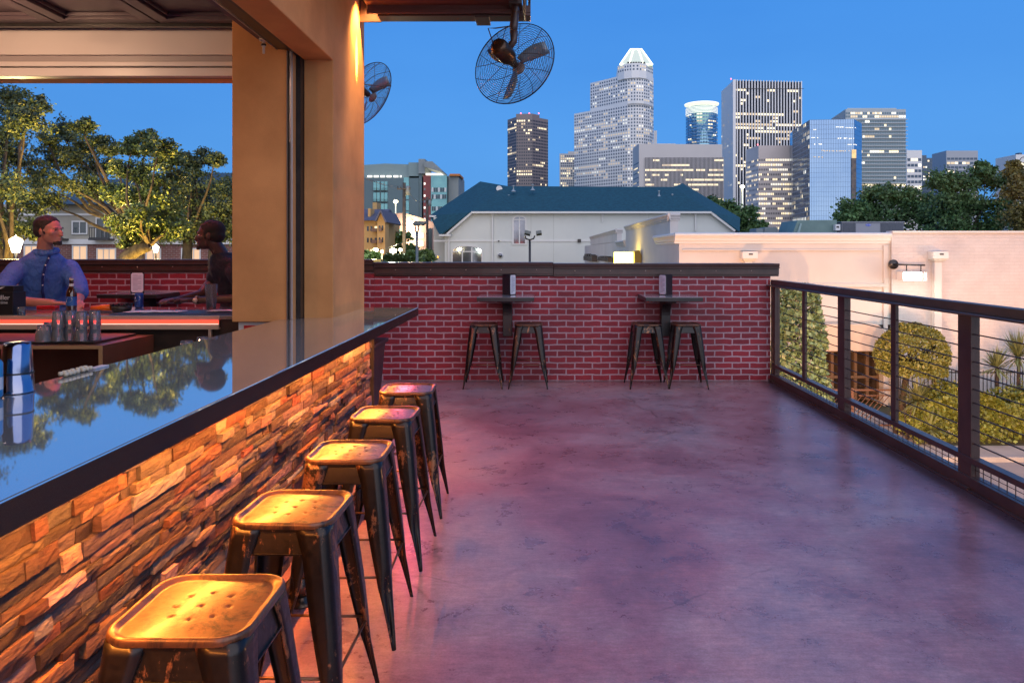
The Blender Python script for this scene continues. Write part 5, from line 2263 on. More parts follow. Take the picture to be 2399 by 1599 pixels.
def yucca(x, y, z, h, rl_, n, label, group='spiky yucca plants by the white wall', trunk=True):
    t = thing('yucca_plant', label, 'yucca', (x, y, z), group)
    b = MB()
    b.tube([(x, y, z), (x + .03, y, z + h)], [.07, .05], 7)
    b.build('stem', m_bark, t)
    b = MB()
    for k in range(n):
        a = random.random() * 6.283
        el = random.uniform(-.5, 1.45)
        L = rl_ * random.uniform(.75, 1.1)
        d = Vector((math.cos(a) * math.cos(el), math.sin(a) * math.cos(el), math.sin(el)))
        s = d.cross(Vector((0, 0, 1)))
        s = s.normalized() if s.length > .01 else Vector((1, 0, 0))
        p0 = Vector((x, y, z + h))
        w0 = .022
        p1 = p0 + d * L * .55
        p2 = p0 + d * L - Vector((0, 0, .10 * L * (1 - abs(el) / 1.6)))
        kx = random.uniform(.7, 1.3)
        b.add([p0 - s * w0 * .6, p0 + s * w0 * .6, p1 + s * w0, p1 - s * w0, p2], [(0, 1, 2, 3), (3, 2, 4)], 0, (kx, kx, kx))
    b.build('leaves', M('yucca_leaf', (.17, .20, .08), .45, attr=True) if 'yucca_leaf' not in bpy.data.materials else bpy.data.materials['yucca_leaf'], t)


for (u, v, Y, h, L, n, lb) in ((2150, 905, 21.0, 1.3, .62, 90, 'yucca below the round tree'), (2190, 860, 22.2, 1.9, .5, 70, 'yucca just right of the round tree trunk'), (2335, 850, 22.6, 2.1, .6, 80, 'yucca rising behind the hedge middle'),
                               (2385, 835, 22.6, 2.5, .75, 100, 'tall yucca above the hedge at the right edge'), (2460, 800, 22.6, 3.0, .8, 90, 'tallest yucca beyond the right post'),
                               (2180, 940, 20.35, .5, .55, 70, 'low yucca at the end of the hedge')):
    yucca(PX(u, Y), Y, G + .1, h * .85, L * 1.25, int(n * 1.5), lb)

# lamps that light the lane: real posts, short of the white wall
m_sod = M('sodium_glow', (1, .7, .4), .5, emit=4, ec=(1, .62, .34))


def lane_lamp(x, y, z, e_, label, col=(1, .44, .17)):
    t = thing('lane_lamp', label, 'street lamp', (x, y, G))
    b = MB()
    b.tube([(x, y, G), (x, y, z + .1)], [.06, .05], 8)
    b.box(x - .12, x + .12, y - .12, y + .12, z + .11, z + .17)
    b.build('post', m_black, t)
    b = MB()
    b.lathe([(0, -.08), (.09, -.05), (.10, .04), (0, .09)], (x, y + .16, z), 12)
    b.build('globe', m_sod, t)
    lamp('POINT', 'lane_light', (x, y + .22, z - .2), e_, col, .25, (0, 0, 0), t)


lane_lamp(4.2, 20.5, -1.9, 900, 'lane lamp hidden below the brick parapet')
lane_lamp(21.5, 17.5, -2.6, 1500, 'lane lamp beyond the right end of the hedge')
# unseen wall packs added under the terrace edge to light the wall and lane
for i, (y, ax, ay, az) in enumerate(((6.0, 9.5, 22, -5.4), (1.0, 14.5, 20, -5.6))):
    t = thing('added_floodlight', ('far' if i == 0 else 'near') + ' unseen floodlight added below the terrace edge facing the lane', 'floodlight', (3.0, y, -1.0))
    b = MB()
    b.box(2.905, 3.10, y - .15, y + .15, -1.05, -.85)
    b.build('housing', m_bronze, t, bev=.01)
    b = MB()
    b.box(3.1005, 3.108, y - .12, y + .12, -1.03, -.88)
    b.build('lens', m_sod, t)
    d = Vector((ax, ay, az)) - Vector((3.2, y, -.95))
    lamp('SPOT', 'added_flood_lamp', (3.2, y, -.95), 6300, (1, .50, .24), .08, d.to_track_quat('-Z', 'Y').to_euler(), t, spot_size=R(62), spot_blend=.9)
# ================================================================== CREAM HOUSE WITH BLUE ROOF
Yh = 88.0
m_hw = M('cream_stucco', (.60, .62, .58), .85, c2=(.55, .57, .54), vs=.25, bump=.1, bs=6, glob=True)
m_hroof = M('teal_shingle_roof', (.005, .045, .066), .75, c2=(.010, .075, .105), vs=2.4, bump=.5, bs=9, bd=.05, scale=(1, 1, 3))
t = thing('cream_house', 'long cream house with teal shingle roof below the skyline', 'house', (PX(1380, Yh), Yh + 8, G))


def HP(u, v, dy=0):
    return WP(u, v, Yh + dy)


b = MB()
x0, xa, xb, x1 = PX(1042, Yh), PX(1104, Yh), PX(1667, Yh), PX(1719, Yh)
b.prism([(x0, G), (x1, G), (x1, PZ(541, Yh)), (xb, PZ(497, Yh)), (xa, PZ(497, Yh)), (x0, PZ(549, Yh))], 'y', Yh, Yh + 16)
b.box(PX(1016, Yh + 2), x0 - .01, Yh + 2, Yh + 15, G, PZ(509, Yh + 2))
b.build('wall', m_hw, t)
b = MB()
# main slopes
E1, E2 = HP(1100, 497.5, -.5), HP(1671, 497.5, -.5)
R1, R2 = HP(1190, 436, 8), HP(1578, 438, 8)
B1, B2 = (E1[0], Yh + 17, E1[2]), (E2[0], Yh + 17, E2[2])
CL, CR = HP(1030, 551, -.5), HP(1733, 542, -.5)
BL, BR = (CL[0], Yh + 17, CL[2]), (CR[0], Yh + 17, CR[2])
PL, PR = HP(1125, 425, 12), HP(1599, 429, 12)
WL = HP(1006, 505, 3)
WR = HP(1734, 510, 3)
V1 = HP(1160, 453, 6)
V2 = HP(1640, 453, 6)
vs = [E1, E2, R2, R1, B1, B2, CL, CR, BL, BR, PL, PR, WL, WR]
fs = [(0, 1, 2, 3), (5, 4, 3, 2), (0, 3, 10), (0, 10, 12), (6, 0, 12), (1, 11, 2), (1, 13, 11), (1, 7, 13), (12, 10, 8), (13, 9, 11), (10, 3, 4, 8), (11, 9, 5, 2), (12, 8, 6), (13, 7, 9)]
b.add(vs, fs)
b.build('roof', m_hroof, t, solid=.18)
b = MB()
b.tube([HP(1104, 497.6, -.62), HP(1667, 497.6, -.62)], .17, 4, caps=True, smooth=False)
b.tube([HP(1104, 499, -.45), HP(1047, 548, -.45)], .17, 4, smooth=False)
b.tube([HP(1667, 499, -.45), HP(1722, 541, -.45)], .17, 4, smooth=False)
b.tube([HP(1028, 551, -.55), HP(1056, 551, -.55)], .16, 4, smooth=False)
b.tube([HP(1006, 506, 2.4), HP(1036, 508, 2.4)], .16, 4, smooth=False)
b.box(PX(1016, Yh), x1, Yh - .08, Yh - .002, PZ(566, Yh), PZ(562, Yh))
b.build('eave_trim', m_trimw, t)
for u, v0, v1 in ((1052, 552, 620), (1154, 500, 620), (1411, 500, 520), (1629, 500, 541)):
    b = MB()
    b.box(PX(u - 1.6, Yh), PX(u + 1.6, Yh), Yh - .2, Yh - .082, PZ(v1, Yh), PZ(v0, Yh))
    b.box(PX(u - 3, Yh), PX(u + 3, Yh), Yh - .25, Yh - .082, PZ(v0 + 5, Yh), PZ(v0, Yh) + .01)
    b.build('rain_pipe', m_trimw, t)
for u in (1244, 1297, 1520):
    b = MB()
    b.box(PX(u, Yh) - .015, PX(u, Yh) + .015, Yh - .01, Yh - .001, G, PZ(502, Yh))
    b.build('wall_joint', M('joint_grey', (.33, .34, .31), .9) if 'joint_grey' not in bpy.data.materials else bpy.data.materials['joint_grey'], t)


def archwin(u0, u1, v0, v1, va, cols, pane):
    x0, x1 = PX(u0, Yh), PX(u1, Yh)
    z0, zs, zt = PZ(v1, Yh), PZ(va, Yh), PZ(v0, Yh)
    cx, rx = (x0 + x1) / 2, (x1 - x0) / 2

    def arc(g):
        return [(cx + (rx + g) * math.cos(a), zs + (zt - zs + g) * math.sin(a)) for a in np.linspace(0, math.pi, 13)]
    b = MB()
    b.prism([(x0 - .22, z0 - .18), (x1 + .22, z0 - .18)] + arc(.22), 'y', Yh - .10, Yh - .003)
    fr = b.build('window_frame', m_trimw, t)
    b = MB()
    b.prism([(x0, z0), (x1, z0)] + arc(0), 'y', Yh - .115, Yh - .101)
    p = b.build('pane', pane, fr)
    b = MB()
    for i in range(1, cols):
        x = x0 + (x1 - x0) * i / cols
        b.box(x - .07, x + .07, Yh - .14, Yh - .116, z0, zs + (zt - zs) * .8)
    b.box(x0, x1, Yh - .135, Yh - .1155, zs - .07, zs + .05)
    b.build('glazing_bars', m_trimw, fr)


m_refl = M('sky_reflecting_glass', (.25, .25, .28), .06, .7, c2=(.12, .13, .15), vs=.6)
archwin(1204, 1230, 508, 570, 514, 2, m_refl)
archwin(1061, 1128, 577, 625, 589, 3, m_refl)
b = MB()
b.lathe([(0, 0), (.36, 0), (.36, .1), (0, .1)], (PX(1172, Yh), Yh - .002, PZ(598, Yh)), 20, mat=Matrix.Rotation(R(90), 3, 'X'))
rw_ = b.build('round_window', m_trimw, t)
b = MB()
b.lathe([(0, .101), (.24, .101), (.24, .11), (0, .11)], (PX(1172, Yh), Yh - .002, PZ(598, Yh)), 20, mat=Matrix.Rotation(R(90), 3, 'X'))
b.build('pane', m_refl, rw_)
b = MB()
b.box(PX(1353, Yh), PX(1361, Yh), Yh - .2, Yh - .082, PZ(568, Yh), PZ(560, Yh))
b.box(PX(1167, Yh), PX(1170, Yh), Yh - .2, Yh - .082, PZ(566, Yh), PZ(563, Yh))
b.build('wall_vents', m_black, t)
for u, v in ((1203, 443), (1248, 440), (1193, 478), (1192, 465), (1544, 455), (1575, 463), (1582, 480)):
    b = MB()
    q = Vector(HP(u, v + 6, 5))
    b.lathe([(.35, 0), (.12, .25), (.08, .3), (.08, .62), (.14, .66), (.14, .8), (0, .82)], q, 10)
    b.build('roof_vent', M('vent_grey', (.25, .30, .33), .5) if 'vent_grey' not in bpy.data.materials else bpy.data.materials['vent_grey'], t)
b = MB()
b.lathe([(0, .0), (.3, .06), (.42, .15), (.40, .16), (.28, .08), (0, .03)], HP(1169, 443, 7), 16, mat=Euler((R(75), 0, R(20))).to_matrix())
b.build('satellite_dish', m_white, t)

# double flood lamp before the house
Yp = 34
t = thing('flood_lamp_post', 'dark post with two flood lamp heads before the cream house', 'lamp post', (PX(1241, Yp), Yp, G))
b = MB()
x = PX(1241, Yp)
b.tube([(x, Yp, G), (x, Yp, PZ(560, Yp))], [.07, .05], 8)
b.tube([(PX(1230, Yp), Yp, PZ(552, Yp)), (PX(1232, Yp), Yp, PZ(559, Yp)), (x, Yp, PZ(562, Yp)), (PX(1250, Yp), Yp, PZ(559, Yp)), (PX(1253, Yp), Yp, PZ(552, Yp))], .035, 6)
b.build('post', m_black, t)
for u0, u1, tl in ((1239, 1253, .25), (1266, 1279, -.15)):
    u0, u1 = u0 - 1246 + 1241 - 5, u1 - 1246 + 1241 - 5
    b = MB()
    b.box(PX(u0, Yp), PX(u1, Yp), Yp - .3, Yp + .1, PZ(550, Yp), PZ(542, Yp), tilt=(R(-12), tl, 0))
    b.build('lamp_head', M('grey_lamp_head', (.10, .13, .13), .5) if 'grey_lamp_head' not in bpy.data.materials else bpy.data.materials['grey_lamp_head'], t, bev=.02)

# channel letter signs and glowing box on the side wall of the white building
wx = nbx0 - .02
t = thing('wall_letters', 'two dark lettered signs standing out from the pale side wall', 'sign', (wx, 50, .8))


def lettering(ya, yb, z0, z1, body, par):
    b = MB()
    n = 9
    for i in range(n):
        y = ya + (yb - ya) * i / n
        h = (z1 - z0) * random.uniform(.6, 1.)
        b.box(wx - .55, wx - .12, y, y + (yb - ya) / n * .35, z0, z0 + h)
        b.box(wx - .55, wx - .50, y, y + (yb - ya) / n * .8, z0 + h * .5, z0 + h * .6)
    b.box(wx - .12, wx - .0, ya, yb, z0 + .1, z0 + .2)
    b.build('letters', m_black, par)


Y1 = 4.7 * F / 118
lettering(60.0, 72.0, PZ(611, 66), PZ(593, 66), 'x', t)
lettering(46.5, 55.0, PZ(612, 50), PZ(598, 50), 'x', t)
t = thing('glowing_sign', 'bright yellow box sign glowing above the parapet cap', 'sign', (wx - .6, 38, .9))
b = MB()
b.box(wx - 1.15, wx - .35, 35.5, 37.1, PZ(619, 36), PZ(590, 36))
b.build('lit_box', M('yellow_sign_glow', (1, .75, .12), .5, emit=4.5, ec=(1, .70, .12)), t, bev=.05)
b = MB()
b.prism([(wx - .34, PZ(619, 35.4)), (wx - .02, PZ(619, 35.4)), (wx + .0, PZ(600, 35.4)), (wx - .10, PZ(586, 35.4)), (wx - .34, PZ(588, 35.4))], 'y', 35.2, 35.8)
b.build('dark_side', M('olive_sign_side', (.20, .14, .01), .5), t)
lamp('POINT', 'sign_light', (wx - 1.6, 36.3, .9), 30, (1, .75, .25), .3, (0, 0, 0), t)

# ------------------------------------------------------------------ roof units
Yr = 31
t = thing('rooftop_unit', 'green sheet metal unit on the white roof left of the grey one', 'air conditioner', (PX(1905, Yr), Yr + 1, nz), 'units on the white roof')
m_gr = M('green_grey_paint', (.10, .17, .16), .5, c2=(.13, .21, .19), vs=2)
b = MB()
b.prism([(PX(1845, Yr), nz - .5), (PX(1868, Yr), PZ(516, Yr)), (PX(1961, Yr), PZ(515, Yr)), (PX(1961, Yr), nz - .5)], 'y', Yr, Yr + 2)
b.build('body', m_gr, t, bev=.02)
b = MB()
b.prism([(PX(1858, Yr), nz - .3), (PX(1874, Yr), PZ(523, Yr)), (PX(1878, Yr), PZ(523, Yr)), (PX(1866, Yr), nz - .3)], 'y', Yr - .06, Yr - .002)
b.build('brace', M('pale_green_brace', (.22, .32, .31), .5), t)
b = MB()
b.box(PX(1952, Yr), PX(1963, Yr), Yr - .25, Yr - .01, PZ(540, Yr), PZ(526, Yr))
b.box(PX(1954, Yr), PX(1960, Yr), Yr - .26, Yr - .251, PZ(534, Yr), PZ(530, Yr), 1)
b.build('switch_box', [m_trimw, m_black], t)
t = thing('rooftop_unit', 'grey air conditioner with small blue oval badge on the white roof', 'air conditioner', (PX(2045, Yr), Yr + 1, nz), 'units on the white roof')
b = MB()
b.box(PX(1972, Yr), PX(2117, Yr), Yr, Yr + 2.4, nz - .5, PZ(521, Yr))
b.box(PX(1970, Yr), PX(2119, Yr), Yr - .05, Yr + 2.45, PZ(520.9, Yr), PZ(519, Yr))
b.build('body', M('unit_grey', (.24, .25, .28), .45), t, bev=.01)
for u0, u1 in ((1974, 2004), (2063, 2115)):
    b = MB()
    b.box(PX(u0, Yr), PX(u1, Yr), Yr - .03, Yr - .002, nz - .4, PZ(523, Yr))
    gr = b.build('grille', M('coil_grille', (.035, .045, .06), .6, c2=(.09, .10, .12), vs=16, scale=(14, 1, 1)) if 'coil_grille' not in bpy.data.materials else bpy.data.materials['coil_grille'], t)
b = MB()
b.lathe([(0, 0), (.12, 0)], (PX(2034, Yr), Yr - .012, PZ(527, Yr)), 20, mat=Euler((R(90), 0, 0)).to_matrix() @ Matrix.Diagonal(Vector((1, .42, 1))))
bdg = b.build('badge', M('badge_blue', (.02, .07, .5), .4), t)
text('badge_writing', 'Carrier', .07, (PX(2034, Yr), Yr - .02, PZ(527, Yr)), (R(90), 0, 0), m_paper, bdg, .001)
t = thing('rooftop_unit', 'small low vent box left of the green roof unit', 'air conditioner', (PX(1820, Yr), Yr + 1, nz), 'units on the white roof')
b = MB()
b.box(PX(1788, Yr), PX(1806, Yr), Yr + 1, Yr + 2, nz - .5, PZ(533, Yr))
b.prism([(PX(1806, Yr) + .01, nz - .5), (PX(1812, Yr), PZ(530, Yr)), (PX(1844, Yr), PZ(530, Yr)), (PX(1846, Yr), nz - .5)], 'y', Yr + 1.2, Yr + 2)
b.build('body', M('dusty_grey', (.14, .18, .19), .6), t, bev=.02)

# ------------------------------------------------------------------ trees behind the white building
tree('round green tree beside the right hip of the teal roof', 'tree', (PX(1725, 115), 115, G), WP(1725, 540, 115),
     clumpsfrom([(1665, 478, 26, 0), (1700, 480, 26, 1), (1680, 500, 30, 0), (1720, 510, 34, 0), (1750, 500, 24, -1), (1772, 530, 22, 0), (1740, 535, 34, 0), (1695, 530, 30, 0), (1790, 545, 16, 0)], 115),
     leaf=.36, nper=50, seed=21, mat=m_leafd, sub=14, sd=.22)
tree('spreading dark green tree rising behind the grey roof unit', 'tree', (PX(2050, 45), 45, G), WP(2050, 560, 45),
     clumpsfrom([(1985, 510, 30, 0), (2005, 485, 34, 0), (2040, 465, 36, 1), (2075, 455, 34, 0), (2110, 460, 32, 0), (2145, 470, 34, 0), (2060, 500, 46, 0), (2120, 505, 46, 0), (1975, 530, 30, 0), (2165, 520, 40, 0), (2020, 520, 40, 0)], 45),
     leaf=.12, nper=75, seed=22, mat=m_leafd, sub=18, sd=.22)
tree('tall dark tree cluster right of the skyline with olive tinted edge', 'tree', (PX(2270, 42), 42, G), WP(2270, 560, 42),
     clumpsfrom([(2205, 420, 34, 0), (2240, 440, 40, 0), (2290, 415, 34, 1), (2310, 395, 22, 0), (2340, 430, 36, 0), (2205, 475, 44, 0), (2260, 480, 50, 0), (2320, 480, 50, 0), (2210, 525, 44, 0), (2270, 530, 50, 0), (2340, 530, 50, 0)], 42),
     leaf=.105, nper=80, seed=23, mat=m_leafd, sub=20, sd=.22)
tree('yellowish tree at the right edge above the painted brick wall', 'tree', (PX(2420, 38), 38, G), WP(2420, 560, 38),
     clumpsfrom([(2385, 410, 26, 0), (2375, 390, 14, 0), (2395, 450, 34, 0), (2430, 430, 50, 0), (2385, 495, 36, 0), (2440, 490, 60, 0), (2400, 535, 40, 0), (2480, 440, 60, 0)], 38),
     leaf=.10, nper=80, seed=24, mat=M('autumn_leaf', (.13, .12, .03), .5, attr=True), sub=15)

# ================================================================== LEFT MIDDLE DISTANCE
m_lit = M('lit_window', (1, .8, .5), .5, emit=.62, ec=(1, .76, .42))
m_litw = M('white_lit_window', (1, .95, .85), .5, emit=.7, ec=(1, .93, .78))
m_dwin = M('dark_tower_window', (.025, .04, .06), .1, .3)
Yb = 170


def B(*a, Y=Yb):
    return a


t = thing('green_apartment_block', 'grey green modern apartment block with red and glass corner', 'apartment building', (PX(950, Yb), Yb + 12, G))
mg1 = M('sage_panel', (.22, .30, .29), .6, c2=(.19, .26, .26), vs=.06)
mg2 = M('slate_panel', (.12, .18, .19), .6, c2=(.10, .155, .165), vs=.08)
mg3 = M('grey_panel', (.24, .27, .27), .7)
mred = M('red_panel', (.28, .07, .06), .7, c2=(.22, .06, .055), vs=.4)
mtq = M('teal_glass', (.16, .38, .38), .15, .3, c2=(.10, .26, .28), vs=.25)
b = MB()
b.prism([(PX(700, Yb), G), (PX(957, Yb), G), (PX(957, Yb), PZ(384, Yb)), (PX(900, Yb), PZ(382, Yb)), (PX(840, Yb), PZ(386, Yb)), (PX(700, Yb), PZ(392, Yb))], 'y', Yb + 1, Yb + 20)
b.box(PX(956, Yb) + .01, PX(980, Yb), Yb + .5, Yb + 20, PZ(412, Yb), PZ(380, Yb))
b.build('upper_wall', mg1, t)
b = MB()
b.box(PX(700, Yb), PX(981, Yb), Yb, Yb + .9, G, PZ(417, Yb))
b.box(PX(981, Yb) + .01, PX(988, Yb), Yb + .2, Yb + 10, G, PZ(407, Yb))
b.build('lower_wall', mg2, t)
b = MB()
b.box(PX(981, Yb) + .02, PX(996, Yb), Yb - .5, Yb + 10, PZ(407, Yb), PZ(373, Yb))
b.prism([(PX(996, Yb) + .01, PZ(392, Yb)), (PX(1038, Yb), PZ(404, Yb)), (PX(1038, Yb), PZ(401, Yb)), (PX(1015, Yb), PZ(380, Yb)), (PX(996, Yb) + .01, PZ(380, Yb))], 'y', Yb - 1.5, Yb + 8)
b.box(PX(1048, Yb), PX(1072, Yb), Yb + 2, Yb + 16, G, PZ(408, Yb))
b.build('tower_fins', mg3, t)
b = MB()
b.box(PX(992, Yb), PX(1010, Yb), Yb - .2, Yb + 9, G, PZ(411, Yb))
b.build('red_bay', mred, t)
b = MB()
b.box(PX(1010, Yb) + .02, PX(1047, Yb), Yb - .4, Yb + 9, G, PZ(411, Yb))
b.build('glass_corner', mtq, t)
b = MB()
b.box(PX(998, Yb), PX(1034, Yb), Yb - .3, Yb + 8, PZ(410.5, Yb), PZ(406, Yb))
b.build('terrace_lights', m_litw, t)
b = MB()
b.box(PX(1052, Yb), PX(1076, Yb), Yb + 1, Yb + 10, PZ(411, Yb), PZ(406, Yb))
b.build('orange_canopy', M('orange_canopy', (.5, .16, .03), .6), t)
for i, u in enumerate((861, 876, 891, 906, 922, 937)):
    b = MB()
    b.box(PX(u, Yb), PX(u + (11 if i < 5 else 4), Yb), Yb - .1, Yb - .01, PZ(415.5, Yb), PZ(411, Yb))
    b.build('window', m_litw, t)
for v in (425, 451, 477, 503):
    for u in (875, 893):
        fr = MB()
        fr.box(PX(u, Yb), PX(u + 15, Yb), Yb - .15, Yb - .01, PZ(v + 22, Yb), PZ(v, Yb))
        w1 = fr.build('window', mtq, t)
        bb = MB()
        for q in range(5):
            bb.box(PX(u + q * 3.6, Yb), PX(u + q * 3.6 + .6, Yb), Yb - .6, Yb - .55, PZ(v + 22, Yb), PZ(v + 15, Yb))
        bb.box(PX(u, Yb), PX(u + 15, Yb), Yb - .6, Yb - .16, PZ(v + 22.5, Yb), PZ(v + 21.5, Yb))
        bb.box(PX(u + 7, Yb), PX(u + 8, Yb), Yb - .2, Yb - .16, PZ(v + 21, Yb), PZ(v, Yb))
        bb.build('balcony', m_black, w1)
for v in (416, 444, 470, 496):
    b = MB()
    b.box(PX(946, Yb), PX(958, Yb), Yb - .15, Yb - .01, PZ(v + 23, Yb), PZ(v, Yb))
    b.build('window', mtq, t)
for k, v in enumerate((428, 441, 456, 470, 484, 499, 511)):
    b = MB()
    b.box(PX(993.5, Yb), PX(997, Yb), Yb - .3, Yb - .21, PZ(v + 5, Yb), PZ(v, Yb))
    b.build('window', m_litw if k % 2 == 0 else mg3, t)
for v in (440, 456, 484):
    for u in range(1012, 1046, 5):
        b = MB()
        b.box(PX(u, Yb), PX(u + 4, Yb), Yb - .5, Yb - .41, PZ(v + 10, Yb), PZ(v, Yb))
        b.build('window', m_dwin if (u + int(v)) % 3 else m_trimw, t)

Yy = 80
t = thing('yellow_lit_apartments', 'yellow lit gabled apartment block beside the pillar', 'apartment building', (PX(905, Yy), Yy + 6, G))
mye = M('ochre_stucco', (.52, .33, .13), .85, c2=(.45, .28, .11), vs=.5)
b = MB()
b.box(PX(700, Yy), PX(896, Yy), Yy, Yy + 10, G, PZ(516, Yy))
b.prism([(PX(893, Yy) + .0, G), (PX(911, Yy), G), (PX(911, Yy), PZ(512, Yy)), (PX(902, Yy), PZ(496, Yy)), (PX(893, Yy) + .0, PZ(512, Yy))], 'y', Yy - 2, Yy - .01)
b.build('wall', mye, t)
b = MB()
b.prism([(Yy - .8, PZ(517, Yy)), (Yy + 5, PZ(490, Yy + 5)), (Yy + 11, PZ(517, Yy))], 'x', PX(700, Yy), PX(893, Yy))
b.prism([(PX(889, Yy), PZ(520, Yy)), (PX(903, Yy), PZ(494, Yy)), (PX(917, Yy), PZ(522, Yy)), (PX(914, Yy), PZ(524, Yy)), (PX(903, Yy), PZ(499, Yy)), (PX(893, Yy), PZ(520, Yy))], 'y', Yy - 2.6, Yy + 6)
b.build('roof', M('mauve_grey_roof', (.10, .10, .14), .8), t)
b = MB()
b.box(PX(857, Yy), PX(863, Yy), Yy + 1, Yy + 3, PZ(512, Yy), PZ(487, Yy))
b.build('chimney', mye, t)
b = MB()
b.box(PX(873, Yy + 5), PX(883, Yy + 5), Yy + 5, Yy + 7, PZ(493, Yy + 5), PZ(474, Yy + 5))
b.build('chimney', mye, t)
for v in (530, 557, 584):
    for u, wd in ((860, 4), (868, 4), (878, 6), (886, 3), (897, 3.5), (904, 3)):
        b = MB()
        yy0 = Yy - (2.06 if u > 893 else .06)
        b.box(PX(u, Yy), PX(u + wd, Yy), yy0, yy0 + .05, PZ(v + 11, Yy), PZ(v, Yy))
        b.build('window', m_dwin if (u + v) % 4 else m_lit, t)
    for u, wd in ((873, 12), (899, 6)):
        b = MB()
        yy0 = Yy - (2.5 if u > 893 else .6)
        b.box(PX(u, Yy), PX(u + wd, Yy), yy0, yy0 + .4, PZ(v + 13, Yy), PZ(v + 5, Yy))
        b.build('balcony', m_fence, t)
Ym = 120
t = thing('mauve_block', 'pinkish grey block lit by three wall lamps behind the utility pole', 'building', (PX(960, Ym), Ym + 8, G))
b = MB()
b.prism([(PX(911, Ym), G), (PX(1016, Ym), G), (PX(1016, Ym), PZ(521, Ym)), (PX(992, Ym), PZ(512, Ym)), (PX(948, Ym), PZ(499, Ym)), (PX(911, Ym), PZ(500, Ym))], 'y', Ym, Ym + 16)
b.build('wall', M('mauve_stucco', (.34, .23, .20), .85, c2=(.28, .19, .17), vs=.15), t)
for u, v, wd, hh_, mm in ((930, 536, 8, 14, mtq), (978, 545, 14, 12, m_lit), (978, 565, 14, 12, m_lit), (960, 590, 12, 10, m_lit), (1002, 535, 10, 50, m_dwin), (912, 532, 10, 6, m_dwin), (920, 572, 8, 10, m_dwin)):
    b = MB()
    b.box(PX(u, Ym), PX(u + wd, Ym), Ym - .1, Ym - .005, PZ(v + hh_, Ym), PZ(v, Ym))
    b.build('window', mm, t)
b = MB()
b.box(PX(955, Ym), PX(1015, Ym), Ym - 2, Ym - .01, PZ(588, Ym), PZ(585, Ym))
b.build('canopy', m_black, t)
m_star = M('bright_lamp', (1, .9, .6), .5, emit=9, ec=(1, .86, .5))
for i, (v, nm_) in enumerate(((521, 'top'), (544, 'middle'), (564, 'lowest'))):
    t = thing('wall_lamp', '%s of the three bright lamps on the mauve block' % nm_, 'wall lamp', (PX(965, Ym), Ym - .4, PZ(v, Ym)), 'three lamps on the mauve block')
    b = MB()
    b.lathe([(0, -.26), (.28, -.16), (.3, .12), (0, .26)], (PX(965, Ym), Ym - .6, PZ(v, Ym)), 12)
    b.build('bulb', m_star, t)
    b = MB()
    b.box(PX(965, Ym) - .1, PX(965, Ym) + .1, Ym - .58, Ym - .01, PZ(v, Ym) + .28, PZ(v, Ym) + .36)
    b.build('arm', m_black, t)
    lamp('POINT', 'lamp_light', (PX(965, Ym), Ym - 1.4, PZ(v, Ym)), 500, (1, .75, .45), .3, (0, 0, 0), t)


def polelamp(u, v, Y, label, col, e_=0, s=.2, group=None, vb=None, em=m_star, head=None):
    x = PX(u, Y)
    z = PZ(v, Y)
    t = thing('street_lamp', label, 'street lamp', (x, Y, G), group)
    b = MB()
    b.tube([(x, Y, G), (x, Y, z - s * .8)], [s * .5, s * .3], 6)
    b.build('post', m_black if not head else head, t)
    b = MB()
    b.lathe([(0, -s * .8), (s * .9, -s * .5), (s, .3 * s), (0, s * .8)], (x, Y, z), 10)
    b.build('globe', em, t)
    if e_:
        lamp('POINT', 'lamp_light', (x, Y - s * 2.2, z + s), e_, col, s, (0, 0, 0), t)


GL = 'small street lamps glowing past the pillar'
polelamp(880, 585, 62, 'warm street lamp before the yellow apartments', (1, .65, .3), 700, .22, GL)
polelamp(921, 587, 50, 'brightest white street lamp left of the utility pole', (.85, 1, .8), 500, .24, GL)
polelamp(938, 585, 64, 'faint street lamp just left of the utility pole', (1, .9, .5), 300, .18, GL)
polelamp(895, 589, 70, 'orange street lamp right of the warm one before the yellow block', (1, .6, .25), 600, .15, GL)
polelamp(927, 472, 150, 'tall floodlight mast before the green block', (.8, 1, .8), 0, .45, None, head=M('lit_mast', (.8, .8, .6), .5, emit=.25, ec=(1, 1, .75)))  # post material glows in place of lamp light falling on it
polelamp(1774 - 35, 437, 240, 'tall orange lit lamp mast before the striped tower', (1, .6, .3), 0, .7, None, head=bpy.data.materials['lit_mast'])
polelamp(1010, 610, 58, 'small orange lamp at the foot of the cream house', (1, .4, .15), 150, .16, None, em=M('orange_lamp_glow', (1, .4, .1), .5, emit=3, ec=(1, .35, .1)))
# big hooded lamp head
Yq = 33
x = PX(977, Yq)
t = thing('hooded_street_light', 'flat hooded street light on a forked grey post left of the cream house', 'street lamp', (x, Yq, G))
b = MB()
b.tube([(x, Yq, G), (x, Yq, PZ(544, Yq))], [.08, .06], 8)
b.tube([(x, Yq, PZ(545, Yq)), (PX(973, Yq), Yq, PZ(540, Yq)), (PX(973, Yq), Yq, PZ(528, Yq))], .035, 6)
b.tube([(x, Yq, PZ(545, Yq)), (PX(980, Yq), Yq, PZ(540, Yq)), (PX(980, Yq), Yq, PZ(528, Yq))], .035, 6)
b.build('post', M('grey_blue_post', (.10, .13, .15), .5), t)
b = MB()
b.prism([(PX(970, Yq), PZ(528, Yq)), (PX(968, Yq), PZ(523, Yq)), (PX(975, Yq), PZ(518, Yq)), (PX(999, Yq), PZ(519, Yq)), (PX(999, Yq), PZ(523, Yq)), (PX(990, Yq), PZ(528, Yq))], 'y', Yq - .25, Yq + .25)
b.build('hood', bpy.data.materials['grey_lamp_head'], t, bev=.02)
# utility poles
m_wood = M('weathered_pole', (.10, .085, .07), .9, c2=(.06, .05, .04), vs=3)


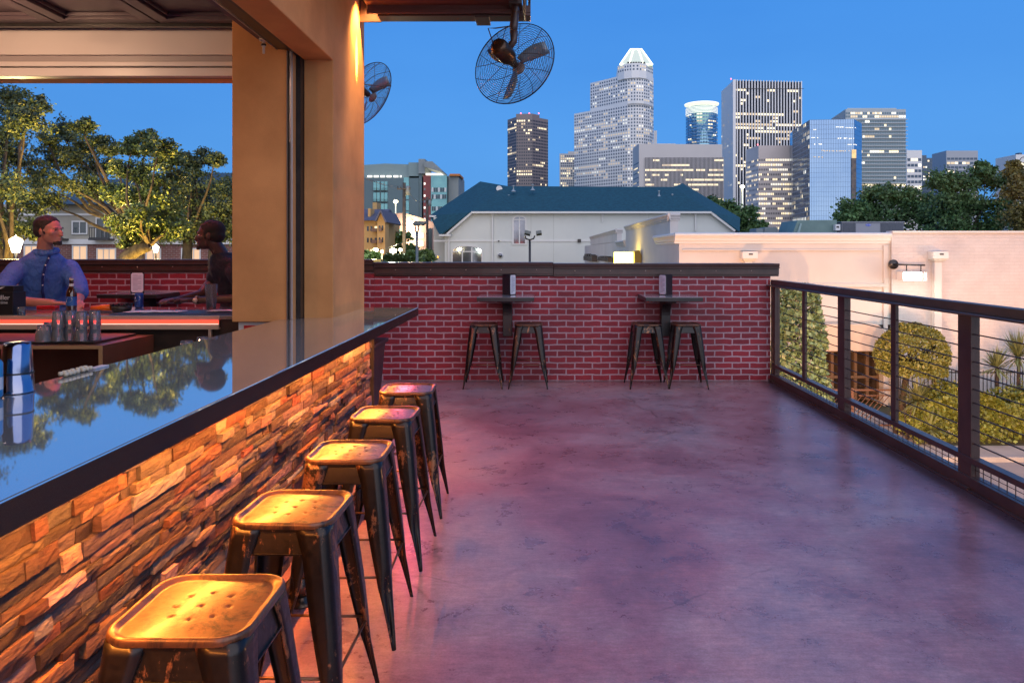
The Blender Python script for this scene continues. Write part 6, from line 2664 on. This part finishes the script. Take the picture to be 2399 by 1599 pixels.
def upole(u, vt, Y, r0, label, arms):
    x = PX(u, Y)
    t = thing('utility_pole', label, 'utility pole', (x, Y, G), 'utility poles past the pillar')
    b = MB()
    b.tube([(x, Y, G), (x, Y, PZ(vt, Y))], [r0, r0 * .75], 8)
    b.build('pole', m_wood, t)
    for v, hw in arms:
        b = MB()
        b.box(x - hw, x + hw, Y - .08 - r0, Y - r0 + .02, PZ(v, Y) - .06, PZ(v, Y) + .06)
        for q in (-.9, -.45, .45, .9):
            b.lathe([(.04, 0), (.06, .1), (.03, .16), (0, .17)], (x + hw * q, Y - r0 - .03, PZ(v, Y) + .06), 6)
        b.build('crossarm', m_wood, t)
    b = MB()
    b.lathe([(0, 0), (.22, 0), (.22, .8), (0, .85)], (x + .35, Y - .1, PZ(arms[0][0] + 14, Y)), 10)
    b.build('transformer', M('transformer_grey', (.2, .22, .22), .5) if 'transformer_grey' not in bpy.data.materials else bpy.data.materials['transformer_grey'], t)
    return x, Y


upole(947, 428, 66, .20, 'tall wooden utility pole before the green block', [(443, .6)])
upole(1001, 462, 95, .20, 'thinner wooden pole before the red bay of the green block', [(469, .7)])
Pw = [((PX(700, 40), 40, PZ(300, 40)), WP(947, 443, 66)), ((PX(700, 40), 40, PZ(320, 40)), WP(947, 436, 66)), (WP(947, 437, 66), WP(1001, 468, 95)), ((PX(700, 40), 40, PZ(560, 40)), WP(947, 566, 66))]
for i, (a, c) in enumerate(Pw):
    a, c = Vector(a), Vector(c)
    pts = [a.lerp(c, k / 12) - Vector((0, 0, .8 * math.sin(k / 12 * math.pi))) for k in range(13)]
    b = MB()
    b.tube(pts, .016, 4)
    tag(b.build('overhead_wire', m_black), ['upper wire slanting to the tall utility pole', 'second wire slanting to the tall utility pole', 'wire between the two utility poles', 'low level wire at lamp height crossing to the tall pole'][i], 'wire', 'wires past the pillar')
# wires above the patio, mirrored in the bar
for i, (za, zb, y) in enumerate(((7.2, 8.6, 13), (6.4, 7.4, 13.4), (6.2, 4.9, 12.5))):
    pts = [(-15 + k * 1.0, y + k * .2, za + (zb - za) * k / 12 - .35 * math.sin(k / 12 * math.pi)) for k in range(13)]
    b = MB()
    b.tube(pts, .012, 4)
    tag(b.build('overhead_wire', m_black), ['highest wire over the patio mirrored in the black bar', 'middle wire over the patio mirrored in the black bar', 'lowest wire over the patio mirrored in the black bar'][i], 'wire', 'wires over the patio')


def bush(u0, u1, v0, Y, label, mat, seed, n=2600, leaf=.22):
    r = np.random.default_rng(seed)
    x0, x1 = PX(u0, Y), PX(u1, Y)
    t = thing('bush', label, 'bush', ((x0 + x1) / 2, Y, G), 'lamp lit bushes past the pillar')
    zt = PZ(v0, Y)
    k = 5
    cs = [(x0 + (x1 - x0) * (i + .5) / k, zt - (x1 - x0) / k * (.4 + .9 * r.random())) for i in range(k)]
    P = []
    for cx, cz in cs:
        m = n // k
        q = r.normal(size=(m, 3))
        q /= np.linalg.norm(q, axis=1)[:, None]
        q *= ((x1 - x0) / k * .95) * (.5 + .5 * r.random(m))[:, None]
        P.append(q + np.array([cx, Y, cz]))
        m2 = n // k // 2
        P.append(np.stack([cx + r.normal(size=m2) * (x1 - x0) / k * .5, Y + r.normal(size=m2) * .6, G + (cz - G) * r.random(m2)], 1))
    P = np.concatenate(P)
    b = MB()
    for cx, cz in cs:
        b.tube([(cx, Y, G), (cx, Y, cz)], [.12, .05], 6)
    b.build('stems', m_bark, t)
    leafmesh('foliage', P, leaf, mat, t, leafcols(len(P), r), seed=seed)


bush(845, 885, 592, 52, 'lit bush nearest the pillar edge', m_leafg, 31)
bush(905, 955, 600, 48, 'lit bush around the white lamp', m_leafg, 32)
bush(955, 1012, 590, 56, 'lit bush between the pole and the cream house', m_leafg, 33, leaf=.26)
tree('dark rounded tree before the mauve block', 'tree', (PX(935, 88), 88, G), WP(935, 590, 88),
     clumpsfrom([(925, 560, 18, 0), (945, 562, 18, 0), (930, 580, 24, 0), (955, 585, 18, 0), (915, 590, 16, 0), (940, 603, 26, 0)], 88), leaf=.38, nper=18, seed=41, mat=m_leafd, sub=8)
# ================================================================== SKYLINE
m_l1 = M('warm_office_light', (1, .85, .55), .5, emit=.58, ec=(1, .80, .46))
m_l2 = M('pale_office_light', (1, .95, .8), .5, emit=.50, ec=(1, .93, .74))
m_l3 = M('dim_office_light', (.8, .6, .35), .5, emit=.22, ec=(1, .78, .48))
m_w0 = M('tower_window_dark', (.05, .085, .13), .2, .2)
m_wb = M('tower_window_blue', (.10, .20, .32), .08, .6)
LM = [m_w0, m_l1, m_l2, m_l3]
m_redl = M('red_beacon', (1, .1, .1), .5, emit=3, ec=(1, .12, .15))


def litfield(nr, nc, p, rowp, rd, run=6):
    g = [[0] * nc for _ in range(nr)]
    for r in range(nr):
        hot = rd.random() < rowp
        c = 0
        while c < nc:
            L = rd.randint(1, run if hot else 2)
            on = rd.random() < (.62 if hot else p)
            k = rd.choice([1, 1, 2, 3]) if on else 0
            for q in range(c, min(nc, c + L)):
                g[r][q] = k if (k == 0 or rd.random() < .88) else 3
            c += L
    return g


def facade(t, P, Q, z0, z1, cp, rp, fw, fh, rd, p=.1, rowp=.15, mats=None, maxind=100, off=.12, run=6, zoff=0., acc=None):
    """grid of windows on the wall from P to Q; the first maxind are objects, the rest one mesh"""
    mats = mats or LM
    P, Q = Vector((P[0], P[1], 0)), Vector((Q[0], Q[1], 0))
    d = Q - P
    L = d.length
    d.normalize()
    nrm = Vector((d.y, -d.x, 0))
    nc = max(1, round(L / cp))
    nr = max(1, int((z1 - z0) / rp))
    cw = L / nc
    g = litfield(nr, nc, p, rowp, rd, run)
    hw, hh = cw * fw / 2, rp * fh / 2
    cells = []
    for r in range(nr):
        for c in range(nc):
            ce = P + d * (cw * (c + .5)) + nrm * off + Vector((0, 0, z1 - rp * (r + .5) + zoff))
            cells.append((ce, g[r][c]))
    order = sorted(range(len(cells)), key=lambda i: (cells[i][1] == 0, rd.random()))
    ind = order[:maxind]
    rest = order[maxind:]
    data = {}
    for i in ind:
        ce, k = cells[i]
        if k not in data:
            me = bpy.data.meshes.new('window')
            me.from_pydata([tuple(d * a + Vector((0, 0, b_))) for a, b_ in ((-hw, -hh), (hw, -hh), (hw, hh), (-hw, hh))], [], [(0, 1, 2, 3)])
            me.materials.append(mats[k])
            data[k] = me
        o = bpy.data.objects.new('window', data[k])
        C.objects.link(o)
        o.parent = t
        o.location = ce - t.location
    if rest and acc is not None:
        for i in rest:
            ce, k = cells[i]
            acc.add([ce + d * a + Vector((0, 0, b_)) for a, b_ in ((-hw, -hh), (hw, -hh), (hw, hh), (-hw, hh))], [(0, 1, 2, 3)], k)
    return len(ind)


def finish(t, acc, mats=None):
    if acc.f:
        o = acc.build('windows', mats or LM, t)
        o['kind'] = 'stuff'


def UP(u, Y):
    return (PX(u, Y), Y)


def tw(u, Y, label, name='skyscraper'):
    return thing(name, label, 'skyscraper', (PX(u, Y), Y, G))


rd = random.Random(4)
# 1 dark octagonal tower
Y = 900
t = tw(1236, Y, 'dark brown tower with lit window rows and three red roof lights')
m1 = M('brown_granite_tower', (.19, .155, .15), .5, c2=(.21, .17, .165), vs=.02)
pl_ = [UP(1189, Y + 20), UP(1210, Y), UP(1247, Y - 2), UP(1284, Y + 18), UP(1276, Y + 45), UP(1200, Y + 45)]
zt = PZ(274, Y)
b = MB()
b.prism(pl_, 'z', G, zt)
b.prism([UP(1209, Y + 3), UP(1247, Y + 1), UP(1264, Y + 12), UP(1262, Y + 30), UP(1212, Y + 30)], 'z', zt, PZ(266, Y))
b.build('wall', m1, t)
acc = MB()
m1w = [M('tower1_glass', (.03, .04, .06), .15, .2), m_l1, m_l1, m_l3]
n = 100
for a, c, q in ((0, 1, 30), (1, 2, 40), (2, 3, 30)):
    facade(t, pl_[a], pl_[c], PZ(440, Y), zt - 3, 2.75, 3.9, .62, .5, rd, .10, .22, m1w, q, acc=acc, run=8)
finish(t, acc, m1w)
for u in (1220, 1240, 1262):
    b = MB()
    b.lathe([(0, -.9), (.9, 0), (0, .9)], (PX(u, Y), Y + 2, PZ(265, Y)), 8)
    b.build('red_light', m_redl, t)
# small pale block behind
Y = 1150
t = tw(1328, Y, 'small pale tower at the left foot of the stepped white tower')
m2 = M('pale_tower_stone', (.55, .52, .48), .6)
b = MB()
b.prism([UP(1311, Y), UP(1350, Y), UP(1350, Y + 30), UP(1311, Y + 30)], 'z', G, PZ(360, Y))
b.prism([UP(1331, Y + 4), UP(1350, Y + 4), UP(1350, Y + 25), UP(1331, Y + 25)], 'z', PZ(360, Y), PZ(354, Y))
b.build('wall', m2, t)
acc = MB()
facade(t, UP(1313, Y), UP(1346, Y), PZ(440, Y), PZ(363, Y), 3.1, 3.9, .6, .6, rd, .5, .5, None, 100, acc=acc)
finish(t, acc)
# 2 stepped white tower with pyramid crown
L2 = [m_w0, m_l3, M('soft_office_light', (1, .95, .8), .5, emit=.34, ec=(1, .93, .70)), m_l3]
m3 = M('white_tower_stone', (.78, .76, .72), .55)
t = tw(1460, 960, 'tall stepped white tower with bright lit pyramid crown')
arc = [UP(1470, 940), UP(1490, 936), UP(1508, 939), UP(1522, 948), UP(1531, 960)]
arcC = [UP(1447, 950), UP(1462, 940), UP(1480, 935), UP(1498, 934), UP(1514, 940), UP(1530, 956)]
blocks = [([UP(1345, 1010)] + arc, 267, 1010), ([UP(1383, 990)] + [UP(1447, 952)] + arc, 195, 990), (arcC, 155, 950)]
b = MB()
acc = MB()
prev = PZ(440, 940)
q = 0
nind = {0: 34, 1: 33, 2: 33}
for bi, (pl_, v, Yr_) in enumerate(blocks):
    zt = PZ(v, Yr_)
    x_r, y_r = pl_[-1]
    full = pl_ + [(x_r + 1, y_r + 50), (pl_[0][0] + 4, pl_[0][1] + 60)]
    b.prism(full, 'z', G if bi == 0 else prev - 4 - bi, zt - bi * .01)
    for i in range(len(pl_) - 1):
        facade(t, pl_[i], pl_[i + 1], prev if bi else PZ(440, 940), zt - 1.5, 4.15, 4.25, .46, .50, rd, .10, .26, L2, nind[bi] // (len(pl_) - 1), acc=acc, run=2)
    prev = zt
b.build('wall', m3, t)
finish(t, acc, L2)
b = MB()
b.prism([UP(1531.5, 985), UP(1539, 985), UP(1539, 1010), UP(1531.5, 1010)], 'z', G, PZ(306, 985))
b.build('rear_wing', m3, t)
zc = PZ(155, 950)
zp = PZ(113, 950)
bq = [UP(1452, 943), UP(1529, 943), UP(1529, 985), UP(1452, 985)]
tq_ = [UP(1477, 955), UP(1503, 955), UP(1503, 972), UP(1477, 972)]
b = MB()
vs = [(x, y, zc) for x, y in bq] + [(x, y, zp) for x, y in tq_]
b.add(vs, [(0, 1, 5, 4), (1, 2, 6, 5), (2, 3, 7, 6), (3, 0, 4, 7), (4, 5, 6, 7)])
b.build('crown', M('lit_crown_glass', (.55, .58, .50), .4, emit=.13, ec=(.75, .95, .70)), t)
b = MB()
for a, c in ((0, 4), (1, 5), (4, 5), (0, 1)):
    b.tube([vs[a], vs[c]], .9, 6)
for f0 in (.28, .72):
    p = Vector(vs[0]).lerp(Vector(vs[1]), f0)
    q_ = Vector(vs[4]).lerp(Vector(vs[5]), f0)
    b.tube([p, q_], .8, 5)
b.build('crown_light_ribs', M('crown_rib_light', (1, 1, .8), .5, emit=.9, ec=(1, 1, .75)), t)
b = MB()
for i in range(7):
    p = Vector(vs[0]).lerp(Vector(vs[1]), .26 + i * .08)
    b.box(p.x - 1.2, p.x + 1.2, p.y - .5, p.y + 3, zc + 1.2, zc + 3.6)
b.build('crown_openings', m_black, t)
# 3 round glass tower
Y = 1080
t = tw(1652, Y, 'round blue glass tower with glowing flat rim')
cx, ry = PX(1652, Y), 37 * Y / F
m4 = M('blue_curtain_glass', (.36, .58, .66), .05, .85, c2=(.18, .40, .52), vs=.03, scale=(1, 1, .2))
b = MB()
b.lathe([(ry, G), (ry, PZ(246, Y)), (0, PZ(246, Y))], (cx, Y + ry, 0), 40)
b.build('glass_drum', m4, t)
b = MB()
z = PZ(440, Y)
while z < PZ(262, Y):
    b.lathe([(ry + .3, z), (ry + .3, z + .5)], (cx, Y + ry, 0), 40)
    z += 5.2
z = PZ(262, Y)
while z < PZ(249, Y):
    b.lathe([(ry + .3, z), (ry + .3, z + .8)], (cx, Y + ry, 0), 40, 1)
    z += 2.
b.build('floor_bands', [M('pale_band', (.5, .6, .65), .4), m_l2], t)
b = MB()
b.lathe([(ry * .8, PZ(240, Y)), (ry * 1.08, PZ(240, Y)), (ry * 1.10, PZ(237, Y)), (0, PZ(237, Y))], (cx, Y + ry, 0), 40)
b.build('rim', M('rim_glow', (1, 1, .8), .5, emit=.45, ec=(1, 1, .82)), t)
acc = MB()
for i in range(9):
    a0, a1 = math.pi + i * math.pi / 9, math.pi + (i + 1) * math.pi / 9
    facade(t, (cx + ry * math.cos(a0), Y + ry + ry * math.sin(a0)), (cx + ry * math.cos(a1), Y + ry + ry * math.sin(a1)), PZ(345, Y), PZ(262, Y), 5, 5.2, .8, .35, rd, .05, .12, [m_wb, m_l1, m_l2, m_l3], 10, off=.6, acc=acc, run=5)
finish(t, acc, [m_wb, m_l1, m_l2, m_l3])
# 4 striped tower
Y = 820
t = tw(1795, Y, 'tall tower with white vertical stripes and scattered lit windows')
m5 = M('white_fin_stone', (.78, .76, .73), .6)
m5b = M('black_tower_glass', (.008, .014, .030), .25, 0, spec=.15)
L5 = [m5b, m_l1, m_l1, m_l3]
p0, p1, p2 = UP(1690, Y + 60), UP(1720, Y), UP(1877, Y + 8)
zt = PZ(187, Y)
b = MB()
b.prism([p1, p2, (p2[0] + 2, p2[1] + 60), (p0[0] + 1, p0[1] + 1)], 'z', G, zt - 1)
b.build('glass_core', m5b, t)
b = MB()
b.prism([p0, (p1[0] - .05, p1[1]), (p1[0] + .3, p1[1] + 1), (p0[0] + 1, p0[1] + 1)], 'z', G, zt)
b.build('side_wall', m5, t)
P, Q = Vector((*p1, 0)), Vector((*p2, 0))
nf = 23
for i in range(nf + 1):
    p = P.lerp(Q, i / nf)
    b = MB()
    wd = .62 if i not in (0,) else 1.6
    b.box(p.x - wd, p.x + wd, p.y - 1.1, p.y + .4, G, zt)
    b.build('fin', m5, t)
b = MB()
b.box(P.x, Q.x, P.y - .4, P.y - .2, PZ(208, Y) - .3, PZ(208, Y) + .3)
b.build('parapet_line', m_black, t)
acc = MB()
facade(t, p1, p2, PZ(500, Y), PZ(206, Y), (Q - P).length / nf, 3.9, .60, .62, rd, .12, .30, L5, 60, acc=acc, run=7)
facade(t, p0, p1, PZ(500, Y), PZ(200, Y), 2.6, 3.9, .3, .5, rd, .10, .10, [m2, m_l3, m_l2, m_l3], 40, acc=MB(), run=2)
finish(t, acc, L5)
b = MB()
b.lathe([(0, -.9), (.8, 0), (0, .9)], (p1[0] - 3, Y + 2, zt + 1.5), 8)
b.build('red_light', m_redl, t)
# 5 low wide block
Y = 700
t = tw(1585, Y, 'low wide office block with plain stone top band before the stepped tower')
m6 = M('grey_office_stone', (.56, .52, .49), .7, c2=(.60, .56, .53), vs=.03)
m6g = M('bronze_grey_glass', (.07, .07, .085), .25, .1)
p0, p1, p2 = UP(1484, Y + 25), UP(1497, Y), UP(1692, Y + 4)
zt = PZ(337, Y)
b = MB()
b.prism([p0, p1, p2, (p2[0], p2[1] + 40), (p0[0] + 2, p0[1] + 20)], 'z', G, zt)
b.box(PX(1530, Y), PX(1588, Y), Y + 12, Y + 25, zt, zt + 2)
b.build('wall', m6, t)
a_, c_ = Vector((*UP(1511, Y), 0)), Vector((*UP(1692, Y + 4), 0))
b = MB()
b.box(a_.x, c_.x, Y - .5, Y - .05, PZ(520, Y), PZ(369, Y))
b.build('glazing', m6g, t)
for i in range(61):
    x = a_.x + (c_.x - a_.x) * i / 60
    b = MB()
    b.box(x - .22, x + .22, Y - 1.0, Y - .51, PZ(520, Y), PZ(369, Y))
    b.build('fin', m6, t)
acc = MB()
L6 = [m6g, m_l1, m_l1, m_l3]
facade(t, (a_.x, Y - .5), (c_.x, Y - .5), PZ(520, Y), PZ(370, Y), (c_.x - a_.x) / 60, 4.7, .7, .38, rd, .12, .9, L6, 100, acc=acc, run=16)
facade(t, p0, p1, PZ(520, Y), PZ(375, Y), 5, 4.7, .8, .25, rd, .15, .1, L6, 0, acc=acc, run=2)
finish(t, acc, L6)
# 6 beige block
Y = 560
t = tw(1800, Y, 'beige office block with bands of warm lit windows before the striped tower')
m7 = M('beige_tower_stone', (.68, .58, .52), .7, c2=(.73, .63, .57), vs=.05)
p0, p1, p2 = UP(1748, Y + 22), UP(1777, Y), UP(1862, Y)
zt = PZ(341, Y)
b = MB()
b.prism([p0, p1, p2, (p2[0], Y + 30), (p0[0] + 3, Y + 30)], 'z', G, zt)
b.build('wall', m7, t)
acc = MB()
L7 = [M('beige_dark_glass', (.22, .20, .20), .15), m_l1, m_l1, m_l2]
facade(t, p1, p2, PZ(545, Y), PZ(369, Y), 1.36, 3.75, .60, .42, rd, .62, .8, L7, 70, acc=acc, run=5)
facade(t, p0, p1, PZ(545, Y), PZ(369, Y), 2.6, 3.75, .42, .40, rd, .4, .5, [m7, m_l3, m_l1, m_l3], 30, acc=acc, run=2)
finish(t, acc, L7)
b = MB()
b.lathe([(0, -.6), (.55, 0), (0, .6)], (p1[0], Y + 2, zt + .9), 8)
b.build('red_light', m_redl, t)
# 7 blue glass tower
Y = 500
t = tw(1940, Y, 'pale blue mirror glass tower with streaks of reflected lights')
m8 = M('sky_mirror_glass', (.30, .42, .56), .05, .9, c2=(.24, .36, .52), vs=.04, bump=.02, bs=.25, bd=.3)
m8b = M('blue_black_glass', (.10, .13, .18), .07, .7)
m8s = M('grey_mullion', (.36, .37, .40), .5)
p0, p1, p2, p3 = UP(1857, Y + 45), UP(1897, Y), UP(2001, Y - 3), UP(2019, Y + 14)
zt = PZ(281, Y)
b = MB()
b.prism([p0, p1, p2, p3, (p3[0] - 2, Y + 50), (p0[0] + 3, Y + 60)], 'z', G, zt)
b.build('mirror_wall', m8, t)


def gridlines(t, P, Q, z0, z1, nc, rp, w_, mat, name='mullions', off=.15):
    P, Q = Vector((*P, 0)), Vector((*Q, 0))
    d = (Q - P).normalized()
    n_ = Vector((d.y, -d.x, 0)) * off
    b = MB()
    for i in range(nc + 1):
        p = P.lerp(Q, i / nc) + n_
        b.quad(p - d * w_ + Vector((0, 0, z0)), p + d * w_ + Vector((0, 0, z0)), p + d * w_ + Vector((0, 0, z1)), p - d * w_ + Vector((0, 0, z1)))
    z = z1
    while z > z0:
        a, c = P + n_ * 1.05, Q + n_ * 1.05
        b.quad(a + Vector((0, 0, z - w_ * 1.2)), c + Vector((0, 0, z - w_ * 1.2)), c + Vector((0, 0, z)), a + Vector((0, 0, z)))
        z -= rp
    b.build(name, mat, t)


m8l = M('blue_grey_joint', (.10, .16, .24), .4)
gridlines(t, p1, p2, PZ(560, Y), zt, 26, 3.3, .07, m8l)
gridlines(t, p2, p3, PZ(560, Y), zt, 6, 3.3, .07, m8l)
gridlines(t, p0, p1, PZ(560, Y), zt, 16, 3.3, .42, m8s, 'side_fins')
acc = MB()
L8 = [m8, m_l2, m_l2, m_l1]
for v, u0, u1 in ((298, 1955, 1978), (300, 1978, 2012), (322, 1900, 1918), (324, 1960, 1988), (325, 1985, 2000), (337, 1906, 1926), (339, 1982, 2008), (352, 1920, 1935), (353, 1930, 1990), (303, 1905, 1912), (367, 1905, 1930)):
    for k in range(int((u1 - u0) / 3.2)):
        u = u0 + k * 3.2 + rd.uniform(-.8, .8)
        if rd.random() < .8:
            yo = Y - .35 - (u - 1897) * .029 if u < 2001 else Y - 3 + (u - 2001) * .95 - .5
            b = MB()
            b.box(PX(u, Y), PX(u + 2.2, Y), yo - .05, yo, PZ(v + rd.uniform(1.5, 3) + k * .05, Y), PZ(v + k * .05, Y))
            b.build('window', m_l2 if v < 345 else m_l3, t)  # glowing patches put on the mirror wall as streaks of reflected light
facade(t, p0, p1, PZ(560, Y), zt, 4.2, 3.3, .5, .7, rd, .06, .18, [m8b, m_l1, m_l2, m_l3], 20, acc=acc, off=.05, run=8)
finish(t, acc, [m8b, m_l1, m_l2, m_l3])
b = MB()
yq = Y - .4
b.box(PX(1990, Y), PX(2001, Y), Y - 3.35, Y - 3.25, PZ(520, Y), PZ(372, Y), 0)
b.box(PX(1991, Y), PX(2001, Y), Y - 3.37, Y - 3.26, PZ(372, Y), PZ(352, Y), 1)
b.build('dark_corner', [M('dark_reflection_glass', (.04, .035, .05), .15, c2=(.16, .11, .08), vs=.35), M('golden_reflection', (.9, .6, .25), .3, emit=.35, ec=(1, .65, .25), c2=(.3, .2, .1), vs=.5)], t)  # reflections put into the colours of the corner panes
# 8 grey ledged tower
Y = 640
t = tw(2050, Y, 'grey tower with horizontal ledges and lit top floor behind the mirror tower')
m9 = M('grey_green_panel', (.40, .44, .44), .5, c2=(.44, .48, .48), vs=.04)
p0, p1, p2 = UP(1948, Y + 45), UP(1981, Y), UP(2122, Y)
zt = PZ(256, Y)
b = MB()
b.prism([p0, p1, p2, (p2[0], Y + 45), (p0[0] + 5, Y + 60)], 'z', G, zt)
b.prism([UP(1985, Y + 6), UP(2100, Y + 6), UP(2100, Y + 30), UP(1985, Y + 30)], 'z', zt, zt + 2.2)
b.build('wall', m9, t)
z = zt - 9
m9l = M('pale_ledge', (.62, .66, .66), .5)
k = 0
while z > PZ(560, Y) and k < 34:
    b = MB()
    b.box(p1[0] - .3, p2[0] + 1.2, Y - 1.6, Y - .01, z - .35, z)
    b.build('ledge', m9l, t)
    z -= 3.3
    k += 1
acc = MB()
L9 = [M('grey_blue_glass', (.13, .19, .22), .12, .3), m_l1, m_l2, m_l3]
facade(t, p1, p2, PZ(560, Y), zt - 9, 2.1, 3.3, .86, .55, rd, .045, .12, L9, 100, acc=acc, run=4, zoff=-.2)
facade(t, p1, p2, zt - 8, zt - 2, 2.1, 3.0, .8, .6, rd, .5, .9, L9, 0, acc=acc, run=5)
facade(t, p0, p1, PZ(330, Y), zt - 1.5, 3.5, 3.3, .7, .5, rd, .2, .5, [L9[0], M('red_office_light', (1, .3, .2), .5, emit=.4, ec=(1, .35, .22)), m_l2, m_l3], 0, acc=MB(), run=3)
finish(t, acc, L9)
# 9-12 far towers right
for (u0, u1, v, Y, label, wall, lm, p, rp_, cp_, wf) in (
        (2124, 2160, 352, 980, 'white banded tower just right of the grey ledged tower', m5, LM, .35, 7.5, 5, .85),
        (2161, 2184, 370, 1050, 'slim dark blue tower beside the white banded one', M('dark_blue_tower', (.06, .10, .15), .3), LM, .14, 4.5, 3.5, .7),
        (2217, 2291, 353, 1100, 'grey banded tower rising behind the tall dark trees', M('mid_grey_tower', (.38, .40, .43), .5), LM, .25, 6.5, 5.5, .85),
        (2380, 2440, 362, 900, 'pale tower cut by the right edge of the view', m5, LM, .1, 6, 5, .5)):
    t = tw((u0 + u1) / 2, Y, label)
    b = MB()
    pl_ = [UP(u0, Y), UP(u1, Y), (PX(u1, Y), Y + 40), (PX(u0, Y), Y + 40)]
    b.prism(pl_, 'z', G, PZ(v, Y))
    if u0 == 2161:
        b.prism([(x + (2 if i in (1, 2) else 0), y + 3) for i, (x, y) in enumerate([UP(2161, Y), UP(2170, Y), (PX(2170, Y), Y + 30), (PX(2161, Y), Y + 30)])], 'z', PZ(v, Y), PZ(v - 7, Y))
    b.build('wall', wall, t)
    acc = MB()
    facade(t, UP(u0 + 1, Y), UP(u1 - 1, Y), PZ(520, Y), PZ(v, Y) - (9 if u0 != 2161 else 2), cp_, rp_, wf, .5, rd, p, .3, lm, 100, acc=acc, run=4)
    finish(t, acc)
    if u0 == 2380:
        b = MB()
        b.lathe([(5.2, -.3), (5.8, -.3), (5.8, .3), (5.2, .3), (5.2, -.3)], (PX(2399, Y), Y - .4, PZ(378, Y)), 24, mat=Matrix.Rotation(R(90), 3, 'X'))
        b.build('round_emblem', m6g, t)
        b = MB()
        b.box(PX(2391, Y), PX(2398, Y), Y + 3, Y + 10, PZ(v, Y), PZ(v - 5, Y))
        b.build('roof_plant', m_w0, t)
